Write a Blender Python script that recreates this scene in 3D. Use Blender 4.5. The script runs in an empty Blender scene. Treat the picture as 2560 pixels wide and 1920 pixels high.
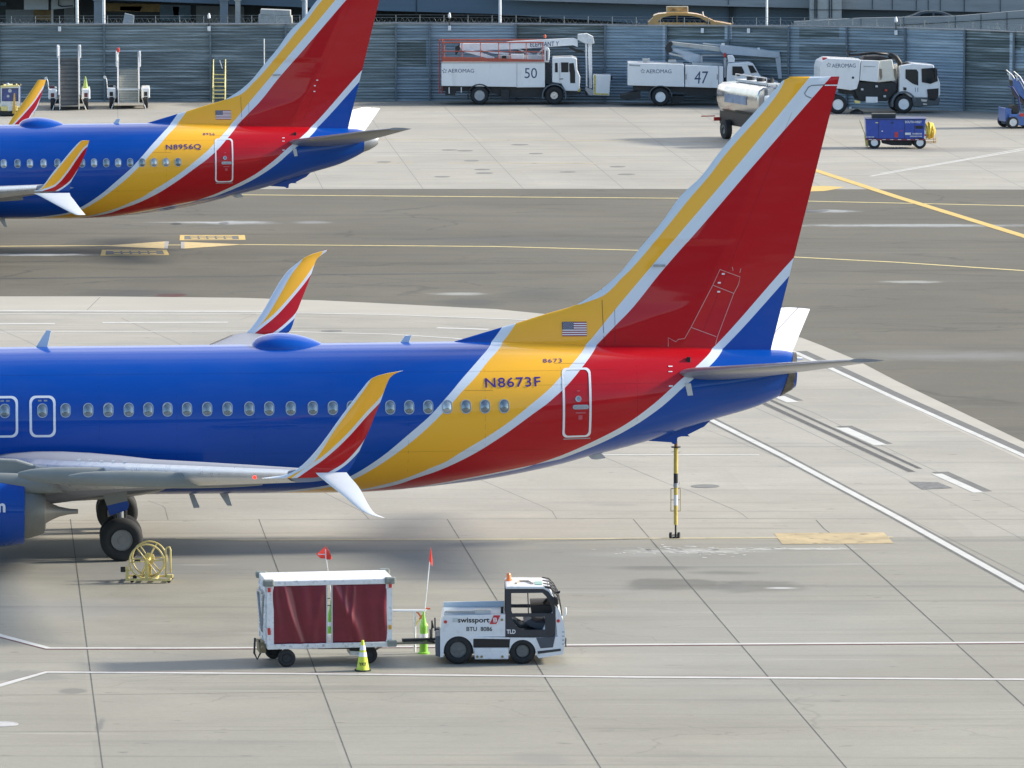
import bpy, bmesh, math, random
from mathutils import Vector, Matrix
random.seed(7)
S = bpy.context.scene; C = S.collection
# ------------------------------------------------------------------ camera
F=15000.; YH=-627.; H=21.2
PT=math.atan((960-YH)/F); cp,sp=math.cos(PT),math.sin(PT)
cam=bpy.data.objects.new('camera',bpy.data.cameras.new('camera')); C.objects.link(cam)
cam.location=(0,0,H); cam.rotation_euler=(math.pi/2-PT,0,0)
cam.data.sensor_width=36; cam.data.lens=36*F/2560; cam.data.clip_end=6000; cam.data.clip_start=1
S.camera=cam
def ray(u,v):
    a=(u-1280)/F; b=(v-960)/F
    return (a,cp-b*sp,-sp-b*cp)
def G(u,v,h=0.):
    """where the sight line of a measured image point meets height h"""
    d=ray(u,v); t=(h-H)/d[2]; return Vector((d[0]*t,d[1]*t,h))
class Fr:
    """local frame standing on the ground; L() turns a measured point on the plane y=const into local metres"""
    def __init__(s,u,v,yaw=0.,h=0.):
        s.o=G(u,v,h); s.yaw=math.radians(yaw); s.c=math.cos(s.yaw); s.s=math.sin(s.yaw)
    def L(s,u,v,y=0.):
        d=ray(u,v); o=s.o
        dy=-d[0]*s.s+d[1]*s.c; dx=d[0]*s.c+d[1]*s.s
        ex,ey,ez=-o[0],-o[1],H-o[2]
        lx=ex*s.c+ey*s.s; ly=-ex*s.s+ey*s.c
        t=(y-ly)/dy
        return (lx+dx*t,ez+d[2]*t)
    def P(s,pts,y=0.): return [s.L(u,v,y) for u,v in pts]
    def LS(s,u,v,yf,n=40):
        y=-.5
        for _ in range(n):
            x,z=s.L(u,v,y); y=.5*y+.5*yf(x,z)
        x,z=s.L(u,v,y); return (x,y,z)
def Z(x0,y0,k,pts): return [(x0+a*k,y0+b*k) for a,b in pts]
# ------------------------------------------------------------------ materials
MATS={}
def mat(name,col=(.5,.5,.5),rough=.5,metal=0.,coat=0.,var=0.,vs=3.,bump=0.,bs=20.,emit=0.,trans=0.,stretch=(1,1,1),dirt=0.,spec=.5):
    if name in MATS: return MATS[name]
    m=bpy.data.materials.new(name); m.use_nodes=True; nt=m.node_tree; N=nt.nodes; K=nt.links
    b=N['Principled BSDF']; b.inputs['Base Color'].default_value=(*col,1); b.inputs['Roughness'].default_value=rough
    b.inputs['Metallic'].default_value=metal; b.inputs['Coat Weight'].default_value=coat; b.inputs['Coat Roughness'].default_value=.06
    b.inputs['Specular IOR Level'].default_value=spec
    if trans: b.inputs['Transmission Weight'].default_value=trans; b.inputs['IOR'].default_value=1.02
    if emit: b.inputs['Emission Color'].default_value=(*col,1); b.inputs['Emission Strength'].default_value=emit
    if var or bump or dirt:
        tc=N.new('ShaderNodeTexCoord'); mp=N.new('ShaderNodeMapping'); mp.inputs['Scale'].default_value=stretch
        K.new(tc.outputs['Object'],mp.inputs['Vector'])
    if var:
        n=N.new('ShaderNodeTexNoise'); n.inputs['Scale'].default_value=vs; n.inputs['Detail'].default_value=6; n.inputs['Roughness'].default_value=.65
        K.new(mp.outputs[0],n.inputs['Vector'])
        mx=N.new('ShaderNodeMix'); mx.data_type='RGBA'; mx.inputs['A'].default_value=(*[c*(1-var) for c in col],1); mx.inputs['B'].default_value=(*[min(1,c*(1+var)) for c in col],1)
        rr=N.new('ShaderNodeMapRange'); rr.inputs['From Min'].default_value=.3; rr.inputs['From Max'].default_value=.7
        K.new(n.outputs['Fac'],rr.inputs['Value']); K.new(rr.outputs[0],mx.inputs['Factor']); out=mx.outputs['Result']
        if dirt:
            n3=N.new('ShaderNodeTexNoise'); n3.inputs['Scale'].default_value=vs*2.3; n3.inputs['Detail'].default_value=9
            K.new(mp.outputs[0],n3.inputs['Vector']); r3=N.new('ShaderNodeMapRange'); r3.inputs['From Min'].default_value=.56; r3.inputs['From Max'].default_value=.75; r3.inputs['To Max'].default_value=dirt
            K.new(n3.outputs['Fac'],r3.inputs['Value']); m3=N.new('ShaderNodeMix'); m3.data_type='RGBA'; m3.inputs['B'].default_value=(.12,.10,.08,1)
            K.new(r3.outputs[0],m3.inputs['Factor']); K.new(out,m3.inputs['A']); out=m3.outputs['Result']
        K.new(out,b.inputs['Base Color'])
        r2=N.new('ShaderNodeMapRange'); r2.inputs['To Min'].default_value=max(0,rough-.12); r2.inputs['To Max'].default_value=min(1,rough+.12); K.new(n.outputs['Fac'],r2.inputs['Value']); K.new(r2.outputs[0],b.inputs['Roughness'])
    if bump:
        n2=N.new('ShaderNodeTexNoise'); n2.inputs['Scale'].default_value=bs; n2.inputs['Detail'].default_value=4
        K.new(mp.outputs[0],n2.inputs['Vector']); bp=N.new('ShaderNodeBump'); bp.inputs['Strength'].default_value=bump; bp.inputs['Distance'].default_value=.03
        K.new(n2.outputs['Fac'],bp.inputs['Height']); K.new(bp.outputs[0],b.inputs['Normal'])
    MATS[name]=m; return m
WHITE=mat('white_paint',(.77,.79,.80),.35,coat=.3,var=.04,vs=1.6,dirt=.16,stretch=(.6,1,.25))
WHITED=mat('worn_white_paint',(.70,.71,.70),.5,var=.12,vs=5,dirt=.6)
DARK=mat('dark_chassis',(.018,.022,.026),.6,var=.4,vs=6)
RUB=mat('tyre_rubber',(.022,.024,.026),.8,var=.3,vs=9,bump=.2,bs=60)
GLASS=mat('dark_glass',(.012,.02,.026),.08,coat=.15,spec=.35)
GREY=mat('grey_metal',(.36,.38,.40),.45,metal=.4,var=.12,vs=6)
LGREY=mat('light_grey_paint',(.55,.57,.58),.45,var=.08,vs=4,dirt=.3)
STEEL=mat('steel',(.6,.6,.6),.3,metal=.9,var=.15,vs=8)
YEL=mat('yellow_paint',(.72,.52,.10),.45,var=.12,vs=8,dirt=.4)
PYEL=mat('pale_yellow_paint',(.78,.66,.24),.45,var=.1,vs=8,dirt=.3)
RED=mat('red_paint',(.55,.04,.03),.45,var=.1)
ORANGE=mat('orange_red_paint',(.62,.12,.05),.5,var=.15,vs=5)
BLUE=mat('service_blue_paint',(.015,.06,.36),.4,coat=.3,var=.15,vs=4,dirt=.15)
BLACK=mat('black',(.012,.012,.013),.5)
NAVYT=mat('navy_lettering',(.03,.06,.14),.5)
PURPT=mat('purple_blue_lettering',(.045,.02,.22),.5)
# ------------------------------------------------------------------ mesh tools
class MB:
    def __init__(s): s.b=bmesh.new()
    def box(s,x0,x1,y0,y1,z0,z1,R=None):
        v=[s.b.verts.new(Vector(q)) for q in ((x0,y0,z0),(x1,y0,z0),(x1,y1,z0),(x0,y1,z0),(x0,y0,z1),(x1,y0,z1),(x1,y1,z1),(x0,y1,z1))]
        for f in ((0,1,2,3),(7,6,5,4),(0,4,5,1),(1,5,6,2),(2,6,7,3),(3,7,4,0)): s.b.faces.new([v[i] for i in f])
        return s
    def prism(s,pts,y0,y1,pts1=None):
        pts1=pts1 or pts
        a=[s.b.verts.new((x,y0,z)) for x,z in pts]; b=[s.b.verts.new((x,y1,z)) for x,z in pts1]
        s.b.faces.new(a); s.b.faces.new(b[::-1]); n=len(a)
        for i in range(n): s.b.faces.new((a[i],b[i],b[(i+1)%n],a[(i+1)%n]))
        return s
    def prismz(s,pts,z0,z1):
        a=[s.b.verts.new((x,y,z0)) for x,y in pts]; b=[s.b.verts.new((x,y,z1)) for x,y in pts]
        s.b.faces.new(a[::-1]); s.b.faces.new(b); n=len(a)
        for i in range(n): s.b.faces.new((a[i],a[(i+1)%n],b[(i+1)%n],b[i]))
        return s
    def cyl(s,p,q,r,r2=None,n=12,cap=True):
        p=Vector(p);q=Vector(q);r2=r if r2 is None else r2
        d=(q-p).normalized(); u=d.orthogonal().normalized(); w=d.cross(u)
        A=[];B=[]
        for i in range(n):
            t=2*math.pi*i/n; o=u*math.cos(t)+w*math.sin(t)
            A.append(s.b.verts.new(p+o*r)); B.append(s.b.verts.new(q+o*r2))
        for i in range(n): s.b.faces.new((A[i],A[(i+1)%n],B[(i+1)%n],B[i]))
        if cap: s.b.faces.new(A[::-1]); s.b.faces.new(B)
        return s
    def tube(s,pts,r,n=8,closed=False):
        pts=[Vector(p) for p in pts]; rings=[]; m=len(pts); up=None
        for i,p in enumerate(pts):
            if closed: d=(pts[(i+1)%m]-pts[i-1])
            else: d=(pts[min(i+1,m-1)]-pts[max(i-1,0)])
            d.normalize()
            if up is None: up=d.orthogonal().normalized()
            up=(up-d*up.dot(d)); up=up.normalized() if up.length>1e-6 else d.orthogonal().normalized()
            w=d.cross(up)
            rings.append([s.b.verts.new(p+(up*math.cos(2*math.pi*k/n)+w*math.sin(2*math.pi*k/n))*r) for k in range(n)])
        rg=range(m) if closed else range(m-1)
        for i in rg:
            A=rings[i];B=rings[(i+1)%m]
            for k in range(n): s.b.faces.new((A[k],A[(k+1)%n],B[(k+1)%n],B[k]))
        if not closed: s.b.faces.new(rings[0][::-1]); s.b.faces.new(rings[-1])
        return s
    def lathe(s,o,ax,prof,n=24):
        """prof: (distance along axis, radius)"""
        o=Vector(o);d=Vector(ax).normalized();u=d.orthogonal().normalized();w=d.cross(u);R=[]
        for t,r in prof: R.append([s.b.verts.new(o+d*t+(u*math.cos(2*math.pi*k/n)+w*math.sin(2*math.pi*k/n))*max(r,1e-4)) for k in range(n)])
        for A,B in zip(R,R[1:]):
            for k in range(n): s.b.faces.new((A[k],A[(k+1)%n],B[(k+1)%n],B[k]))
        s.b.faces.new(R[0][::-1]); s.b.faces.new(R[-1]); return s
    def grid(s,rows,closed=False,cap=False):
        R=[[s.b.verts.new(Vector(p)) for p in r] for r in rows]
        for A,B in zip(R,R[1:]):
            n=len(A)
            for k in range(n if closed else n-1): s.b.faces.new((A[k],A[(k+1)%n],B[(k+1)%n],B[k]))
        if cap and closed: s.b.faces.new(R[0][::-1]); s.b.faces.new(R[-1])
        return s
    def quad(s,a,b,c,d): s.b.faces.new([s.b.verts.new(Vector(p)) for p in (a,b,c,d)]); return s
    def poly(s,pts): s.b.faces.new([s.b.verts.new(Vector(p)) for p in pts]); return s
    def build(s,name,m,parent=None,smooth=False,bevel=0.,norm=True,label=None):
        if norm: bmesh.ops.recalc_face_normals(s.b,faces=s.b.faces)
        me=bpy.data.meshes.new(name); s.b.to_mesh(me); s.b.free(); me.materials.append(m)
        if smooth: me.shade_smooth(); 
        return link(name,me,parent,bevel,smooth,label)
def link(name,me,parent=None,bevel=0.,smooth=False,label=None):
    o=bpy.data.objects.new(name,me); C.objects.link(o)
    if parent is not None: o.parent=parent
    if bevel:
        md=o.modifiers.new('bevel','BEVEL'); md.width=bevel; md.segments=2; md.limit_method='ANGLE'; md.angle_limit=.6
    if smooth and smooth!='all':
        try: me.set_sharp_from_angle(angle=math.radians(38))
        except Exception: pass
    if label: o['label']=label
    return o
def tag(o,label,cat,group=None):
    o['label']=label; o['category']=cat
    if group: o['group']=group
    return o
def struct(o): o['kind']='structure'; return o
def thing(name,fr,label,cat,group=None):
    o=bpy.data.objects.new(name,None); C.objects.link(o); o.empty_display_size=.3
    o.location=fr.o; o.rotation_euler=(0,0,fr.yaw); return tag(o,label,cat,group)
def mesh_of_curve(cu):
    t=bpy.data.objects.new('tmp',cu); C.objects.link(t)
    dg=bpy.context.evaluated_depsgraph_get(); dg.update()
    me=bpy.data.meshes.new_from_object(t.evaluated_get(dg)); bpy.data.objects.remove(t); return me
def plate(outer,holes,y0,y1,name,m,parent,bevel=0.,label=None):
    """flat panel in the xz plane with openings, thickness y0..y1"""
    cu=bpy.data.curves.new(name,'CURVE'); cu.dimensions='2D'; cu.fill_mode='BOTH'; cu.extrude=abs(y1-y0)/2
    for lp in [outer]+list(holes):
        sp_=cu.splines.new('POLY'); sp_.points.add(len(lp)-1); sp_.use_cyclic_u=True
        for i,(x,z) in enumerate(lp): sp_.points[i].co=(x,z,0,1)
    me=mesh_of_curve(cu); ym=(y0+y1)/2
    for v in me.vertices: v.co=(v.co.x,ym-v.co.z,v.co.y)
    me.materials.clear(); me.materials.append(m); return link(name,me,parent,bevel,False,label)
def rrect(x0,z0,x1,z1,r,n=5):
    P=[]
    for cx,cz,a in ((x1-r,z1-r,0),(x0+r,z1-r,90),(x0+r,z0+r,180),(x1-r,z0+r,270)):
        for i in range(n+1):
            t=math.radians(a+90*i/n); P.append((cx+r*math.cos(t),cz+r*math.sin(t)))
    return P
def text(s,box,y,m,parent,name='lettering',surf=None,ext=.006,shear=0.,rot=0.,spacing=1.,bold=0.,label=None,off=.012,face='-y'):
    """lettering fitted into box=(x0,z0,x1,z1) on the plane y (or draped on surf(x,z)->y)"""
    cu=bpy.data.curves.new('t','FONT'); cu.body=s; cu.extrude=ext/2 if surf is None else 0.; cu.shear=shear; cu.space_character=spacing; cu.offset=bold; cu.resolution_u=4
    me=mesh_of_curve(cu)
    xs=[v.co.x for v in me.vertices]; ys=[v.co.y for v in me.vertices]
    x0,z0,x1,z1=box; sx=(x1-x0)/(max(xs)-min(xs)); sz=(z1-z0)/(max(ys)-min(ys))
    if surf is not None:
        bm=bmesh.new(); bm.from_mesh(me); bmesh.ops.triangulate(bm,faces=bm.faces)
        bmesh.ops.subdivide_edges(bm,edges=bm.edges[:],cuts=1); bm.to_mesh(me); bm.free()
    cx,cz=(x0+x1)/2,(z0+z1)/2; cr,sr=math.cos(rot),math.sin(rot)
    for v in me.vertices:
        x=x0+(v.co.x-min(xs))*sx-cx; z=z0+(v.co.y-min(ys))*sz-cz; x,z=x*cr-z*sr+cx,x*sr+z*cr+cz
        if surf is None: 
            v.co=(x,y-v.co.z-ext/2,z)
            if face=='x': v.co=(y+v.co.y-y+ext,x,z)
        else: v.co=(x,surf(x,z)-off,z)
    me.materials.clear(); me.materials.append(m); return link(name,me,parent,label=label)
def wheel(parent,x,y0,y1,r,z=None,rimm=None,rr=.55,name='wheel',n=32,hub=True):
    z=r if z is None else z; w=y1-y0; e=w*.22
    o=MB().lathe((x,y0,z),(0,1,0),[(w*.12,r*.5),(0,r*.62),(0,r*.82),(e*.5,r*.95),(e,r),(w-e,r),(w-e*.5,r*.95),(w,r*.82),(w,r*.6),(w*.88,r*.5)],n).build(name,RUB,parent,smooth=True)
    rm=rimm or LGREY
    MB().lathe((x,y0,z),(0,1,0),[(.05*w,r*rr),(-.02*w,r*rr*.95),(.08*w,r*rr*.86),(.22*w,r*rr*.6),(.2*w,r*rr*.4),(.02*w,r*rr*.34),(.0,r*rr*.1)],n).build('rim',rm,o,smooth=True)
    if hub:
        b=MB()
        for k in range(8):
            t=k*math.pi/4; b.cyl((x+r*rr*.5*math.cos(t),y0+.19*w,z+r*rr*.5*math.sin(t)),(x+r*rr*.5*math.cos(t),y0+.08*w,z+r*rr*.5*math.sin(t)),r*rr*.07,n=6)
        b.build('wheel_nut',DARK,o)
    return o
def lerp_tab(tab,x):
    if x<=tab[0][0]: return tab[0][1]
    for (a,b),(c,d) in zip(tab,tab[1:]):
        if x<=c: return b+(d-b)*(x-a)/(c-a)
    return tab[-1][1]
def smooth_tab(tab,x):
    """monotone-ish cubic through a table"""
    n=len(tab)
    if x<=tab[0][0]: return tab[0][1]
    if x>=tab[-1][0]: return tab[-1][1]
    for i in range(n-1):
        if x<=tab[i+1][0]: break
    def sl(i):
        if i==0: return (tab[1][1]-tab[0][1])/(tab[1][0]-tab[0][0])
        if i==n-1: return (tab[-1][1]-tab[-2][1])/(tab[-1][0]-tab[-2][0])
        a=(tab[i][1]-tab[i-1][1])/(tab[i][0]-tab[i-1][0]); b=(tab[i+1][1]-tab[i][1])/(tab[i+1][0]-tab[i][0])
        return 0. if a*b<=0 else 2*a*b/(a+b)
    h=tab[i+1][0]-tab[i][0]; t=(x-tab[i][0])/h; m0,m1=sl(i)*h,sl(i+1)*h; p0,p1=tab[i][1],tab[i+1][1]
    return (2*t**3-3*t*t+1)*p0+(t**3-2*t*t+t)*m0+(-2*t**3+3*t*t)*p1+(t**3-t*t)*m1
# ================================================================== GROUND
def ground_material(name,base,patches,slabs=None,var=.10,fine=.05,rough=.75,warm=(1,1,1),puddles=(),lights=(),slab=True,cracks=False):
    m=bpy.data.materials.new(name); m.use_nodes=True; nt=m.node_tree; N=nt.nodes; K=nt.links; b=N['Principled BSDF']
    tc=N.new('ShaderNodeTexCoord'); co=tc.outputs['Object']
    def noise(sc,det=6,ro=.6,st=(1,1,1),dist=0):
        mp=N.new('ShaderNodeMapping'); mp.inputs['Scale'].default_value=st; K.new(co,mp.inputs['Vector'])
        n=N.new('ShaderNodeTexNoise'); n.inputs['Scale'].default_value=sc; n.inputs['Detail'].default_value=det; n.inputs['Roughness'].default_value=ro; n.inputs['Distortion'].default_value=dist
        K.new(mp.outputs[0],n.inputs['Vector']); return n.outputs['Fac']
    def rng(v,a,c,lo,hi,sm=False):
        r=N.new('ShaderNodeMapRange'); r.inputs['From Min'].default_value=a; r.inputs['From Max'].default_value=c; r.inputs['To Min'].default_value=lo; r.inputs['To Max'].default_value=hi
        if sm: r.interpolation_type='SMOOTHSTEP'
        K.new(v,r.inputs['Value']); return r.outputs[0]
    def math_(op,a,c):
        q=N.new('ShaderNodeMath'); q.operation=op
        for i,v in enumerate((a,c)):
            if isinstance(v,(int,float)): q.inputs[i].default_value=v
            else: K.new(v,q.inputs[i])
        return q.outputs[0]
    def mix(f,a,c,mode='MIX'):
        q=N.new('ShaderNodeMix'); q.data_type='RGBA'; q.blend_type=mode
        if isinstance(f,(int,float)): q.inputs['Factor'].default_value=f
        else: K.new(f,q.inputs['Factor'])
        for k,v in (('A',a),('B',c)):
            if isinstance(v,tuple): q.inputs[k].default_value=(*v,1)
            else: K.new(v,q.inputs[k])
        return q.outputs['Result']
    n1=noise(.09,5,.6); n2=noise(.6,8,.65,(.55,1.,1)); n3=noise(6,6,.7); n4=noise(.35,9,.7,(.25,1.4,1),.6); n5=noise(28,3,.6)
    k=math_('MULTIPLY',rng(n1,.3,.7,1-var,1+var),rng(n2,.3,.7,1-var*.9,1+var*.9))
    k=math_('MULTIPLY',k,rng(n3,.3,.7,1-fine,1+fine)); k=math_('MULTIPLY',k,rng(n5,.3,.7,1-fine,1+fine))
    k=math_('MULTIPLY',k,rng(n4,.56,.78,1.03,.78 if slab else .50))
    if slabs:
        p0,nx_,ny_,sp_,rl,am=slabs
        sx=N.new('ShaderNodeSeparateXYZ'); K.new(co,sx.inputs[0]); X_,Y_=sx.outputs[0],sx.outputs[1]
        X_=math_('SUBTRACT',X_,p0.x); Y_=math_('SUBTRACT',Y_,p0.y)
        a_=math_('FLOOR',math_('DIVIDE',math_('ADD',math_('MULTIPLY',X_,nx_),math_('MULTIPLY',Y_,ny_)),sp_),0)
        b_=math_('FLOOR',math_('DIVIDE',Y_,rl),0)
        cv=N.new('ShaderNodeCombineXYZ'); K.new(a_,cv.inputs[0]); K.new(b_,cv.inputs[1]); wn=N.new('ShaderNodeTexWhiteNoise'); wn.noise_dimensions='2D'; K.new(cv.outputs[0],wn.inputs['Vector'])
        k=math_('MULTIPLY',k,rng(wn.outputs['Value'],0,1,1-am,1+am))
    col=mix(1.,tuple(base),mixcol(N,K,k),'MULTIPLY')
    wc=noise(.14,4,.5); col=mix(rng(wc,.35,.65,0,.16),col,tuple(base[i]*warm[i] for i in range(3)))
    if slab:   # tyre marks: faint dark sweeping bands along the way the vehicles roll
        n6=noise(.8,5,.6,(.06,1.6,1),.3); col=mix(rng(n6,.56,.72,0,.42),col,(.11,.112,.105)); n7=noise(2.6,4,.55,(.45,1.,1),.2); col=mix(rng(n7,.665,.735,0,.5),col,(.08,.08,.075)); n8=noise(1.1,5,.6,(.10,1.2,1),.5); col=mix(rng(n8,.64,.74,0,.30),col,(.46,.45,.40))
    if cracks:
        vo=N.new('ShaderNodeTexVoronoi'); vo.feature='DISTANCE_TO_EDGE'; vo.inputs['Scale'].default_value=.16
        mp=N.new('ShaderNodeMapping'); mp.inputs['Scale'].default_value=(.5,1.1,1); nn=N.new('ShaderNodeTexNoise'); nn.inputs['Scale'].default_value=.5; nn.inputs['Detail'].default_value=5
        K.new(co,nn.inputs['Vector']); ad=N.new('ShaderNodeVectorMath'); ad.operation='MULTIPLY_ADD'; K.new(nn.outputs['Color'],ad.inputs[0]); ad.inputs[1].default_value=(3,3,0); K.new(co,ad.inputs[2])
        K.new(ad.outputs[0],mp.inputs['Vector']); K.new(mp.outputs[0],vo.inputs['Vector'])
        nm=noise(.12,3,.5); cf=math_('MULTIPLY',rng(vo.outputs['Distance'],0,.016 if not slab else .006,.55 if not slab else .22,0),rng(nm,.45,.55,.25 if not slab else 0,1)); col=mix(cf,col,(.045,.045,.042))
        n9=noise(.5,7,.7,(.07,1.5,1),.4); col=mix(rng(n9,.56,.70,0,.30 if not slab else .12),col,(.055,.056,.052)); n10=noise(.45,7,.7,(.07,1.7,1),.2); col=mix(rng(n10,.60,.74,0,.22 if not slab else .1),col,(.30,.29,.25))
    wob=noise(.8,6,.65)
    sep=N.new('ShaderNodeSeparateXYZ'); K.new(co,sep.inputs[0])
    def ell(c,rx,ry,soft,amp=.9):
        dx=math_('DIVIDE',math_('SUBTRACT',sep.outputs[0],c[0]),rx); dy=math_('DIVIDE',math_('SUBTRACT',sep.outputs[1],c[1]),ry)
        d=math_('SQRT',math_('ADD',math_('MULTIPLY',dx,dx),math_('MULTIPLY',dy,dy)),0)
        d=math_('ADD',d,math_('MULTIPLY',math_('SUBTRACT',wob,.5),amp*2)); return rng(d,1-soft,1+soft,1,0,True)
    for (c,rx,ry,soft,colr,op) in patches:
        f=ell(c,rx,ry,soft); f=math_('MULTIPLY',f,op); col=mix(f,col,colr)
    K.new(col,b.inputs['Base Color'])
    ro=rng(n2,.3,.7,rough-.1,rough+.1)
    for (c,rx,ry,soft) in puddles:
        f=ell(c,rx,ry,soft,1.6); ro=math_('MULTIPLY',ro,math_('SUBTRACT',1.04,math_('MULTIPLY',f,.45)))
    K.new(ro,b.inputs['Roughness']); b.inputs['Specular IOR Level'].default_value=.35
    bp=N.new('ShaderNodeBump'); bp.inputs['Strength'].default_value=.25; bp.inputs['Distance'].default_value=.01; K.new(n3,bp.inputs['Height'])
    if not puddles: K.new(bp.outputs[0],b.inputs['Normal'])
    return m
def mixcol(N,K,k):
    q=N.new('ShaderNodeCombineColor')
    for i in range(3): K.new(k,q.inputs[i])
    return q.outputs[0]
def E_(u,v,ru,rv,soft,colr,op):
    c=G(u,v); a=G(u+ru,v); d=G(u,v+rv); return ((c.x,c.y),abs(a.x-c.x),abs(d.y-c.y),soft,colr,op)
def Pd(u,v,ru,rv,soft): e=E_(u,v,ru,rv,soft,None,0); return e[:4]
dk=(.10,.10,.092)
stains_and_tones=[E_(700,1400,760,42,.55,(.20,.21,.21),.30),E_(1500,1420,520,60,.6,(.20,.21,.21),.30),E_(1690,1460,120,15,.35,(.085,.083,.072),.62),E_(1890,1466,110,14,.4,(.085,.083,.072),.5),E_(1640,1420,90,5,.6,(.1,.1,.09),.5),E_(1820,1432,80,4,.6,(.1,.1,.09),.5),  # stains, paint scuffs and broad greyer ellipses on the apron
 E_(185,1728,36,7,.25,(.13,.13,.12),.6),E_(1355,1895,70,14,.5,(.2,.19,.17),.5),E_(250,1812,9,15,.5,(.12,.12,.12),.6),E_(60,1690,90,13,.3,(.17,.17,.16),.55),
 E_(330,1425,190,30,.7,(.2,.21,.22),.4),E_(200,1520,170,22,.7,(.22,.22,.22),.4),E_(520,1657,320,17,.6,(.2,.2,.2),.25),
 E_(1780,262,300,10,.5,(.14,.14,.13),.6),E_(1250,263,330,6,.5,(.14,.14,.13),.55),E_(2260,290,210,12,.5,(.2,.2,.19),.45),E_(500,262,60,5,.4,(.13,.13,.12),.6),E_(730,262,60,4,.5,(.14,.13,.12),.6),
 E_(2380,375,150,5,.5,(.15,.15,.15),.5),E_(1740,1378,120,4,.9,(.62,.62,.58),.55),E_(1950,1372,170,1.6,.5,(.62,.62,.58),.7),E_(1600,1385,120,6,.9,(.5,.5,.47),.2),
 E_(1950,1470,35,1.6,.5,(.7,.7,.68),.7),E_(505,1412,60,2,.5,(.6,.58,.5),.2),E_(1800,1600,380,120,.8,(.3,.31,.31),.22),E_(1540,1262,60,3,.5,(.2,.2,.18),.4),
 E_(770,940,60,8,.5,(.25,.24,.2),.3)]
_a=G(647,1298);_b=G(860,1920);_d=(_a-_b).normalized();_c=G(1118,1298);_sp=abs((_c-_a).x*_d.y-(_c-_a).y*_d.x)
SL=(_a,_d.y,-_d.x,_sp,6.2,.055)
conc=ground_material('apron_concrete',(.252,.243,.203),stains_and_tones,SL,cracks=True,var=.11,fine=.06,warm=(1.08,1.0,.88))
conc2=ground_material('far_apron_concrete',(.305,.291,.25),stains_and_tones[10:20]+stains_and_tones[24:],(G(1718,265),SL[1],SL[2],4.9,5.5,.035),var=.13,fine=.06,warm=(1.06,1.0,.9))
def sheet(name,pts,z,m,kind=True):
    o=MB().poly([(p.x,p.y,z) for p in pts]).build(name,m,norm=False); 
    me=o.data
    if me.polygons[0].normal.z<0: me.flip_normals()
    return struct(o) if kind else o
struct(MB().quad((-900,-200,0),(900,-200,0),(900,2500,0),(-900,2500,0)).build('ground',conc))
# asphalt taxiway
sheet('apron',[G(u,v) for u,v in ((-900,210),(3300,210),(3300,520),(-900,520))],.002,conc2)
sheet('middle_apron',[G(u,v) for u,v in ((-900,700),(1100,720),(2050,800),(2560,1060),(3000,1290),(3000,1338),(2233,1343),(1689,1346),(1200,1348.5),(600,1350),(440,1346.5),(-900,1346))],.002,conc2)
# unseen dark ground sheet before the camera, added to darken paint reflections
sheet('unseen_dark_ground',[Vector((-500,-60,0)),Vector((500,-60,0)),Vector((500,104,0)),Vector((-500,104,0))],.004,mat('unseen_ground_dark',(.06,.06,.055),.85,var=.2,vs=.3))
up=[(-900,474),(700,472.5),(1500,472),(1900,473),(2560,474),(3300,475)]
lo=[(3300,1470),(2560,1105),(2240,952),(2141,900),(2051,862.5),(2005,845),(1900,822),(1700,801),(1500,790),(1362,785),(1240,773),(947,758),(802,751),(600,744.5),(250,741),(0,741),(-900,741)]
aph=[E_(600,557,85,4,.5,(.4,.43,.45),.35),E_(500,556,110,2,.7,(.4,.43,.45),.3),E_(780,556,40,3,.7,(.4,.43,.45),.3),E_(2300,564,260,3.5,.6,(.42,.46,.48),.35),E_(2080,528,60,3,.4,(.4,.43,.45),.4),E_(2030,528,40,3,.2,(.02,.025,.03),.9),  # pale ellipses over the puddles carry the sky's reflection as colour
 E_(440,560,14,3,.3,(.03,.03,.03),.9),E_(560,558,12,3,.3,(.03,.03,.03),.8),E_(425,738,38,4,.25,(.09,.02,.02),.9),E_(330,733,110,9,.5,(.06,.06,.06),.7),E_(2280,705,60,3,.5,(.5,.52,.5),.4),E_(1150,735,60,3,.6,(.5,.52,.5),.4),E_(1180,757,70,10,.6,(.06,.065,.065),.6),
 E_(2420,890,260,10,.9,(.25,.26,.26),.4),E_(1340,735,70,14,.7,(.06,.065,.065),.5),E_(90,637,120,2.5,.5,(.55,.57,.57),.6),E_(400,603,240,5,.5,(.07,.07,.065),.5),E_(1250,600,300,7,.7,(.075,.08,.08),.5)]
pud=[Pd(600,556,60,4,.4),Pd(2300,564,240,3,.5),Pd(2060,528,55,3,.3),Pd(480,556,60,2,.4),Pd(90,637,110,2,.4)]
asph=ground_material('taxiway_asphalt',(.106,.099,.077),aph,var=.16,fine=.10,rough=.72,warm=(1.2,1.15,1.05),puddles=pud,slab=False,cracks=True)
sheet('taxiway',[G(u,v) for u,v in up+lo],.004,asph)
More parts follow.
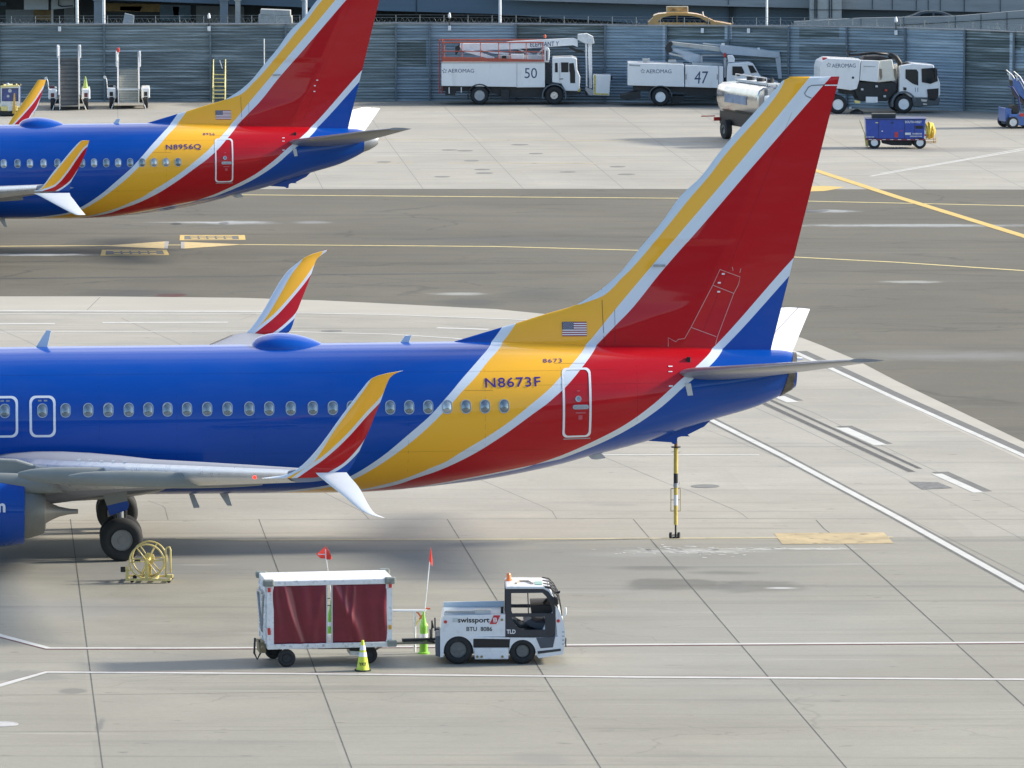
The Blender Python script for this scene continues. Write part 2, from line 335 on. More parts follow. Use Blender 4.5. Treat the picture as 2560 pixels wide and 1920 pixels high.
# shoulder strip, paler band that runs along the taxiway edge
shl=mat('pale_concrete_shoulder',(.37,.35,.295),.8,var=.08,vs=.5,stretch=(.4,1,1),bump=.1)
edge=[(-900,741),(0,741),(250,741),(600,744.5),(802,751),(947,758),(1240,773),(1362,785),(1500,790),(1700,801),(1900,822),(2005,845),(2051,862.5),(2141,900),(2240,952),(2560,1105),(3300,1470)]
inn=[(3300,1525),(2560,1152),(2240,1004),(2100,934),(1990,884),(1880,850),(1700,826),(1500,812),(1316,800),(1240,796),(976,787),(745,781.5),(600,780),(0,777),(-900,775)]
sheet('pavement',[G(u,v) for u,v in edge+inn],.003,shl)
def ribbon(bm,px,w,z):
    P=[G(u,v) for u,v in px]; L=[];R=[]
    for i,p in enumerate(P):
        d=(P[min(i+1,len(P)-1)]-P[max(i-1,0)]); d.z=0; d.normalize(); n=Vector((-d.y,d.x,0))*w/2
        L.append((p.x+n.x,p.y+n.y,z)); R.append((p.x-n.x,p.y-n.y,z))
    bm.grid([L,R]); return bm
def up_normals(o):
    me=o.data; bm=bmesh.new(); bm.from_mesh(me)
    for f in bm.faces:
        if f.normal.z<0: f.normal_flip()
    bm.to_mesh(me); bm.free(); return o
def lines(name,lst,z,m):
    b=MB()
    for px,w in lst: ribbon(b,px,w,z)
    return struct(up_normals(b.build(name,m,norm=False)))
PW=mat('worn_white_marking',(.50,.50,.47),.7,var=.10,vs=1.2,dirt=.25)
PR=mat('dark_red_marking_edge',(.15,.07,.07),.8,var=.3,vs=3)
PY=mat('yellow_marking',(.56,.39,.10),.7,var=.14,vs=2.,dirt=.5)
PYP=mat('faded_yellow_marking',(.42,.37,.24),.75,var=.2,vs=1.2,dirt=.5)
PO=mat('faded_orange_marking',(.42,.33,.18),.75,var=.3,vs=.9,dirt=1.)
JT=mat('joint_sealant',(.085,.085,.078),.8,var=.4,vs=2)
JTF=mat('pale_joint_sealant',(.17,.165,.15),.8,var=.3,vs=1)
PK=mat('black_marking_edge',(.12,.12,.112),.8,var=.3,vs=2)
PYL=mat('pale_yellow_marking',(.60,.50,.22),.75,var=.15,vs=1.5,dirt=.4)
# service road lines
A_=[(-900,783),(0,785),(640,784),(745,783),(960,787),(1240,797),(1316,800),(1500,812),(1700,828),(1880,853),(1988,881),(2074,920),(2240,997),(2560,1140),(3200,1440)]
B_=[(-900,833),(0,831),(640,828),(745,830),(976,836),(1135,846),(1400,880),(1600,955),(1777,1050),(1956,1140),(2240,1292),(2560,1470),(2900,1660)]
lines('road_marking_lines',[(A_,.23),([(-900,777),(0,777.5),(600,779),(700,779)],.4),(B_,.23),([(-400,811),(137,809.5)],.4),([(256,807),(570,806)],.4),([(1092,820),(1222,824)],.4),
  ([(1946,991),(1982,1006)],.42),([(2104,1070),(2201,1113)],.42),([(2342,1185),(2447,1232)],.32),([(1500,1137.5),(1898,1138)],.2)],.009,PW)
lines('road_marking_black_edges',[([(u,v-4) for u,v in B_[8:]],.3),([(u,v+3.) for u,v in B_[8:]],.3),([(u+8,v-3) for u,v in A_[10:]],.6),([(1950,985),(1990,1002)],.5),([(2110,1065),(2212,1110)],.5),([(2350,1180),(2460,1229)],.5)],.006,PK)  # black borders painted beside the white road lines
f1=[(-300,1500),(0,1589),(121,1621),(440,1621),(650,1620)]; f1b=[(650,1619.5),(1030,1617),(1418,1613),(2560,1606.5),(2900,1604)]
g1=[(-300,1805),(0,1714),(116,1681),(700,1684.5),(1160,1689),(1600,1693.5),(2560,1699),(2900,1701)]
lines('marking_edge_lines',[([(u,v+1.4) for u,v in f1+f1b[1:]],.26),([(u,v-1.2) for u,v in g1],.26)],.006,PR)
lines('white_stand_lines',[(f1+f1b[1:],.22),(g1,.24)],.010,PW)
lines('lead_in_line',[([(440,1346.5),(600,1350),(1200,1348.5),(1689,1346),(2233,1343)],.30)],.006,PYP)
lines('yellow_patch_marking',[([(1945,1347),(2222,1345)],2.3)],.007,PO)
t2=[(-900,624),(0,616),(260,614.3),(419,613),(640,612),(1240,616.7),(1590,626),(1985,643),(2240,656),(2560,677),(3200,720)]
t1=[(-300,480),(560,487),(1240,492.5),(1700,496),(2030,503.5),(2240,508),(2560,515),(3200,530)]
lines('taxiway_centre_lines',[(t2,.30),(t1,.32)],.010,PYL)
lines('taxi_lane_line',[([(1985,411),(2041,427),(2240,492),(2560,591),(3000,730)],.50)],.014,PY)
lines('far_white_line',[([(2176,441),(2375,407),(2560,375),(2900,318)],.22),([(2200,434),(2400,400.5),(2560,371),(2900,313)],.16)],.010,PW)
lines('faded_far_lines',[([(880,349),(1500,351.5),(1810,354)],.3),([(870,408),(1034,408)],.3),([(1118,408),(1490,408.5)],.3)],.006,PO)
def flat(name,polys,z,m):
    b=MB()
    for pl in polys: b.poly([(*G(u,v).xy,z) for u,v in pl])
    return struct(up_normals(b.build(name,m,norm=False)))
k=.28933
flat('yellow_arrow_marking',[[(2028,466),(2060,465),(2112,468),(2085,474),(2060,478),(2026,479)]],.010,PY)
flat('taxiway_wedge_marking',[Z(0,400,k,[(880,744),(1425,706),(1420,768)]),Z(0,400,k,[(1592,710),(2110,733),(1590,768)])],.014,mat('pale_wedge_paint',(.55,.42,.18),.7,var=.14,vs=1.5,dirt=.4))
flat('taxiway_wedge_ends',[Z(0,400,k,[(1425,705),(1460,706),(1448,768),(1418,768)]),Z(0,400,k,[(1562,710),(1594,710),(1594,769),(1562,768)])],.016,mat('grey_marking_base',(.32,.32,.31),.8,var=.2))
def frame_mark(o,i):
    n=len(o); b=MB()
    for j in range(n): b.poly([(*G(*q).xy,.010) for q in (o[j],o[(j+1)%n],i[(j+1)%n],i[j])])
    return b
b1o=Z(0,400,k,[(1555,650),(2115,650),(2122,692),(1552,695)]); b1i=Z(0,400,k,[(1593,657),(2060,657),(2065,688),(1592,689)])
b2o=Z(0,400,k,[(880,778),(1440,777),(1463,823),(868,828)]); b2i=Z(0,400,k,[(916,785),(1404,784),(1420,818),(910,821)])
for o_,i_ in ((b1o,b1i),(b2o,b2i)):
    struct(up_normals(frame_mark(o_,i_).build('position_marking_frame',PY,norm=False)))
flat('position_marking_base',[b1i,b2i],.007,PK)
# the squat painted figures inside the frames read as stretched strokes
st=[]
for (a,b_,c,d) in ((1645,664,2020,684),(978,790,1365,814)):
    w=c-a
    for q in range(5):
        x=a+w*q/5; st.append(Z(0,400,k,[(x,b_),(x+w*.16,b_),(x+w*.16,b_+7),(x,b_+7)])); st.append(Z(0,400,k,[(x+w*.02,d-7),(x+w*.17,d-7),(x+w*.17,d),(x+w*.02,d)]))
flat('position_marking_strokes',st,.012,PY)
# joints
VX,VY=-76,-637
js=[]
def toward(u,v,u2v): 
    x0,y0=u,v; t=(u2v-y0)/(VY-y0); return (x0+(VX-x0)*t,u2v)
for u in (-294,176,647,1118,1583):
    js.append(([(u,1298),toward(u,1298,2100)],.024))
js.append(([(-300,1303),(360,1301),(1100,1298),(1620,1296),(2050,1297),(2900,1300)],.03))
js.append(([(2040,1300),(2060,1322),(2118,1365),(2220,1454),(2560,1764),(2700,1890)],.03))
lines('slab_joints',js,.0045,JT)
jf=[([(370,1252),(404,1264),(412,1270),(420,1300)],.03),([(740,1200),(811,1232),(905,1279),(922,1298)],.03),([(1100,1150),(1200,1199),(1370,1272),(1381,1279),(1392,1298)],.03),([(1440,1115),(1516,1145),(1669,1209),(1715,1224),(1842,1277),(1855,1285),(1870,1297)],.03),
 ([(1750,1068),(2000,1165),(2300,1310),(2560,1440)],.02),([(-100,1738),(234,1737),(700,1731),(1400,1728)],.022),([(-100,1831),(245,1829)],.025),([(245,1829),(850,1824)],.014),([(1450,1822),(2700,1812)],.012),
 ([(280,1424),(640,1424)],.02),([(304,796),(443,857),(520,900)],.03),([(-60,800),(0,824),(67,853),(120,880)],.03),([(250,743),(218,775)],.03),([(700,762),(600,800)],.02),([(600,786),(964,799),(1240,822),(1400,845)],.03),([(-400,781.5),(640,782.5)],.1),
 ([(1883,1017),(1990,1065),(2230,1180)],.03),([(1936,996),(2030,1030),(2280,1150)],.03),([(2230,1180),(2560,1350)],.02),([(2280,1150),(2560,1280)],.02)]
for u in range(-115,2800,204):
    if 250<u<280: continue
    t=lambda vv:(u+(239-u)*(265-vv)/(265+637),vv)
    jf.append(([t(256),t(340),t(474)],.03))
for vv in (296,318,392,430): jf.append(([(-300,vv),(2900,vv+1)],.035))
lines('fine_joints',jf,.0035,JTF)
lines('asphalt_seam',[([(-300,699),(0,697),(270,694),(600,691),(745,688),(1240,683)],.35),([(-300,534),(600,537),(1500,541),(3000,556)],.07),([(-300,583),(900,586),(1700,592),(3000,611)],.07),([(-300,655),(700,655),(1500,660),(3000,705)],.07)],.008,mat('asphalt_seam',(.06,.06,.065),.8,var=.3))
# trench drain
dr=mat('drain_iron',(.13,.13,.125),.7,var=.5,vs=6,bump=.4,bs=30)
_dp=[]
for _a,_b2,_w in (((1900,1004),(2280,1180),.2),((1917,996),(2300,1172),.14)):
    for _i in range(150):
        t0=_i/150; t1=t0+.0042; _dp.append(([(_a[0]+(_b2[0]-_a[0])*t0,_a[1]+(_b2[1]-_a[1])*t0),(_a[0]+(_b2[0]-_a[0])*t1,_a[1]+(_b2[1]-_a[1])*t1)],_w))
lines('trench_drain_slots',_dp,.009,mat('drain_slot',(.045,.045,.043),.8))
lines('trench_drain',[([(1900,1004),(2280,1180)],.24),([(1917,996),(2300,1172)],.16)],.007,mat('drain_frame',(.20,.195,.18),.7,var=.4,vs=5))
flat('drain_grate',[[(2272,1205),(2345,1206),(2382,1221),(2305,1224)]],.010,dr)
mh=mat('manhole_iron',(.15,.15,.14),.7,var=.3,vs=4)
mh2=mat('pale_manhole_iron',(.42,.42,.41),.5,metal=.4,var=.3,vs=4)
def disc(u,v,ru,m,ring=None):
    c=G(u,v); r=abs(G(u+ru,v).x-c.x)
    b=MB().lathe((c.x,c.y,.0),(0,0,1),[(.006,r),(.012,r*.98),(.012,r*.9),(.009,r*.88),(.009,r*.5)],36)
    return struct(b.build('manhole_cover',m))
for u,v,r in ((1763,1216,36),(1124,375,20),(1163,377,20),(1179,402,19),(1206,424,20),(1211,433,22),(1106,442,20),(960,405,18),(1544,417,20),(1566,436,22),(1340,384,18),(1420,430,20),(1300,362,22)): disc(u,v,r,mh)
disc(829,828,27,mh); disc(6,1811,40,mh2)

# flaked white paint where an old line has been scrubbed off
_r=random.Random(4); _b=MB()
for _i in range(150):
    u=1690+_r.gauss(0,85) if _i<100 else _r.uniform(1650,2120); v=1378+_r.gauss(0,5.5) if _i<100 else 1371.5+_r.gauss(0,1.3)
    w=_r.uniform(3,16)*(.5+abs(_r.gauss(0,.7))); h=_r.uniform(.4,1.3); n=6
    c=[(u+w*math.cos(6.283*k_/n)*_r.uniform(.5,1),v+h*math.sin(6.283*k_/n)*_r.uniform(.5,1)) for k_ in range(n)]
    _b.poly([(*G(*q).xy,.005) for q in c])
struct(up_normals(_b.build('scrubbed_paint_flakes',PW,norm=False)))
# ================================================================== AIRCRAFT
NP=Fr(1689,1345,4.9)                      # near aircraft; x aft, y towards the far wing
cx0=lambda pts:[NP.L(u,v,0) for u,v in pts]
top_t=cx0([(0,868.5),(130,866.5),(480,863),(860,857.5),(1100,854.5),(1227,853),(1500,859),(1759,866),(1794,870),(1956,875.5),(1985,882)])
bot_t=cx0([(583,1232.5),(827,1230.3),(901,1228.6),(963,1225),(1071,1215),(1100,1211.5),(1200,1199),(1298,1181.7),(1400,1159),(1468.6,1139.8),(1535.5,1123.5),(1613,1102.7),(1780,1048.5),(1889,1016),(1953,987),(1980,968)])
TOPZ=top_t[0][1]; BOTZ=bot_t[0][1]
XE=NP.L(1987,930,0)[0]
top_t=[(-34.6,2.9),(-34.4,3.35),(-33.6,4.0),(-32.6,4.75),(-31.2,5.25),(-29,TOPZ)]+top_t[:-1]+[(XE,top_t[-1][1])]
bot_t=[(-34.6,2.75),(-34.3,2.3),(-33,1.85),(-31,1.5),(-28,BOTZ)]+bot_t[:-1]+[(XE,NP.L(1980,968,0)[1])]
hw_t=[(-34.6,.08),(-34.4,.45),(-33.5,1.05),(-32,1.5),(-30.5,1.76),(-28,1.88),(-7.5,1.88),(-5.5,1.845),(-3.5,1.74),(-1.8,1.57),(-.3,1.33),(1,1.06),(2.2,.78),(XE,.50)]
ftop=lambda x:smooth_tab(top_t,x); fbot=lambda x:smooth_tab(bot_t,x); fhw=lambda x:smooth_tab(hw_t,x)
def hwz(x,z):
    zt,zb=ftop(x),fbot(x); c=(zt+zb)/2; a=(zt-zb)/2; q=(z-c)/a
    return fhw(x)*math.sqrt(max(0.,1-q*q))
surf=lambda x,z:-hwz(x,z)
# livery boundaries, traced on the skin
def trace(pts,onfin=False):
    R=[]
    for u,v in pts:
        if onfin or v<856: x,z=NP.L(u,v,-.12 if v>760 else -.08)
        else:
            x,y,z=NP.LS(u,v,surf,60)
        R.append((z,x))
    R.sort(); O=[R[0]]
    for r in R[1:]:
        if r[0]>O[-1][0]+.004 and r[1]>O[-1][1]-.0: O.append(r)
    return O
b1=[(1257.4,817),(1227.6,855),(1199.6,895.7),(1156,946),(1128,980),(1107.4,1003.5),(1078.5,1036),(1017,1090),(962.7,1135.5),(915.7,1168),(877.8,1189.8),(814.5,1215)]
b2=[(1291.8,808),(1255.6,855),(1217.6,906.6),(1187,945.5),(1154,980),(1131,1007),(1105.6,1034),(1044,1092),(973.6,1146),(926.6,1176),(883,1198.8),(822,1219)]
b3=[(2025,193),(1820.5,440),(1718,560),(1634,659),(1537,774),(1464,857.5),(1423,918),(1405.7,937),(1380,966),(1320.7,1017),(1282.7,1047.6),(1237,1079.8),(1144.7,1135.6),(1116.5,1153.6),(1072,1172),(1053,1180.7),(1000,1200.3),(962.7,1210.5),(915,1222)]
b4=[(2074.5,196),(1860,440),(1757,560),(1652,680),(1579,771),(1535.6,814.6),(1491,860),(1455.5,918),(1434.6,944.5),(1407.5,974.4),(1391,989),(1367.7,1009.6),(1335,1033),(1271,1080),(1235,1104),(1200,1126),(1155.5,1150),(1090,1179),(1035,1197),(1000,1209.5),(962.7,1218.7)]
b5=[(1973,658),(1951,682),(1814,836.5),(1780,869),(1741,916),(1698,952.7),(1633,1011),(1560.8,1063),(1488.5,1101),(1425,1129.9),(1400,1140),(1307,1171)]
b6=[(1985,678),(1970,694.7),(1808,868),(1778,911.5),(1716,961.7),(1651,1019.6),(1579,1068.4),(1497.5,1110),(1434,1135.3),(1400,1148)]
BT=[trace(b) for b in (b1,b2,b3,b4,b5,b6)]
def BX(i,z):
    t=BT[i]
    if z<=t[0][0]: return t[0][1]-(t[0][0]-z)*(5.0+1.5*(i<4))
    if z>=t[-1][0]: 
        s=(t[-1][1]-t[-2][1])/(t[-1][0]-t[-2][0]); return t[-1][1]+(z-t[-1][0])*s
    return smooth_tab(t,z)
def qof(x,z,bx=BX,n=6):
    B=[bx(i,z) for i in range(n)]
    for i in range(1,n): B[i]=max(B[i],B[i-1]+.01)
    if x<B[0]: return max(0.,1-(B[0]-x)/2)
    for i in range(n-1):
        if x<B[i+1]: return i+1+(x-B[i])/(B[i+1]-B[i])
    return n+min(.99,(x-B[-1])/2)
w0=sorted([(z,x) for x,z in [NP.L(u,v,-.05) for u,v in [(1440,763),(1505,738),(1555,690),(1566,680),(1668,560),(1720,495),(1768,440),(1805,391),(1950,217),(1958,199)]]])
W0z=w0[0][0]
def paintmat(name,cols,coat=.55,rough=.3):
    m=bpy.data.materials.new(name); m.use_nodes=True; nt=m.node_tree;N=nt.nodes;K=nt.links;b=N['Principled BSDF']
    prev=None
    for i in range(len(cols)-1):
        a=N.new('ShaderNodeAttribute'); a.attribute_name='d%d'%i; g=N.new('ShaderNodeMath'); g.operation='GREATER_THAN'; g.inputs[1].default_value=0; K.new(a.outputs['Fac'],g.inputs[0])
        if prev is None: prev=g.outputs[0]
        else:
            ad=N.new('ShaderNodeMath'); ad.operation='ADD'; K.new(prev,ad.inputs[0]); K.new(g.outputs[0],ad.inputs[1]); prev=ad.outputs[0]
    sc=N.new('ShaderNodeMath'); sc.operation='MULTIPLY_ADD'; sc.inputs[1].default_value=.1; sc.inputs[2].default_value=.05; K.new(prev,sc.inputs[0])
    r=N.new('ShaderNodeValToRGB'); r.color_ramp.interpolation='CONSTANT'; e=r.color_ramp.elements
    e[0].position=0; e[0].color=(*cols[0],1); e[1].position=.1; e[1].color=(*cols[1],1)
    for i,c in enumerate(cols[2:]): q=e.new((i+2)*.1); q.color=(*c,1)
    K.new(sc.outputs[0],r.inputs[0])
    w=N.new('ShaderNodeAttribute'); w.attribute_name='edge'; l=N.new('ShaderNodeMath'); l.operation='LESS_THAN'; l.inputs[1].default_value=0; K.new(w.outputs['Fac'],l.inputs[0])
    mx=N.new('ShaderNodeMix'); mx.data_type='RGBA'; mx.inputs['B'].default_value=(.66,.74,.80,1); K.new(l.outputs[0],mx.inputs['Factor']); K.new(r.outputs[0],mx.inputs['A'])
    # slight soiling
    tc=N.new('ShaderNodeTexCoord'); mp=N.new('ShaderNodeMapping'); mp.inputs['Scale'].default_value=(.5,1,2.2); K.new(tc.outputs['Object'],mp.inputs[0]); n=N.new('ShaderNodeTexNoise'); n.inputs['Scale'].default_value=1.6; n.inputs['Detail'].default_value=8; K.new(mp.outputs[0],n.inputs['Vector'])
    rr=N.new('ShaderNodeMapRange'); rr.inputs['From Min'].default_value=.4; rr.inputs['From Max'].default_value=.75; rr.inputs['To Min'].default_value=0; rr.inputs['To Max'].default_value=.015; K.new(n.outputs['Fac'],rr.inputs[0])
    m2=N.new('ShaderNodeMix'); m2.data_type='RGBA'; m2.inputs['B'].default_value=(.5,.45,.42,1); K.new(rr.outputs[0],m2.inputs['Factor']); K.new(mx.outputs['Result'],m2.inputs['A']); K.new(m2.outputs['Result'],b.inputs['Base Color'])
    r2=N.new('ShaderNodeMapRange'); r2.inputs['To Min'].default_value=rough-.06; r2.inputs['To Max'].default_value=rough+.1; K.new(n.outputs['Fac'],r2.inputs[0]); K.new(r2.outputs[0],b.inputs['Roughness'])
    n2=N.new('ShaderNodeTexNoise'); n2.inputs['Scale'].default_value=1.1; n2.inputs['Detail'].default_value=2; K.new(mp.outputs[0],n2.inputs['Vector']); bp=N.new('ShaderNodeBump'); bp.inputs['Strength'].default_value=.10; bp.inputs['Distance'].default_value=.02; K.new(n2.outputs['Fac'],bp.inputs['Height']); K.new(bp.outputs[0],b.inputs['Coat Normal']); K.new(bp.outputs[0],b.inputs['Normal'])
    b.inputs['Coat Weight'].default_value=coat; b.inputs['Coat Roughness'].default_value=.05; b.inputs['Specular IOR Level'].default_value=.12
    return m
cB=(.0,.064,.36); cW=(.68,.75,.82); cY=(.96,.485,.035); cR=(.47,.006,.012)
LIV=paintmat('airline_paint',[cB,cW,cY,cW,cR,cW,cB])
LIVW=paintmat('winglet_paint',[cW,cY,cW,cR,cW,cB])
LB=mat('deep_blue_gloss',cB,.3,coat=.55,var=.05,vs=2,spec=.12)
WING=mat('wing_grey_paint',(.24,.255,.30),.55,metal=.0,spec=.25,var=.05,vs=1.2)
WLE=mat('bare_leading_edge',(.68,.69,.71),.3,metal=.8,var=.05)
AW=mat('aircraft_white_paint',(.80,.82,.84),.3,coat=.6,var=.04,vs=1.2)
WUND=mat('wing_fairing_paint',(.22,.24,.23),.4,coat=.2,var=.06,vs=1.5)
def setattr_(me,name,fn):
    a=me.attributes.new(name,'FLOAT','POINT'); 
    for i,v in enumerate(me.vertices): a.data[i].value=fn(v.co)
def bandit(o,fn=None,edge=None):
    for i in range(6): setattr_(o.data,'d%d'%i,lambda c,i=i:c.x-BX(i,c.z))
    setattr_(o.data,'edge',edge or (lambda c:1.)); return o
def decal_ring(pts_o,pts_i,off_o,off_i,sf=surf):
    A=[(x,sf(x,z)-off_o,z) for x,z in pts_o]; B=[(x,sf(x,z)-off_i,z) for x,z in pts_i]; A0=[(x,sf(x,z)+.01,z) for x,z in pts_o]; B0=[(x,sf(x,z)+.01,z) for x,z in pts_i]
    return MB().grid([A0,A,B,B0],closed=True)
def decal_fill(pts,off,sf=surf,bow=0.):
    """fan-filled patch following the skin"""
    n=len(pts); cx=sum(p[0] for p in pts)/n; cz=sum(p[1] for p in pts)/n; rows=[]
    for t in (1,.75,.5,.25,.02): rows.append([(cx+(x-cx)*t,sf(cx+(x-cx)*t,cz+(z-cz)*t)-off-bow*(1-t*t),cz+(z-cz)*t) for x,z in pts])
    return MB().grid(rows,closed=True,cap=True)
def seam(pts,w,off,sf,name,m,root,closed=False):
    P=[]
    for a,b in zip(pts,pts[1:]+([pts[0]] if closed else [])):
        n=max(1,int(math.dist(a,b)/.35))
        for i in range(n): P.append((a[0]+(b[0]-a[0])*i/n,a[1]+(b[1]-a[1])*i/n))
    if not closed: P.append(pts[-1])
    L=[];R=[];m_=len(P)
    for i,p in enumerate(P):
        a=P[i-1] if (i or closed) else p; c=P[(i+1)%m_] if (i<m_-1 or closed) else p
        dx,dz=c[0]-a[0],c[1]-a[1]; d=math.hypot(dx,dz) or 1; nx,nz=-dz/d*w/2,dx/d*w/2
        L.append((p[0]+nx,sf(p[0]+nx,p[1]+nz)-off,p[1]+nz)); R.append((p[0]-nx,sf(p[0]-nx,p[1]-nz)-off,p[1]-nz))
    if closed: L.append(L[0]); R.append(R[0])
    return MB().grid([L,R]).build(name,m,root)
WFR=mat('window_surround',(.38,.43,.49),.35,metal=.3)
def pane_mat(name,c1,c2,z0):
    m=bpy.data.materials.new(name); m.use_nodes=True; N=m.node_tree.nodes; b=N['Principled BSDF']; b.inputs['Base Color'].default_value=(*c1,1); b.inputs['Roughness'].default_value=.10; b.inputs['Metallic'].default_value=.55; b.inputs['Coat Weight'].default_value=.8; b.inputs['Coat Roughness'].default_value=.03
    return m
PANE=pane_mat('cabin_window_pane',(.20,.25,.28),None,0); PANEL_=pane_mat('shaded_window_pane',(.42,.47,.49),None,0)
# ---- fin
leb=[(1135,853.5),(1257,817),(1294,806.5),(1364,784.5),(1440,762),(1475,742),(1505,722),(1550,681.5),(1596,625),(1651,560),(1702.5,489),(1752,441.6),(1804,373.6),(1945.6,214.5),(1955,203),(1962,198),(1973,194.5)]
le=sorted([(z,x) for x,z in [NP.L(u,v,0) for u,v in leb]]); te=sorted([(z,x) for x,z in [NP.L(u,v,0) for u,v in [(2098,194.5),(1985,640),(1979,663),(1949,784),(1927,872.6)]]])
leF=lambda z:smooth_tab(le,z); teF=lambda z:te[0][1]+(z-te[0][0])*(te[-1][1]-te[0][1])/(te[-1][0]-te[0][0]) if z>te[0][0] else te[0][1]
FT=le[-1][0]
HIN=lambda z: teF(z)-(2.05-(z-5.3)*.16)
def finh(x,z):
    k=max(0.,min(1.,(z-5.3)/(FT-5.3))); tm=.27*(1-k)+.075*k
    d=max(0.,x-leF(z)); e=max(0.,teF(z)-x)
    a=min(1.,math.sqrt(d/(3.4-2.4*k))) if z<8 else min(1.,math.sqrt(d/(1.6-.7*k)))
    return max(.008,tm*a*min(1.,e/(2.6-1.4*k)+.06))
finsurf=lambda x,z:-finh(x,z)
def fin_mesh(x0f,x1f,z0,nz=90,nx=40,ys=1.):
    rows=[]
    for j in range(nz+1):
        z=z0+(FT+.0-z0)*j/nz; zz=min(z,FT-.001); a,b=x0f(zz),x1f(zz); row=[]
        for i in range(nx+1):
            t=(1-math.cos(math.pi*i/nx))/2 if x0f is leF else i/nx
            x=a+(b-a)*t; row.append((x,-ys*finh(x,zz),z))
        for i in range(nx-1,0,-1):
            t=(1-math.cos(math.pi*i/nx))/2 if x0f is leF else i/nx
            x=a+(b-a)*t; row.append((x,ys*finh(x,zz),z))
        rows.append(row)
    k=[(x,y*.3,z+.03) for x,y,z in rows[-1]]; rows.append(k)
    return MB().grid(rows,closed=True,cap=True)
def edgef(c):
    if c.z<W0z: return 1.
    return c.x-smooth_tab(w0,c.z)-.05
def lin_lift(sec):  return sec
def wing_sections(side,tipx,tipz,far=False):
    R=[]
    for y in (1.2,2.5,4,5.9,8,11,14,16.2,16.95):
        le_=tipx-(16.9-y)*.50; te_=tipx+1.5-(16.9-y)*.27 if y>5.9 else tipx+1.5-11*.27+.05*(5.9-y)*0
        ch=te_-le_; z=tipz-(16.9-y)*math.tan(math.radians(6.0)); t=ch*(.125-.0016*y)
        P=[]
        for i in range(25):
            a=2*math.pi*i/24; s=(1-math.cos(a))/2   # 0 LE .. 1 TE .. 0
            xx=le_+ch*s; up=i<=12
            th=t*(2.969*math.sqrt(s)-1.26*s-3.516*s*s+2.843*s**3-1.036*s**4)
            P.append((xx,side*y,z+(th*(.60+.025*(y-1.2)) if up else -th*1.25)))
        R.append(P[:-1])
    return R
def mirror(mb):
    for v in mb.b.verts: v.co.y=-v.co.y
    return mb
US=mat('flag_white',(.8,.8,.82),.45); USR=mat('flag_red',(.30,.03,.06),.45); USB=mat('flag_blue',(.02,.035,.12),.45)
def amat(name,col,alpha):
    m=mat(name,col,.6); m.node_tree.nodes['Principled BSDF'].inputs['Alpha'].default_value=alpha; return m
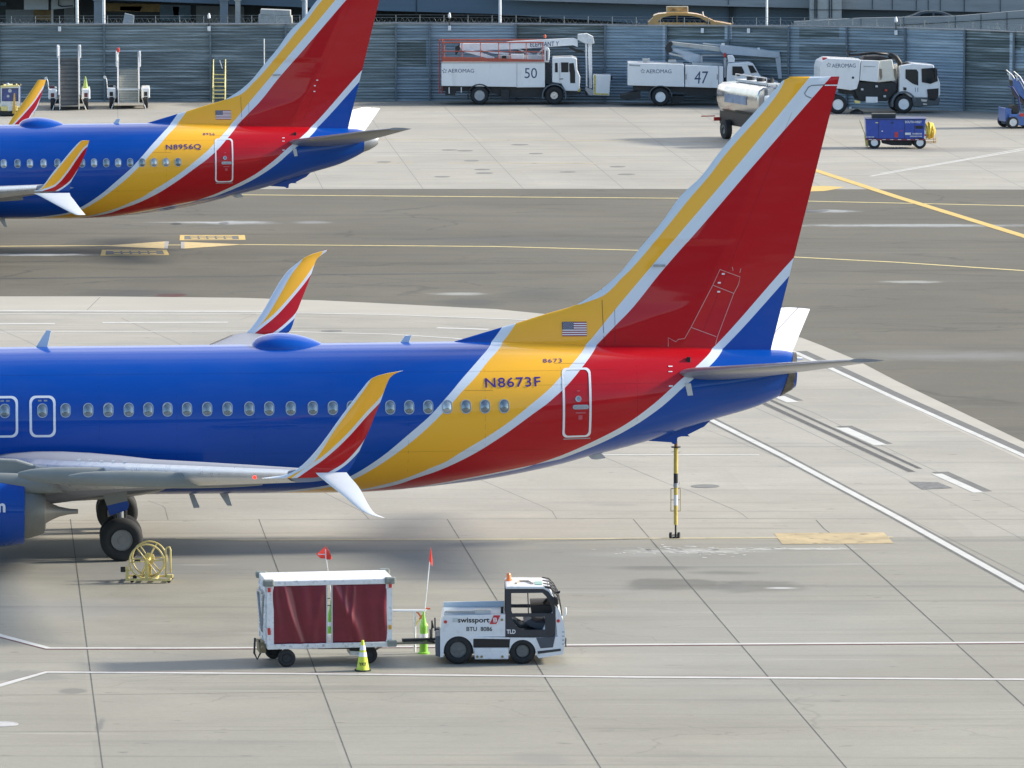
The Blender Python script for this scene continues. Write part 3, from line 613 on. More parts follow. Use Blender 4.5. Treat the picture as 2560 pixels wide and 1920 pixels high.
def aircraft(fr,label,reg,num,first,grp):
    T=thing('airliner',fr,label,'airplane',grp)
    L=NP.L
    # fuselage
    xs=[]; x=-34.6
    while x<XE: xs.append(x); x+=.12 if x>-13 else (.5 if x>-30 else .2)
    xs.append(XE); rows=[]; n=112
    for x in xs:
        zt,zb=ftop(x),fbot(x); c=(zt+zb)/2; a=(zt-zb)/2; b=fhw(x)
        rows.append([(x,b*math.sin(2*math.pi*k/n),c+a*math.cos(2*math.pi*k/n)) for k in range(n)])
    o=MB().grid(rows,closed=True,cap=True).build('fuselage',LIV,T,smooth=True)
    def fb(c): 
        return qof(c.x,c.z) if c.x>-13.5 else 0.2
    bandit(o,fb)
    o=fin_mesh(leF,lambda z:HIN(z)-.0,5.15).build('vertical_stabilizer',LIV,T,smooth=True); bandit(o,None,edgef)
    o=fin_mesh(lambda z:HIN(z)-.04,teF,te[0][0]-.03,60,14,.985).build('rudder',LIV,T,smooth=True); bandit(o,None,edgef)
    dkseam=amat('panel_seam',(.04,.03,.03),.55); pkseam=mat('pinkish_seam_sealant',(.60,.32,.30),.5)
    fs=lambda pts:[L(u,v,-.12) for u,v in pts]
    seam(fs([(1505,724),(1506,790),(1509,860)]),.02,.006,finsurf,'panel_seam',dkseam,T)
    seam(fs([(1536,774),(1536.5,862)]),.014,.006,finsurf,'panel_seam',dkseam,T)
    for pl in () if not first else ([(1669,865),(1669,843),(1688,853),(1694,847),(1710,845),(1726,817),(1781,712),(1799,673),(1850,692),(1846,711),(1834,733),(1793,841),(1788,861)],[(1781,712),(1834,733)],[(1726,817),(1790,841)],[(1830,667),(1832,676)],[(1849,682),(1852,671)]):
        seam(fs(pl),.016,.008,finsurf,'panel_seam',pkseam,T)
    for u,v in ((1807,684),(1797,706),(1795.5,728.5)):
        x,z=fs([(u,v)])[0]; MB().box(x-.04,x+.04,finsurf(x,z)-.03,finsurf(x,z),z-.02,z+.02).build('fin_vent',AW,T)
    seam(fs([(2084,212.5),(2063,212.5),(2030,214),(2022,218),(2012,234),(2016,240),(2030,246)]),.03,.008,finsurf,'panel_seam',dkseam,T)
    seam(fs([(2063,213.5),(2095,213.5)]),.03,.011,finsurf,'panel_seam',US,T)
    x,z=fs([(1648,664)])[0]; MB().box(x-.16,x+.16,finsurf(x,z)-.05,finsurf(x,z),z-.03,z+.03).build('static_port_cover',GREY,T)
    # flag of stripes and canton, painted on the fin root
    x0,z0=fs([(1405,839.7)])[0]; x1,z1=fs([(1466,803.5)])[0]
    def fq(b,xa,za,xb,zb2,off):
        n=6; b.grid([[(xa+(xb-xa)*i/n,finsurf(xa+(xb-xa)*i/n,zz)-off,zz) for i in range(n+1)] for zz in (za,(za+zb2)/2,zb2)]); return b
    fl=fq(MB(),x0,z0,x1,z1,.012).build('painted_flag',USR,T); b=MB(); zc=z0+(z1-z0)*6/13; xc=x0+(x1-x0)*.46
    for i in range(1,13,2):
        za=z0+(z1-z0)*i/13; zb_=z0+(z1-z0)*(i+1)/13; fq(b,x0 if i<6 else xc,za,x1,zb_,.022)
    b.build('white_stripe',US,fl)
    fq(MB(),x0,zc,xc,z1,.024).build('canton',USB,fl)
    b=MB()
    for r in range(9):
        for c_ in range(6 if r%2==0 else 5):
            x=x0+(xc-x0)*(.09+.165*c_+(.082 if r%2 else 0)); z=zc+(z1-zc)*(.08+.105*r); y=finsurf(x,z)-.030; s=.007
            b.quad((x-s,y,z-s),(x+s,y,z-s),(x+s,y,z+s),(x-s,y,z+s))
    b.build('star',US,fl)
    # registration
    def sbox(u0,v0,u1,v1):
        a=NP.LS(u0,v1,surf); c=NP.LS(u1,v0,surf); return (a[0],a[2],c[0],c[2])
    bx=sbox(1213,942,1350.5,968.5)
    text(reg,bx,0,PURPT,T,'registration',surf=surf,rot=.012,spacing=1.12,bold=.012)
    text(num,sbox(1358,896,1404,906.5),0,PURPT,T,'fleet_number',surf=surf,spacing=1.15,bold=.003)
    # cabin windows
    us=[106,164,220.7,271,322,371,419,467.6,518,569,623.5,673,727,782,832,879.5,927.5,975.6,1023,1070.5,1118,1165,1212.6,1260.5]
    cen=[]
    for u in us: x,y,z=NP.LS(u,1030-(u-106)*.01525,surf); cen.append((x,3.845 if False else z))
    zc=sum(c[1] for c in cen)/len(cen)
    xw=[c[0] for c in cen]; xw=[xw[0]-.99]+xw+[xw[0]-.99-.508*k for k in range(1,22)]
    for i,x in enumerate(xw):
        w_,h_=.135,.185
        PO_=rrect(x-w_,zc-h_,x+w_,zc+h_,.125); PI_=rrect(x-w_+.022,zc-h_+.022,x+w_-.022,zc+h_-.022,.105)
        f=decal_ring(PO_,PI_,.014,.012).build('window',WFR,T)
        pale=(i==21) if first else (i in(22,23,19,17,13,12,10))
        decal_fill(PI_,.004,bow=.036).build('pane',PANEL_ if pale else PANE,f,smooth=True)
        if i in(4,7): 
            decal_fill(rrect(x-w_+.03,zc+.04,x+w_-.03,zc+h_-.03,.05),.009).build('window_shade',LGREY,f)
    # overwing exits
    dx=L(106.5,1040,-1.88)[0]
    for xc_ in (dx,dx-.99-.0):
        za=NP.LS(106,1093,surf)[2]; zb_=NP.LS(106,989,surf)[2]
        ox=rrect(xc_-.345,za,xc_+.345,zb_,.17,7); ix=rrect(xc_-.28,za+.062,xc_+.28,zb_-.062,.125,7)
        def dens(P):
            R=[]
            for a,b in zip(P,P[1:]+P[:1]):
                k_=max(1,int(math.dist(a,b)/.12)); R+=[(a[0]+(b[0]-a[0])*i/k_,a[1]+(b[1]-a[1])*i/k_) for i in range(k_)]
            return R
        o=MB().grid([[(x,surf(x,z)-.008,z) for x,z in P] for P in (dens(ox),[(xc_+(x-xc_)*.815,(z-(za+zb_)/2)*.89+(za+zb_)/2) for x,z in dens(ox)])],closed=True).build('overwing_exit',AW,T)
        for q in (-.07,.08): MB().box(xc_+q-.045,xc_+q+.045,surf(xc_,zc+.27)-.012,surf(xc_,zc+.27)+.01,zc+.235,zc+.275).build('exit_marking',GREY,o)
    # aft door
    a=NP.LS(1443,1093,surf); c=NP.LS(1443,919,surf); xl=NP.LS(1407,1010,surf)[0]; xr=NP.LS(1479,1010,surf)[0]; za,zb_=a[2],c[2]; xm=(xl+xr)/2
    P=dens(rrect(xl,za,xr,zb_,.13,6)); Q=[(xm+(x-xm)*(1-.12/(xr-xl)),(za+zb_)/2+(z-(za+zb_)/2)*(1-.10/(zb_-za))) for x,z in P]
    dr_=MB().grid([[(x,surf(x,z)-.009,z) for x,z in P],[(x,surf(x,z)-.009,z) for x,z in Q]],closed=True).build('rear_door',AW,T)
    x,_,z=NP.LS(1446,997,surf); PO_=rrect(x-.08,z-.08,x+.08,z+.08,.079,6)
    f=decal_ring(PO_,[(x+(p-x)*.7,z+(q-z)*.7) for p,q in PO_],.016,.014).build('door_window',WFR,dr_); 
    decal_fill([(x+(p-x)*.7,z+(q-z)*.7) for p,q in PO_],.010).build('door_window_pane',PANE,dr_)
    x0,_,z0=NP.LS(1432,1023.5,surf); x1=NP.LS(1472,1018,surf)[0]
    decal_fill(rrect(x0,z0,x1,z0+.12,.055),.014).build('handle_recess',WFR,dr_); decal_fill(rrect(x0+.04,z0+.03,x1-.04,z0+.09,.03),.024).build('door_handle',GREY,dr_)
    for (u0,v0,u1,v1) in ((1439,1030,1464,1034),(1446,1038,1456,1049),(1442,976,1450,978.5)):
        bb=sbox(u0,v0,u1,v1); decal_fill(rrect(*bb,.01),.010).build('door_placard',mat('faded_placard',(.50,.10,.12),.5),dr_)
    bb=sbox(1408,1094,1476,1099); decal_fill(rrect(*bb,.01),.012).build('scuff_plate',GREY,T)
    for (u0,v0,u1,v1) in ((1671,914,1681,917),(1671,927.5,1681,930),(1672,963,1682,967)):
        bb=sbox(u0,v0,u1,v1); decal_fill(rrect(*bb,.01),.012).build('trim_mark',US,T)
    x,y,z=NP.LS(1722,905,surf); MB().box(x-.05,x+.05,y-.01,y+.1,z-.13,z+.13).build('trim_scale',BLACK,T,bevel=.01)
    # fuselage seams
    sm=lambda pts:[(lambda q:(q[0],q[2]))(NP.LS(u,v,surf)) for u,v in pts]
    seam(sm([(1160,976),(1233,976)]),.01,.004,surf,'skin_seam',dkseam,T); seam(sm([(1385,908),(1462,908)]),.01,.004,surf,'skin_seam',dkseam,T)
    # tail exhaust
    cE=(ftop(XE)+fbot(XE))/2; aE=(ftop(XE)-fbot(XE))/2
    rws=[]
    if first:
        for da,db,s,rg in ((-.05,-.42,1.0,0),(-.05,-.42,1.03,0),(-.0,-.16,1.03,0),(.03,-.10,1.03,1),(.0,-.1,.86,0),(-.5,-.6,.5,0)):
            row=[]
            for k in range(32):
                w_=(1-math.cos(2*math.pi*k/32))/2; xx=XE+da+(db-da)*w_+(.035*math.sin(k*2.3)*w_ if rg else 0); q=min(xx,XE); zt,zb=ftop(q),fbot(q); c_=(zt+zb)/2; a_=(zt-zb)/2
                row.append((xx,fhw(q)*s*math.sin(2*math.pi*k/32),c_+a_*s*math.cos(2*math.pi*k/32)))
            rws.append(row)
        MB().grid(rws,closed=True,cap=True).build('exhaust_duct',mat('sooty_metal',(.10,.095,.085),.6,metal=.5,var=.4,vs=4),T,smooth=True)
    else:
        for dx_,s in ((-.02,1.01),(.25,.86),(.5,.62),(.62,.42),(.55,.3)):
            rws.append([(XE+dx_,fhw(XE)*s*math.sin(2*math.pi*k/24),cE+.1*dx_+aE*s*math.cos(2*math.pi*k/24)) for k in range(24)])
        MB().grid(rws,closed=True,cap=True).build('exhaust_cone',GREY,T,smooth=True)
    sk=amat('skin_seam_line',(.01,.01,.02),.22)
    for i in range(9):
        xx=-17.6+2.05*i; zt_,zb2=ftop(xx),fbot(xx); seam([(xx,zb2+.12+(zt_-zb2-.24)*j/14) for j in range(15)],.014,.003,surf,'skin_seam',sk,T)
    for z_,xa_,xb_ in ((4.72,-20,-1.8),(2.62,-20,-3.6),(4.36,-4.2,-.4)): seam([(xa_,z_),(xb_,z_)],.012,.003,surf,'skin_seam',sk,T)
    seam([(HIN(5.5+.5*j),5.5+.5*j) for j in range(13)],.018,.004,finsurf,'hinge_line',sk,T)
    x,z=L(1998,897,0); MB().cyl((x-.1,0,z),(x+.09,0,z),.05,.035).build('tail_light',AW,T)
    # tailplanes: near one is grey and edge-on, the far one white, with sunlight put into its colour
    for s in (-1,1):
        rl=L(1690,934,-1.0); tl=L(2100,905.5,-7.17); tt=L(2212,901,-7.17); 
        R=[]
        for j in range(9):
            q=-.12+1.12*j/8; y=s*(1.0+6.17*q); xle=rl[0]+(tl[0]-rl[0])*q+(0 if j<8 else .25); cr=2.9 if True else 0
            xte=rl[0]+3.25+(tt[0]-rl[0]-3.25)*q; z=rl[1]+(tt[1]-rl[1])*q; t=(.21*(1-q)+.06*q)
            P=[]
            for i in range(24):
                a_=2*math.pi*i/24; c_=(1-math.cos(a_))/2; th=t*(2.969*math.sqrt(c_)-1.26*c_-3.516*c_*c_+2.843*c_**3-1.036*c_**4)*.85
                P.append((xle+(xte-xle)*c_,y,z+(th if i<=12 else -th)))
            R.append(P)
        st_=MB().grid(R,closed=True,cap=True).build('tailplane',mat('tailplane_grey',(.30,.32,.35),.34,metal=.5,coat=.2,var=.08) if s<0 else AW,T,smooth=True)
        # elevator gap as a thin dark strip on the upper skin
        a_=Vector(R[1][12]); b_=Vector(R[8][12]); ga=Vector(R[1][0]).lerp(a_,.68); gb=Vector(R[8][0]).lerp(b_,.62)
        up_=Vector((0,0,.14)); MB().quad(ga+up_,ga+up_+Vector((.035,0,-.002)),gb+Vector((.035,0,.05)),gb+Vector((0,0,.052))).build('elevator_gap',dkseam,st_)
        MB().cyl((rl[0]+.0,s*.8,rl[1]-.02),(rl[0]+2.8,s*.5,rl[1]+.05),.13,.1,12).build('root_fairing',LB if s<0 else LB,st_,smooth=True)
    x,y,z=NP.LS(1721,960,surf); MB().prism([(x-.1,z+.02),(x+.06,z+.02),(x+.12,z-.30),(x-.02,z-.31)],y-.05,y-.01).build('drain_blade',LGREY,T)
    # tail skid fairing
    MB().prism(cx0([(1613,1101),(1640,1102.5),(1678,1105),(1681,1109),(1690,1109),(1693,1093),(1702,1090),(1724,1090),(1718,1086),(1760,1065),(1780,1045)]),-.12,.12).build('tail_skid',LB,T,bevel=.03)
    # belly drain mast and antennas
    def blade(pts,m,y=0,nm='antenna',t=.02): return MB().prism([L(u,v,y) for u,v in pts],y-t,y+t).build(nm,m,T,bevel=.008)
    blade([(1468,1138),(1500,1130),(1512,1141),(1514,1145),(1490,1149),(1478,1147)],LGREY,0,'drain_mast',.03)
    blade([(88,870),(116.5,825),(128,826),(118,870)],mat('pale_blue_antenna',(.50,.62,.74),.4),0)
    blade([(1000,857),(1013,839),(1029,837.5),(1022,857)],mat('pale_blue_antenna',(.50,.62,.74),.4),0)
    blade([(546,1230),(569,1230),(580,1264),(568,1264)],LGREY,0); blade([(472,1234),(486,1236),(500,1269),(484,1270)],LGREY,0)
    # satcom dome
    xa=L(624,862,0)[0]; xb=L(818,857,0)[0]; zt=L(700,832,0)[1]; R=[]
    for j in range(25):
        q=j/24; x=xa+(xb-xa)*q; p=q**.72; hgt=(math.sin(math.pi*min(1,p))**.62 if 0<q<1 else 0.); R.append([(x,.62*hgt**.8*math.cos(math.pi*2*k/28) if hgt else 0,TOPZ-.10+(zt-TOPZ+.10)*hgt*max(0,math.sin(math.pi*2*k/28))+ (-.05 if math.sin(math.pi*2*k/28)<0 else 0)) for k in range(28)])
    MB().grid(R,closed=True).build('antenna_dome',LB,T,smooth='all')
    # wings
    tl=L(716,1187,-16.9)
    for s in (-1,1):
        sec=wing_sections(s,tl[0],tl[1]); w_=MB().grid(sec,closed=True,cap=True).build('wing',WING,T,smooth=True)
        R=[]
        for P in sec[1:]:
            ch=P[12][0]-P[0][0]; f=[Vector(p) for p in (P[21],P[22],P[23],P[0],P[1],P[2])]; c_=Vector(P[12]); R.append([q+(q-c_).normalized()*.02+Vector((0,0,.022 if i>3 else -.022)) for i,q in enumerate(f)])
        MB().grid(R).build('leading_edge_slat',WLE,w_,smooth=True)
        for k_,(yy,ep,ln,rr_) in enumerate(((5.2,(250,1213),4.2,.27),(8.4,(480,1197),4.4,.24),(12.2,(657,1205),4.8,.21))):
            ex,z=L(ep[0],ep[1],-yy); x0=ex-ln
            pr=[(ln*t,rr_*math.sin(math.pi*min(1,t**.8*.93+.03))**.6) for t in [i/14 for i in range(15)]]
            z+=.04*ln
            ff=MB().lathe((x0,s*yy,z-.02),(1,0,-.04),pr,16); 
            for v_ in ff.b.verts: v_.co.y=s*yy+(v_.co.y-s*yy)*.55
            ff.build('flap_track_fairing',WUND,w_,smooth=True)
        if s<0:
            for k_ in range(8):
                x,z=L(197+k_*28.6,1151+k_*1.3,-9); yv=-9.0
                ch=sec[5]; 
                MB().box(x-.04,x+.04,yv-.03,yv+.03,z-.03,z+.03).build('vortex_generator',AW,w_)
    if first: twinglets(T,L)
    else: maxwinglets(T,fr)
    # belly fairing
    R=[]
    for j in range(25):
        t=j/24; x=-20.5+7.4*t; g=max(0.,math.sin(math.pi*t))**.45
        R.append([(x,1.95*g*math.cos(2*math.pi*k/32),1.78+(.56*g if math.sin(2*math.pi*k/32)<0 else .75*g)*math.sin(2*math.pi*k/32)) for k in range(32)])
    MB().grid(R,closed=True).build('belly_fairing',mat('fairing_grey',(.22,.23,.23),.4,coat=.3,var=.06),T,smooth='all')
    # engines
    for s in (-1,1):
        y=s*4.83; ec=L(62,1277,-4.83); zc_=ec[1]-.0; x1=ec[0]
        cw=MB().lathe((x1,y,zc_),(-1,0,0.02),[(.0,.80),(.02,.86),(.5,.93),(1.4,1.02),(2.6,1.07),(3.6,1.03),(4.0,.95),(4.08,.86),(3.95,.78),(3.0,.78)],48).build('engine_cowl',LB,T,smooth=True)
        MB().lathe((x1-.15,y,zc_),(1,0,-.02),[(0,.74),(.3,.70),(.55,.62),(.66,.56),(.60,.50),(.3,.45)],36).build('engine_nozzle',mat('nozzle_grey',(.19,.20,.19),.45,metal=.4,var=.1),cw,smooth=True)
        MB().lathe((x1+.02,y,zc_-.02),(1,0,-.02),[(0,.62),(.38,.56),(.52,.48),(.50,.44)],36).build('core_nozzle',mat('warm_grey_metal',(.30,.29,.27),.45,metal=.5,var=.1),cw,smooth=True)
        MB().lathe((x1+.30,y,zc_-.03),(1,0,0.0),[(0,.40),(.2,.33),(.38,.22),(.6,.13),(.85,.075),(1.08,.06),(1.08,.02)],28).build('exhaust_plug',mat('warm_grey_metal',(.30,.29,.27),.45,metal=.5,var=.1),cw,smooth=True)
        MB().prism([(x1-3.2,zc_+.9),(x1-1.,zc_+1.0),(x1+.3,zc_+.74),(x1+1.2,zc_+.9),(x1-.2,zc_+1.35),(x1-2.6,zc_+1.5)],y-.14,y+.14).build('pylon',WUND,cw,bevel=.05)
        if s<0:
            es=lambda x,z:y-math.sqrt(max(.01,(.80+.13*min(1,(x1-x)/.5))**2-(z-zc_)**2))
            bb=(L(-17,1280,-5.7)[0],L(-5,1280,-5.7)[1],L(13.5,1257,-5.7)[0],L(-5,1258,-5.7)[1])
            text('m',bb,0,US,cw,'lettering',surf=es,bold=.03,off=.03)
            MB().cyl((x1-1.6,y,zc_-.85),(x1-1.2,y,zc_-1.02),.05).build('drain_pipe',GREY,cw)
    # main gear
    gx=L(304,1350,-3.3)[0]
    for s in (-1,1):
        gy=s*2.86
        g_=MB().cyl((gx-.05,gy,2.3),(gx,gy,.55),.10,.085,16).cyl((gx,gy-.5,.565),(gx,gy+.5,.565),.07,n=12).cyl((gx-.02,gy,1.1),(gx-.5,gy*.8,2.2),.05).build('gear_leg',GREY,T,smooth=True)
        MB().cyl((gx-.15,gy-.1,.85),(gx-.22,gy,1.6),.03).cyl((gx+.12,gy,.8),(gx+.1,gy,1.9),.025).build('torque_link',DARK,g_)
        for d in (-1,1):
            yy=gy+d*.43; y0_,y1_=(yy-.2,yy+.2); wheel(T,gx,y0_,y1_,.565,rimm=mat('wheel_hub_grey',(.20,.21,.21),.5,var=.1),rr=.50,name='main_wheel',hub=False,n=40)
        yd=gy-s*(-.22)
        q=lambda u,v:L(u,v,-3.1)
        pA=[q(256,1234.5),(q(282,1219)),(q(315,1217)),(q(319,1252)),(q(267,1264))]; pB=[q(267,1264),q(319,1252),q(323,1262),q(318,1275),q(274,1289)]
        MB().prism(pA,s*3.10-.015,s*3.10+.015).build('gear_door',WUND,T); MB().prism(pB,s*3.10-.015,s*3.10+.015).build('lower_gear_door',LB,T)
    ngx=-30.4
    g_=MB().cyl((ngx,0,2.),(ngx,0,.35),.07).build('nose_gear_leg',GREY,T)
    for d in (-.26,.12): wheel(T,ngx,d,d+.16,.34,name='nose_wheel',hub=False)
    # flight deck glazing
    for (xa_,xb_) in ((-33.05,-32.55),(-32.5,-32.0)):
        decal_fill([(xa_,3.95),(xb_,4.02),(xb_,4.5 if xb_>-32.3 else 4.4),(xa_+.18,4.28)],.01).build('cockpit_window',GLASS,T)
    return T
def wingband(bt):
    def fx(i,z):
        t=bt[i]
        if z<=t[0][0]: s=(t[1][1]-t[0][1])/(t[1][0]-t[0][0]); return t[0][1]+(z-t[0][0])*s
        if z>=t[-1][0]: s=(t[-1][1]-t[-2][1])/(t[-1][0]-t[-2][0]); return t[-1][1]+(z-t[-1][0])*s
        return smooth_tab(t,z)
    return fx
def sail(T,Lf,led,ted,yf,name,m,bands=None,t=.05,nz=44,nx=22):
    """thin tapered aerofoil from traced leading and trailing edges; yf(z) gives the cant"""
    def sol(u,v):
        y=yf(4.5)
        for _ in range(6): x,z=Lf(u,v,y); y=yf(z)
        return (z,x)
    A=sorted(sol(u,v) for u,v in led); B=sorted(sol(u,v) for u,v in ted); z0=max(A[0][0],B[0][0]); z1=min(A[-1][0],B[-1][0])
    fa=lambda z:smooth_tab(A,z); fb=lambda z:smooth_tab(B,z)
    rows=[]
    for j in range(nz+1):
        z=z0+(z1-z0)*j/nz; a,b=fa(z),fb(z); b=max(b,a+.015); ch=b-a; th=min(t,.055*ch+.008); row=[]
        for i in range(2*nx):
            ang=math.pi*i/nx; s=(1-math.cos(ang))/2; h=th*(2.969*math.sqrt(s)-1.26*s-3.516*s*s+2.843*s**3-1.036*s**4)*1.3+.002
            row.append((a+ch*s,yf(z)+(-h if i<=nx else h),z))
        rows.append(row)
    o=MB().grid(rows,closed=True,cap=True).build(name,m,T,smooth=True)
    if bands:
        bt=[]
        for bnd in bands:
            r=sorted(sol(u,v) for u,v in bnd); bt.append(r)
        fx=wingband(bt)
        for i in range(5): setattr_(o.data,'d%d'%i,lambda c,i=i:c.x-fx(i,c.z))
        setattr_(o.data,'edge',lambda c:1.)
    return o
def twinglets(T,L):
    k=.27125; X=lambda p:Z(480,880,k,p)
    led=X([(640,1163),(760,1150),(870,1128),(960,1085),(1040,1020),(1150,900),(1400,560),(1560,350),(1640,255),(1680,230),(1780,200),(1860,184),(1940,172)])
    ted=X([(1100,1168),(1150,1150),(1425,1108),(1500,1000),(1570,850),(1640,700),(1680,600),(1740,450),(1790,310),(1820,245),(1860,205),(1942,171)])
    w1=X([(930,1125),(1105,1030),(1160,960),(1300,740),(1460,520),(1600,330),(1640,268),(1662,225)])
    w2=X([(960,1128),(1100,1030),(1200,960),(1400,780),(1600,560),(1760,385),(1790,330),(1850,250)])
    w3=[(u+5,v+6.5) for u,v in w2]
    w4=X([(1200,1135),(1265,1103),(1400,1020),(1560,850),(1600,790)]); w5=[(u+4,v+6) for u,v in w4]
    yf=lambda z:-16.95-max(0.,z-4.05)*.36-(.0 if z>4.2 else 0)
    sail(T,L,led,ted,yf,'winglet',LIVW,[w1,w2,w3,w4,w5])
    # lower strake, splayed outward
    led=X([(1140,1112),(1160,1135),(1230,1195),(1400,1330),(1570,1470),(1640,1500),(1700,1515),(1775,1529)]); ted=X([(1424,1108),(1440,1130),(1540,1250),(1640,1430),(1690,1490),(1775,1528)])
    yg=lambda z:-17.0-max(0.,3.95-z)*.75
    s=sail(T,L,led,ted,yg,'winglet_strake',AW,t=.03); 
    # far wing tip
    k=.28933; X=lambda p:Z(600,560,k,p)
    led=X([(-40,990),(0,975),(80,915),(180,780),(400,420),(530,310),(560,288),(620,260),(700,237),(768,221)]); ted=X([(100,1000),(425,932),(480,790),(530,660),(600,480),(640,360),(665,300),(700,270),(768,223)])
    w1=X([(30,985),(150,890),(200,840),(350,600),(440,440),(540,306),(548,290)]); w2=X([(60,960),(180,870),(300,770),(420,640),(560,470),(650,340),(700,265)])
    w3=[(u+4,v+6) for u,v in w2]; w4=X([(250,960),(300,930),(400,850),(480,770),(520,700)]); w5=[(u+4,v+5) for u,v in w4]
    yf=lambda z:16.95+max(0.,z-4.05)*.36
    o=sail(T,L,led,ted,yf,'winglet',LIVW,[w1,w2,w3,w4,w5])
    led=[(u-0,v+0) for u,v in Z(600,560,k,[(20,985),(60,1050),(300,1300)])]; ted=Z(600,560,k,[(300,985),(330,1050),(330,1300)])
    sail(T,L,led,ted,lambda z:17.0+max(0.,3.95-z)*.75,'winglet_strake',AW,t=.03)
    x,z=L(640,1192,-16.6)
    MB().lathe((x,-16.7,z),(-1,0,0),[(0,.035),(.05,.04),(.08,.02)],12).build('navigation_light',mat('lit_red_lamp',(1.,.02,.01),.3,emit=2.5),T,smooth=True)
def maxwinglets(T,fr):
    L=fr.L; k=.28933
    led=[(84,478),(95.5,474.5),(112,459),(130,434),(152,408),(173.6,382),(199.6,354),(204,351.2)]; ted=[(150,478),(175,477),(176.5,460),(193.8,425.3),(212.7,384.8),(221,358.7),(223,351)]
    w1=[(93,478),(105,470),(130,440),(173.6,387),(200,356),(204,351)]; w2=[(103,474),(135,462),(165,430),(190,394),(208,370),(222,358)]; w3=[(u+2.5,v+3.5) for u,v in w2]
    w4=[(137,478),(160,464),(178,448),(190,430)]; w5=[(u+2.5,v+3.5) for u,v in w4]
    sail(T,L,led,ted,lambda z:-16.95-max(0,z-4.)*.36,'winglet',LIVW,[w1,w2,w3,w4,w5])
    led=[(83,483),(95,488),(107,494),(140,512),(170,528),(189.5,537.4)]; ted=[(173,474),(175,486),(185,500),(200,520),(214,537.5)]
    sail(T,L,led,ted,lambda z:-17.0-max(0.,3.95-z)*.75,'winglet_strake',AW,t=.03)
    led=[(20,312),(36,286),(66,244),(95.5,199.6)]; ted=[(72,312),(77,290.7),(89.7,274.8),(108.5,220),(115,199.4)]
    w1=[(0,312),(20,286),(60,235),(90,198)]; w2=[(30,312),(54,287),(84,252),(104,222),(116,205)]; w3=[(u+2.,v+2.5) for u,v in w2]; w4=[(64,312),(76,288),(90,268),(96,255)]; w5=[(u+2,v+2) for u,v in w4]
    sail(T,L,led,ted,lambda z:16.95+max(0,z-4.)*.36,'winglet',LIVW,[w1,w2,w3,w4,w5])
aircraft(NP,'near blue airliner lettered N8673F, its rear half filling the middle of the photo','N8673F','8673',True,'blue airliners with striped tails')
WX=NP.LS(1260.5,1012.4,surf)[0]
F2=Fr(728,619.5,6.5); 
for _ in range(6):
    d=F2.L(445.6,408,-1.88)[0]-WX
    u_=728+0; F2=Fr(F2u+d*59.5 if _ else 728+d*59.5,619.5,6.5); F2u=(F2u+d*59.5) if _ else 728+d*59.5
aircraft(F2,'farther blue airliner lettered N8956Q, its fin cut off by the top edge','N8956Q','8956',False,'blue airliners with striped tails')
# ================================================================== BLAST FENCE
wall_base=[(-1000,252),(-260,252),(0,252.5),(262,252.5),(527,252),(715,251.8),(990,251.5),(1075,251.5),(1290,252),(1512,254),(1665,256),(1820,259),(1970,263),(2090,266),(2260,271.5),(2409,277),(2528,281.5),(2700,288),(2900,296)]
wall_top=[(-1000,61),(-260,61),(0,60.7),(600,59.5),(990,57.6),(1290,59),(1665,64),(2000,65),(2234,69),(2407,73.6),(2560,80),(2900,96)]
def topz(u,v):
    g=G(u,v); d=ray(u,lerp_tab(wall_top,u)); return H+d[2]*g.y/d[1]
FW=thing('perimeter_wall',Fr(1280,252),'long tall ribbed metal wall in patchy blue grey paint behind the service trucks','wall')
O0=FW.location.copy()
tint={'m':(.20,.24,.245),'l':(.28,.36,.42),'d':(.115,.145,.14),'b':(.235,.30,.345),'w':(.50,.58,.64),'k':(.145,.18,.19)}
rects=[(-1000,59,262,255,'m'),(262,59,527,255,'k'),(262,59,527,130,'m'),(527,59,715,255,'k'),(715,59,990,255,'m'),(990,59,1075,255,'b'),(992,103,1068,168,'d'),(1075,59,1290,255,'b'),(1075,59,1290,95,'l'),(1290,59,1512,255,'b'),(1290,60,1512,97,'d'),(1290,97,1512,140,'k'),
 (1512,59,1668,258,'l'),(1660,64,1669,152,'w'),(1669,62,1815,97,'d'),(1669,97,1815,258,'b'),(1812,66,1830,96,'w'),(1830,62,1970,262,'k'),(1970,62,2115,262,'b'),(2000,66,2095,96,'d'),(2000,112,2115,150,'k'),(2115,62,2260,275,'b'),(2260,66,2409,285,'l'),(2409,60,2528,300,'m'),(2409,82,2528,199,'d'),(2528,60,2536,200,'w'),(2536,60,2950,300,'m'),(2536,88,2950,122,'d'),(2536,122,2950,170,'l')]
wm=bpy.data.materials.new('ribbed_metal_paint'); wm.use_nodes=True; N=wm.node_tree.nodes; K=wm.node_tree.links; b=N['Principled BSDF']
at=N.new('ShaderNodeAttribute'); at.attribute_name='paint'; tc=N.new('ShaderNodeTexCoord'); mp=N.new('ShaderNodeMapping'); mp.inputs['Scale'].default_value=(.10,.10,3.0); K.new(tc.outputs['Object'],mp.inputs[0])
n=N.new('ShaderNodeTexNoise'); n.inputs['Scale'].default_value=1.9; n.inputs['Detail'].default_value=7; n.inputs['Roughness'].default_value=.7; K.new(mp.outputs[0],n.inputs['Vector'])
r=N.new('ShaderNodeMapRange'); r.inputs['From Min'].default_value=.50; r.inputs['From Max'].default_value=.64; r.inputs['To Max'].default_value=.62; K.new(n.outputs['Fac'],r.inputs[0])
mx=N.new('ShaderNodeMix'); mx.data_type='RGBA'; mx.inputs['B'].default_value=(.50,.58,.62,1); K.new(r.outputs[0],mx.inputs['Factor']); K.new(at.outputs['Color'],mx.inputs['A'])
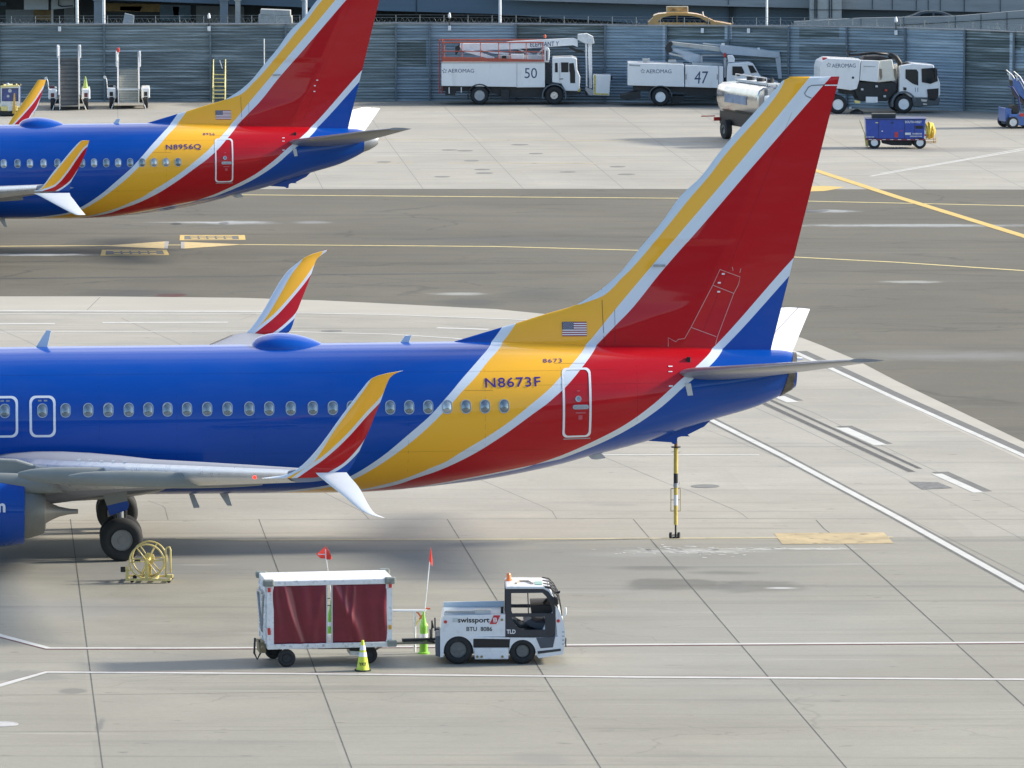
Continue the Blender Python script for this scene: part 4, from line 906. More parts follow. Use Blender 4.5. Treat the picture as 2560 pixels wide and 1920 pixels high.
r2=N.new('ShaderNodeMapRange'); r2.inputs['From Min'].default_value=.50; r2.inputs['From Max'].default_value=.34; r2.inputs['To Max'].default_value=.5; K.new(n.outputs['Fac'],r2.inputs[0])
m2=N.new('ShaderNodeMix'); m2.data_type='RGBA'; m2.inputs['B'].default_value=(.05,.07,.08,1); K.new(r2.outputs[0],m2.inputs['Factor']); K.new(mx.outputs['Result'],m2.inputs['A']); K.new(m2.outputs['Result'],b.inputs['Base Color']); b.inputs['Roughness'].default_value=.55
bounds=[-1000,-750,-500,-260,0,262,527,715,990,1075,1290,1512,1665,1820,1970,2115,2260,2409,2532,2700,2900]
per=.176; prof=[(0,.085),(.74,.0)]
for ua,ub in zip(bounds,bounds[1:]):
    cols=[]; us=[ua+(ub-ua)*i/max(2,int((ub-ua)/9)) for i in range(max(2,int((ub-ua)/9))+1)]
    for u in us:
        v=lerp_tab(wall_base,u); g=G(u,v); zt=topz(u,v); col=[]; zz=0.; 
        k=0
        while True:
            done=False
            for a,dp in prof:
                z=(k+a)*per
                if z>zt: done=True; break
                col.append((g.x-O0.x,g.y-O0.y-dp,z))
            if done: break
            k+=1
        cols.append((u,v,zt,col))
    m_=min(len(c[3]) for c in cols); rows=[c[3][:m_]+[(c[3][m_-1][0],c[3][m_-1][1],c[2])] for c in cols]
    o=MB().grid(rows).build('wall_panel',wm,FW); me=o.data; ca=me.color_attributes.new('paint','FLOAT_COLOR','CORNER')
    for pl in me.polygons:
        c=pl.center; wx,wy,wz=c.x+O0.x,c.y+O0.y,c.z
        # measured patch limits are wall positions; find them from where this face stands
        yz=wy*cp+(H-wz)*sp; uu=1280+F*wx/yz; vv=960+F*((H-wz)*cp-wy*sp)/yz; t='m'
        for (a,b_,c_,d_,q) in rects:
            if a<=uu<c_ and b_<=vv<d_: t=q
        j=tint[t]
        for li in pl.loop_indices: ca.data[li].color=(*j,1)
    # capping rail and joint post
    MB().tube([(r_[-1][0],r_[-1][1]-.03,r_[-1][2]) for r_ in rows],.045,6).build('top_rail',GREY,FW)
    a_=rows[0]; MB().box(a_[0][0]-.05,a_[0][0]+.05,a_[0][1]-.16,a_[0][1]+.1,0,a_[-1][2]).build('wall_post',mat('wall_post_paint',(.12,.16,.19),.6,var=.2),FW)
def wpt(u,dz=0,dy=0):
    v=lerp_tab(wall_base,u); g=G(u,v); return Vector((g.x,g.y+dy,topz(u,v)+dz))
# razor wire coil
b=MB(); P=[]; 
u=-1000.
i=0
while u<2900:
    p=wpt(u,.24); a=i*.9; P.append((p.x-O0.x,p.y-O0.y+.14*math.cos(a),p.z+.12*math.sin(a)-.06)); u+=1.9; i+=1
b.tube(P,.006,3).build('razor_wire',mat('galvanised_wire',(.17,.20,.21),.5,metal=.3),FW)
b=MB()
for u in range(-990,2900,60):
    p=wpt(u); b.cyl((p.x-O0.x,p.y-O0.y+.05,p.z-.2),(p.x-O0.x,p.y-O0.y+.05,p.z+.5),.025,n=6)
for dz in (.08,.34,.5):
    b.tube([(q.x-O0.x,q.y-O0.y+.05,q.z) for q in [wpt(u,dz) for u in range(-990,2900,120)]],.012,4)
b.build('wire_support',mat('wire_support_metal',(.16,.19,.2),.6),FW)
# small lamps on the wall top
for (u,lb,on) in ((151,'small white box high on the wall above the left boarding stairs',0),(524,'small lamp on white box atop wall, above the yellow ladder',1),(1124,'small lamp on white box atop wall, above the red railed truck',1),(1755,'small white box on the wall top beneath the yellow taxi',0),(1870,'small white box on wall right of the taxi, over the boom truck',0),(2238,'small lamp on white box atop wall, above the sweeper truck',1)):
    p=wpt(u,-.30,-.30); t=bpy.data.objects.new('wall_lamp',None); C.objects.link(t); t.location=p; tag(t,lb,'wall lamp','small lamps and boxes along the wall top')
    MB().box(-.09,.09,0,.16,-.12,.16).build('lamp_box',WHITE,t,bevel=.01)
    if on:
        MB().cyl((0,.08,.16),(0,.08,.62),.03).build('lamp_stem',DARK,t); MB().lathe((0,.08,.62),(0,0,1),[(0,.05),(.06,.10),(.22,.08),(.34,.03)],12).build('lamp_head',WHITE,t,smooth=True)
# tall lamp posts behind the wall
for i,(u,r_,lb) in enumerate(((188,.10,'leftmost tall white lamp post behind the ribbed wall'),(255,.10,'second tall white lamp post from the left behind the wall'),(763,.08,'slim white post beside the far airliner fin'),(1250,.095,'white post rising behind the wall above the red railed truck'),(1920,.075,'white post behind the wall right of the yellow taxi'))):
    g=G(u,251 if u<1700 else 256); t=bpy.data.objects.new('lamp_post',None); C.objects.link(t); t.location=(g.x,g.y+2.2,0); tag(t,lb,'post','tall white posts behind the wall')
    MB().cyl((0,0,0),(0,0,11.),r_,r_*.8,14).build('pole',WHITE,t,smooth=True); MB().box(-.2,.2,-.2,.2,0,.25).build('base',GREY,t); MB().box(-.9,.2,-.12,.12,11.,11.2).build('lamp_head',GREY,t)
t=thing('wall_pole',Fr(661,256),'thin pale pole against the wall beside the far airliner fin','pole'); a=t.location
q=Fr(661,256); MB().cyl((0,0,0),(0,0,q.L(661,97)[1]),.035,n=8).build('pole',WHITED,t); MB().cyl((0,0,0),(0,0,.05),.15).build('base',GREY,t)
# ================================================================== BEHIND THE WALL
def back(name,Y,label,cat):
    t=bpy.data.objects.new(name,None); C.objects.link(t); t.location=(0,Y,0); tag(t,label,cat); return t
def at(u,v,Y):
    d=ray(u,v); t=Y/d[1]; return (d[0]*t,H+d[2]*t)
def face(pts,Y,dep,name,m,par,off=0.,bevel=0.): return MB().prism([at(u,v,Y+off) for u,v in pts],off,off+dep).build(name,m,par,bevel=bevel)
CON=mat('viaduct_concrete',(.30,.33,.34),.75,var=.14,vs=.5,stretch=(.3,1,2),dirt=.3)
GIR=mat('blue_grey_girder',(.12,.18,.24),.6,var=.12,vs=.5,stretch=(.3,1,2))
DRK=mat('dark_undercroft',(.03,.045,.055),.7,var=.4,vs=.4)
PCON=mat('pale_concrete',(.42,.43,.41),.75,var=.14,vs=1.2,dirt=.3)
va=back('overpass',392,'road viaduct of blue grey girders with concrete parapet crossing behind the wall','bridge')
X0=at(-500,0,392)[0]; X1=at(3100,0,392)[0]
face([(-500,-120),(-500,-30),(275,0),(640,13),(960,27),(1240,35),(1340,42),(1500,52),(1700,66),(2030,80),(3100,120),(3100,-90)],392,1.2,'girder',GIR,va)
face([(1257,-100),(1257,0),(1560,9),(1830,16),(2020,20),(2104,23),(2456,30),(2900,38),(3100,-60)],392,.35,'parapet',CON,va,-1.6)
for u in (1820,2230,2290,2350,2410,2500,2180,2260+60): face([(u,-60),(u+1.5,-60),(u+1.5,12+(u-1800)*.028),(u,12+(u-1800)*.028)],392,.03,'parapet_joint',DRK,va,-1.66)
MB().box(X0,X1,-1.6,14,7.2,7.6).build('deck',CON,va)
face([(1823,12),(1834,12),(1834,64),(1823,64)],392,.3,'bracket',DRK,va,-.35)
face([(1700,10),(1704,10),(1704,60),(1700,60)],392,.06,'girder_joint',DRK,va,-.05); face([(1040,-10),(1042,-10),(1042,35),(1040,35)],392,.06,'girder_joint',DRK,va,-.05)
MB().box(X0,X1,-.3,-.02,0,.01).build('kerb',CON,va)
pr=back('concrete_pier',389,'pale concrete pier with dark vertical slots under the viaduct at right','pier')
face([(2025,-60),(2104,-60),(2104,130),(2025,130)],389,1.2,'pier',PCON,pr)
for u in (2036,2041,2072,2078): face([(u,-60),(u+2.6,-60),(u+2.6,46),(u,46)],389,.05,'slot',DRK,pr,-.06)
face([(2025,24),(2104,24),(2104,25.5),(2025,25.5)],389,.04,'joint',DRK,pr,-.05)
rp=back('ramp_parapet',380,'pale concrete ramp wall rising to the right above the ribbed wall','ramp wall')
face([(1985,54),(2152,45),(2387,40),(2560,26),(2900,0),(2900,160),(1985,160)],380,.35,'ramp_wall',CON,rp)
face([(2240,64),(2560,46),(2900,26),(2900,24.5),(2560,44.5),(2240,62.5)],380,.03,'seam_line',DRK,rp,-.05)
for u in (2152,2259,2388,2452,2517,2580): vt=lerp_tab([(1985,54),(2152,45),(2387,40),(2560,26),(2900,0)],u)+.5; face([(u,vt),(u+1.2,vt),(u+1.2,90),(u,90)],380,.03,'panel_joint',DRK,rp,-.045)
rz=at(1600,103,371)[1]
struct(MB().box(-60,60,367,376,rz-.4,rz).build('road',mat('road_asphalt',(.07,.07,.07),.8,var=.2)))
struct(MB().box(-20,60,381,389,2.6,2.9).build('ramp_road',mat('road_asphalt')))
# building beneath the viaduct
bd=back('terminal_building',398,'dark glazed building with amber and blue panes under the viaduct','building')
XA=at(-500,0,398)[0]; XB=at(2100,0,398)[0]
MB().box(XA,XB,0,6,0,7).build('wall',DRK,bd)
mb_=mat('blue_window_glass',(.02,.09,.16),.25,coat=.5,var=.3,vs=.8); ma=mat('amber_interior',(.20,.14,.05),.5,var=.5,vs=.9); mg=mat('grey_cladding',(.17,.21,.24),.6,var=.12,vs=1); ml=mat('pale_cladding',(.34,.39,.42),.6,var=.1,vs=1)
for pts,m in (([(400,11),(477,13),(477,52),(400,52)],mb_),([(265,8),(400,10),(400,30),(265,28)],ma),([(300,16),(356,16),(350,28),(300,26)],mat('amber_bright',(.34,.24,.08),.5,var=.4,vs=2)),([(432,17),(448,17),(446,40),(434,40)],ma),([(84,25),(130,25),(130,52),(84,50)],ma),([(0,6),(16,6),(16,14),(0,14)],mb_),([(14,24),(84,24),(84,62),(14,62)],mg),([(160,14),(186,14),(186,62),(160,62)],mg),([(490,14),(610,17),(610,62),(490,60)],mg)):
    face(pts,398,.1,'facade_panel',m,bd,-.12)
pc=back('equipment_hoist_frame',394,'pale grey clad box on a slim post under the viaduct, top left','cabinet')
face([(60,-20),(121,-20),(121,24),(60,24)],394,1,'cladding',ml,pc); face([(128,-20),(185,-20),(185,18),(150,22),(128,24)],394,1,'side_box',ml,pc,.1)
face([(145,-20),(148,-20),(148,12),(156,15),(182,13),(182,16),(154,18),(145,14)],394,.05,'pipe',DRK,pc,-.05); face([(128,24),(133,24),(133,62),(128,62)],394,.2,'post',PCON,pc,.3)
cb=back('stacked_concrete_blocks',386,'stack of pale concrete blocks behind the wall left of the far fin','concrete blocks')
face([(651,23),(726,26),(726,40),(650,37)],386,1.2,'top_block',PCON,cb,bevel=.04); face([(646,37),(729,40),(730,64),(646,62)],386,1.6,'bottom_block',PCON,cb,bevel=.04)
cb=back('leaning_panel',384,'leaning pale concrete slab behind the wall between post and ladder','slab')
face([(312,33),(335,39),(333,66),(305,66)],384,.3,'slab',ml,cb)
for u,w,m,lb in ((588,12,PCON,'narrow concrete column under the viaduct near the far fin'),(235,22,mg,'grey column under the viaduct right of the first lamp posts'),(550,20,mg,'wide dark grey column under the viaduct, above the yellow ladder'),(755,10,ml,'pale column under the viaduct beside the far airliner fin')):
    c_=back('column',390,lb,'column'); face([(u,-40),(u+w,-40),(u+w,66),(u,66)],390,.9,'shaft',m,c_); face([(u-3,-40),(u+w+3,-40),(u+w+3,2),(u-3,2)],390,1.2,'capital',m,c_,-.1)
# ------------------------------------------------------------------ taxi and black car on the raised road
def sidecar(name,label,Y,zf,outl,glass,body,extra=None,wheels=(),zr=0,w=1.8,cat='car'):
    t=back(name,Y,label,cat)
    P=[at(u,v,Y) for u,v in outl]; mn=min(p[0] for p in P); mxx=max(p[0] for p in P); zmx=max(p[1] for p in P); 
    b=MB(); n=9; rows=[]
    for j in range(n):
        q=j/(n-1); s=abs(2*q-1); sh=.0 if 0<j<n-1 else .0
        cx=(mn+mxx)/2; row=[]
        for x,z in P:
            k=(z-zr)/(zmx-zr); lean=.22*max(0,k-.45)/.55*(1 if q<.5 else -1)*(s>.99)*0
            inset=.20*max(0.,k-.5)/.5
            row.append((x,inset+(w-2*inset)*q,z+.04*math.sin(math.pi*q)*(k>.6)))
        rows.append(row)
    b.grid(rows,closed=True,cap=True).build('body',body,t,smooth=True)
    for g in glass:
        R=[]
        for u,v in g:
            x,z=at(u,v,Y); k=(z-zr)/(zmx-zr); R.append((x,.20*max(0.,k-.5)/.5-.012,z))
        MB().poly(R).build('side_window',mat('car_glass',(.008,.014,.02),.5,spec=.1),t)
    for x in wheels:
        wheel(t,at(x,40,Y)[0],-.02,.22,.35,zr+.35,rimm=GREY); wheel(t,at(x,40,Y)[0],w-.2,w+.02,.35,zr+.35,rimm=GREY,hub=False)
    return t
k=.22604; X=lambda p:Z(1520,0,k,p)
TAX=mat('taxi_amber_paint',(.50,.25,.035),.35,coat=.6,var=.08)
tx=sidecar('taxi','amber yellow taxi wagon with roof sign on the raised road behind the wall','' and 0 or 370,0,
  X([(440,470),(445,250),(500,200),(505,175),(560,155),(650,147),(760,145),(900,148),(980,158),(1040,172),(1110,205),(1180,238),(1290,255),(1370,272),(1400,330),(1400,470)]),
  [X([(550,245),(575,220),(620,190),(700,174),(760,172),(760,248)]),X([(768,248),(768,172),(900,175),(960,182),(1020,200),(1085,235),(1085,252)])],TAX,zr=rz,wheels=(1660,1790))
tp=at(1720,0,370)
p0=at(*X([(648,75)])[0],370); p1=at(*X([(890,143)])[0],370)
MB().box(p0[0],p1[0],.75,.95,p1[1],p0[1]).build('roof_sign',mat('sign_frame_pale',(.62,.56,.42),.5),tx,bevel=.02)
MB().box(p0[0]+.06,p1[0]-.06,.735,.75,p1[1]+.06,p0[1]-.05).build('sign_face',mat('sign_face_amber',(.42,.26,.09),.5,var=.6,vs=3),tx)
q=at(*X([(1058,165)])[0],370); MB().cyl((q[0],.5,q[1]-.1),(q[0]-.05,.5,q[1]+.18),.04).build('antenna_fin',WHITED,tx)
q=at(*X([(1110,250)])[0],370); MB().box(q[0]-.12,q[0]+.12,-.16,.05,q[1]-.08,q[1]+.08).build('wing_mirror',BLACK,tx,bevel=.02)
k=.25316; X=lambda p:Z(2000,0,k,p)
CARB=mat('black_car_paint',(.012,.018,.024),.3,coat=.7)
sidecar('parked_car','black saloon car on the ramp, only its roof showing over the ramp wall',382,0,
  X([(960,300),(960,190),(1020,180),(1110,158),(1190,122),(1240,113),(1330,112),(1410,122),(1460,140),(1510,160),(1560,180),(1560,300)]),
  [X([(1150,180),(1200,142),(1240,132),(1310,130),(1310,178)]),X([(1330,178),(1330,130),(1400,138),(1440,160),(1440,178)])],CARB,zr=2.9)
# ================================================================== SERVICE VEHICLES BY THE WALL
def PR_(fr,pts,y0,y1,name,m,par,bevel=0.,yp=None): return MB().prism(fr.P(pts,y0 if yp is None else yp),y0,y1).build(name,m,par,bevel=bevel)
def snow(fr,cu,cv,r,par,k_=1.):
    """six-dot emblem beside the operator's name"""
    b=MB(); cx,cz=fr.L(cu,cv,0); r*=.6
    for i in range(5):
        t=math.pi/2+i*2*math.pi/5; x,z=cx+r*.75*math.cos(t),cz+r*.75*math.sin(t)
        dx,dz=r*.42*math.cos(t+.9),r*.42*math.sin(t+.9); nx,nz=-dz*.28,dx*.28
        b.prism([(x-dx+nx,z-dz+nz),(x-dx-nx,z-dz-nz),(x+dx-nx,z+dz-nz),(x+dx+nx,z+dz+nz)],-.012,-.004)
    return b.build('emblem',NAVYT,par)
def fbox(fr,pts,y=0.): 
    (a,b_),(c,d)=fr.L(*pts[0],y),fr.L(*pts[1],y); return (min(a,c),min(b_,d),max(a,c),max(b_,d))
def chassis(fr,par,v0,v1,u0,u1,w=2.4):
    PR_(fr,[(u0,v0),(u1,v0),(u1,v1),(u0,v1)],.35,w-.35,'chassis',DARK,par)
# ---- truck 50
T5=Fr(1238,262,0); k=.22604; X=lambda p:Z(1060,0,k,p)
t=thing('deicing_truck',T5,'white boom truck numbered 50 with red roof railings and a basket ahead of its cab','truck','white service trucks by the wall')
PR_(T5,X([(193,700),(1337,698),(1337,965),(1025,967),(1020,962),(193,950)]),0,2.5,'tank_body',WHITE,t,bevel=.03)
PR_(T5,X([(193,686),(1337,684),(1337,699),(193,700)]),-.02,2.52,'body_cap',mat('body_cap_grey',(.45,.44,.42),.5),t)
for x in (1025,): PR_(T5,X([(x,702),(x+5,702),(x+5,962),(x,962)]),-.01,.0,'body_seam',GREY,t)
text('AEROMAG',fbox(T5,X([(265,803),(553,762)])),0,NAVYT,t,'lettering'); snow(T5,*X([(226,784)])[0],.22,t)
text('50',fbox(T5,X([(1113,865),(1250,752)])),0,NAVYT,t,'fleet_number')
PR_(T5,X([(190,955),(1400,968),(1400,1045),(1340,1075),(960,1075),(850,1060),(700,1010),(190,1010)]),.3,2.2,'chassis',DARK,t)
PR_(T5,X([(850,990),(945,990),(940,1108),(850,1100)]),.1,.6,'locker',DARK,t,bevel=.02); PR_(T5,X([(235,1000),(360,1000),(345,1055),(235,1055)]),.2,2.3,'rear_bumper',DARK,t)
PR_(T5,X([(272,965),(284,965),(284,1035),(272,1035)]),.05,.12,'ladder_rail',WHITED,t); PR_(T5,X([(407,965),(417,965),(417,1025),(407,1025)]),.05,.12,'ladder_rail',WHITED,t)
g=lambda u,v,y=0: T5.L(*X([(u,v)])[0],y)
for x in (615,1440):
    a=g(x,1065); wheel(t,a[0],.0,.42,a[1] if False else .56,rimm=GREY if x<1000 else STEEL,rr=.58 if x<1000 else .42); wheel(t,a[0],2.08,2.5,.56,rimm=GREY,hub=False)
    b=MB(); pts=[]
    for i in range(13):
        an=math.radians(200-i*220/12); pts.append((a[0]+.74*math.cos(an),.56+.70*math.sin(an)))
    pin=[(a[0]+(p-a[0])*.9,.56+(q-.56)*.9) for p,q in pts][::-1]
    b.prism(pts+pin,-.04,.55).build('mudguard',DARK if x<1000 else mat('mudguard_grey',(.10,.12,.14),.5),t)
# red rails
b=MB(); r_=.026
def rail(pts,y,rr=r_): b.tube([(*[q for q in (g(u,v,y)[0],y,g(u,v,y)[1])],) for u,v in pts],rr,6)
for y in (.05,2.45):
    rail([(170,440),(1300,438),(1320,520)] if y>1 else [(205,440),(1320,475)] if False else [(205,470),(1320,470)],y,.04); rail([(205,565),(1320,575)],y); rail([(205,445),(205,680)],y); 
    for x in (225,420,625,825,950,1130,1310): rail([(x,470),(x,680)],y)
rail([(205,440),(1200,440)],2.45,.045)
b.build('guard_rail',mat('rail_red_paint',(.40,.085,.05),.5,var=.15,vs=5),t)
PR_(T5,X([(205,628),(1330,660),(1330,682),(205,682)]),.0,.05,'toe_board',mat('rail_red_paint'),t); PR_(T5,X([(205,628),(1330,645),(1330,682),(205,682)]),2.45,2.5,'toe_board',mat('rail_red_paint'),t)
b=MB(); 
for y in (.25,.85):
    for x in (170,200): b.tube([(g(x,440)[0],y,g(x,440)[1]),(g(x,1040)[0],y,g(x,1040)[1])],.035,6)
for i in range(11): z=.7+.3*i; b.cyl((g(170,500)[0],.25,z),(g(170,500)[0],.85,z),.02,n=6)
b.build('rear_ladder',mat('deep_red_paint',(.33,.06,.05),.5,var=.1),t)
# boom
PR_(T5,X([(400,482),(800,478),(1000,455),(1655,422),(1700,440),(1700,520),(1650,500),(1000,545),(800,552),(420,560),(395,520)]),1.0,1.45,'boom',WHITE,t,bevel=.02)
PR_(T5,X([(430,570),(520,545),(780,640),(780,655),(720,650)]),.9,1.5,'lower_boom',WHITE,t,bevel=.02); PR_(T5,X([(600,545),(940,590),(930,612),(760,590)]),1.0,1.4,'boom_strut',WHITE,t)
PR_(T5,X([(920,490),(960,500),(1230,615),(1180,615)]),1.1,1.3,'lift_cylinder',LGREY,t); PR_(T5,X([(1230,610),(1330,520),(1345,530),(1250,620)]),1.1,1.3,'lift_cylinder',LGREY,t)
PR_(T5,X([(960,600),(1105,600),(1105,682),(960,682)]),.3,1.2,'control_box',WHITE,t,bevel=.02); PR_(T5,X([(1110,615),(1330,615),(1330,684),(1110,684)]),.6,1.6,'turret_base',LGREY,t,bevel=.02)
PR_(T5,X([(830,612),(945,612),(945,684),(830,684)]),.2,.9,'pump_housing',GREY,t,bevel=.02); PR_(T5,X([(862,615),(910,615),(910,662),(862,662)]),.18,.2,'grille',BLACK,t)
PR_(T5,X([(345,520),(395,490),(400,540),(365,600),(345,605)]),1.1,1.35,'boom_hook',DARK,t)
text('ELEPHANT Y',(g(1172,508,1)[0],g(1172,512,1)[1],g(1495,458,1)[0],g(1300,462,1)[1]),.99,NAVYT,t,'lettering',shear=.15,rot=.03)
PR_(T5,X([(1700,380),(1760,375),(1800,370),(1870,405),(1885,480),(1840,490),(1780,480),(1700,440)]),.95,1.5,'boom_knuckle',WHITED,t,bevel=.02)
PR_(T5,X([(1783,400),(1800,400),(1808,960),(1790,955)]),1.0,1.15,'basket_arm',WHITE,t,bevel=.01); PR_(T5,X([(1812,470),(1855,470),(1862,980),(1828,975)]),1.15,1.4,'basket_arm',WHITE,t,bevel=.01)
PR_(T5,X([(1785,960),(1880,1000),(1880,1058),(1830,1055),(1785,1000)]),1.0,1.4,'arm_foot',LGREY,t,bevel=.02)
PR_(T5,X([(1600,510),(1690,545),(1770,560),(1770,580),(1680,575),(1610,540)]),1.2,1.3,'hose',BLACK,t,bevel=.02)
PR_(T5,X([(1870,828),(2065,830),(2050,1058),(1875,1052)]),.5,1.9,'basket',WHITE,t,bevel=.02)
YB=mat('yellow_black_hazard',(.55,.45,.06),.5,var=.5,vs=8)
PR_(T5,X([(1880,830),(1898,830),(1898,1030),(1880,1030)]),.485,.5,'hazard_stripe',YB,t); PR_(T5,X([(1880,1030),(2042,1035),(2042,1050),(1880,1046)]),.485,.5,'hazard_stripe',YB,t)
PR_(T5,X([(2058,835),(2085,845),(2080,890),(2060,880)]),.7,.9,'basket_light',BLACK,t); PR_(T5,X([(1775,1000),(1800,1010),(1810,1060),(1785,1050)]),1.0,1.4,'arm_wheel',BLACK,t)
# cab
PR_(T5,X([(1420,640),(1640,633),(1690,650),(1695,770),(1728,850),(1720,985),(1700,1010),(1560,1005),(1520,925),(1418,910)]),.05,2.45,'cab',WHITE,t,bevel=.05)
PR_(T5,X([(1340,700),(1400,700),(1405,920),(1340,930)]),.3,2.2,'bulkhead',DARK,t); PR_(T5,X([(1330,530),(1375,525),(1392,560),(1385,690),(1330,690)]),.2,.6,'exhaust_guard',WHITE,t,bevel=.04)
PR_(T5,X([(1352,560),(1366,560),(1366,670),(1352,670)]),.18,.2,'slot',BLACK,t)
plw=lambda pts,nm='cab_window',y=.03,m=GLASS: PR_(T5,X(pts),y,y+.03,nm,m,t,bevel=.006)
plw([(1448,695),(1478,695),(1480,800),(1448,800)]); plw([(1515,690),(1598,690),(1598,800),(1518,800)]); plw([(1606,700),(1655,695),(1672,800),(1672,920),(1618,920),(1614,800),(1606,790)])
plw([(1500,700),(1504,700),(1504,900),(1500,900)],'door_gap',.035,GREY); plw([(1498,870),(1540,868),(1540,876),(1498,880)],'door_handle',.03,BLACK)
PR_(T5,X([(1690,660),(1720,840),(1735,850),(1700,655)]),.3,2.2,'windscreen',GLASS,t); PR_(T5,X([(1560,1010),(1730,985),(1730,1045),(1560,1050)]),.2,2.3,'front_bumper',DARK,t,bevel=.03)
PR_(T5,X([(1692,990),(1728,960),(1730,1010),(1700,1015)]),.18,.2,'hazard_stripe',YB,t)
PR_(T5,X([(1528,635),(1560,628),(1560,640),(1528,645)]),.5,.7,'roof_vent',GREY,t); MB().lathe((g(1338,425)[0],1.2,g(1338,430)[1]),(0,0,1),[(0,.08),(.15,.08),(.2,.04)],10).build('beacon',ORANGE,t)
# ---- truck 47
T7=Fr(1655,265.5,0); X=lambda p:Z(1520,0,k,p); g=lambda u,v,y=0: T7.L(*X([(u,v)])[0],y)
t=thing('deicing_truck',T7,'white boom truck numbered 47 with folded grey boom, half hidden by the silver tanker','truck','white service trucks by the wall')
PR_(T7,X([(220,695),(840,712),(845,962),(218,945)]),0,2.4,'rear_body',WHITE,t,bevel=.03); PR_(T7,X([(855,722),(1222,735),(1222,975),(853,962)]),0.02,2.4,'front_body',WHITE,t,bevel=.03)
PR_(T7,X([(1228,735),(1275,737),(1275,980),(1228,978)]),.02,2.4,'side_locker',WHITE,t,bevel=.03)
text('AEROMAG',fbox(T7,X([(420,810),(702,768)])),0,NAVYT,t,'lettering'); snow(T7,*X([(384,786)])[0],.2,t); text('47',fbox(T7,X([(955,925),(1110,788)])),.02,NAVYT,t,'fleet_number',shear=.1)
for x in (860,1206): PR_(T7,X([(x,820),(x+6,820),(x+6,880),(x,880)]),-.01,.02,'latch',BLACK,t)
PR_(T7,X([(235,712),(355,720),(355,735),(235,728)]),-.015,0,'grab_handle',GREY,t)
PR_(T7,X([(380,655),(465,652),(465,680),(385,685)]),.9,1.6,'roof_hatch',PCON,t); PR_(T7,X([(670,665),(755,662),(755,695),(670,695)]),.9,1.6,'roof_hatch',PCON,t)
PR_(T7,X([(280,952),(1700,985),(1700,1060),(900,1060),(830,1020),(280,1000)]),.4,2.,'chassis',DARK,t); PR_(T7,X([(140,1060),(360,1000),(360,1090),(215,1105),(140,1090)]),.3,2.1,'rear_step',DARK,t)
PR_(T7,X([(700,1060),(840,1060),(850,1110),(740,1150),(700,1140)]),.5,1.5,'axle_gear',DARK,t)
a=g(580,1085); wheel(t,a[0],.0,.5,.55,rimm=WHITE,rr=.56); wheel(t,a[0],1.9,2.4,.55,rimm=WHITE,hub=False); a2=g(1620,1085); wheel(t,a2[0],0,.35,.55,rimm=WHITE,rr=.5); wheel(t,a2[0],2.05,2.4,.55,hub=False)
pts=[(a[0]+.70*math.cos(math.radians(200-i*200/12)),.58+.66*math.sin(math.radians(200-i*200/12))) for i in range(13)]; MB().prism(pts+[(a[0]+(p-a[0])*.94,.58+(q-.58)*.94) for p,q in pts][::-1],-.02,.5).build('mudguard',mat('mudguard_grey'),t)
BM=mat('boom_blue_grey',(.40,.46,.52),.4,coat=.3,var=.08)
PR_(T7,X([(690,460),(1240,520),(1240,575),(720,500),(690,480)]),1.1,1.45,'upper_boom',PCON,t,bevel=.02); PR_(T7,X([(1240,500),(1900,572),(1895,630),(1850,640),(1280,598),(1240,560)]),1.0,1.5,'outer_boom',BM,t,bevel=.02)
PR_(T7,X([(1050,475),(1260,495),(1620,530),(1890,570),(1890,582),(1050,487)]),1.5,1.6,'hose_track',LGREY,t); PR_(T7,X([(1255,482),(1290,480),(1290,500),(1255,500)]),1.1,1.4,'boom_clamp',WHITE,t); PR_(T7,X([(1650,530),(1680,528),(1680,548),(1650,548)]),1.1,1.4,'boom_clamp',WHITE,t)
PR_(T7,X([(630,530),(665,470),(700,455),(720,480),(700,520),(720,560),(670,590),(640,570)]),1.0,1.55,'boom_pivot',DARK,t,bevel=.02)
PR_(T7,X([(665,545),(720,530),(1020,610),(1020,690),(900,690),(820,640),(820,610)]),1.1,1.5,'lower_boom',BM,t,bevel=.02); PR_(T7,X([(670,580),(830,615),(830,638),(680,600)]),.95,1.1,'lift_cylinder',PCON,t)
PR_(T7,X([(800,530),(960,590),(1020,610),(1000,640),(860,560)]),1.2,1.4,'boom_link',BM,t)
PR_(T7,X([(1020,615),(1045,612),(1045,700),(1020,700)]),1.0,1.5,'boom_rest',GREY,t); PR_(T7,X([(1045,605),(1270,605),(1270,618),(1045,622)]),1.2,1.3,'hose',GREY,t); PR_(T7,X([(930,690),(1270,705),(1270,728),(930,722)]),.8,1.8,'turret_base',PCON,t)
PR_(T7,X([(1850,630),(1885,580),(1905,600),(1925,870),(1885,870)]),1.1,1.3,'boom_tip_arm',BM,t,bevel=.01); PR_(T7,X([(1590,815),(1620,815),(1880,900),(1880,935)]),1.0,1.5,'basket_rail',BM,t)
PR_(T7,X([(1280,640),(1310,640),(1310,860),(1280,860)]),.3,.6,'exhaust_stack',GREY,t,bevel=.03); PR_(T7,X([(1320,615),(1380,612),(1405,650),(1400,690),(1330,690)]),.2,.7,'exhaust_guard',WHITE,t,bevel=.04); MB().lathe((g(1300,620)[0],1.0,g(1300,640)[1]),(0,0,1),[(0,.08),(.2,.08),(.25,.04)],10).build('beacon',RED,t)
PR_(T7,X([(1330,700),(1560,688),(1608,705),(1660,800),(1700,860),(1700,985),(1310,985),(1315,760)]),.1,2.3,'cab',WHITE,t,bevel=.05)
PR_(T7,X([(1375,735),(1480,735),(1510,805),(1450,840),(1375,830)]),.07,.1,'cab_window',GLASS,t); PR_(T7,X([(1545,722),(1600,725),(1650,800),(1580,810)]),.07,.1,'windscreen',GLASS,t)
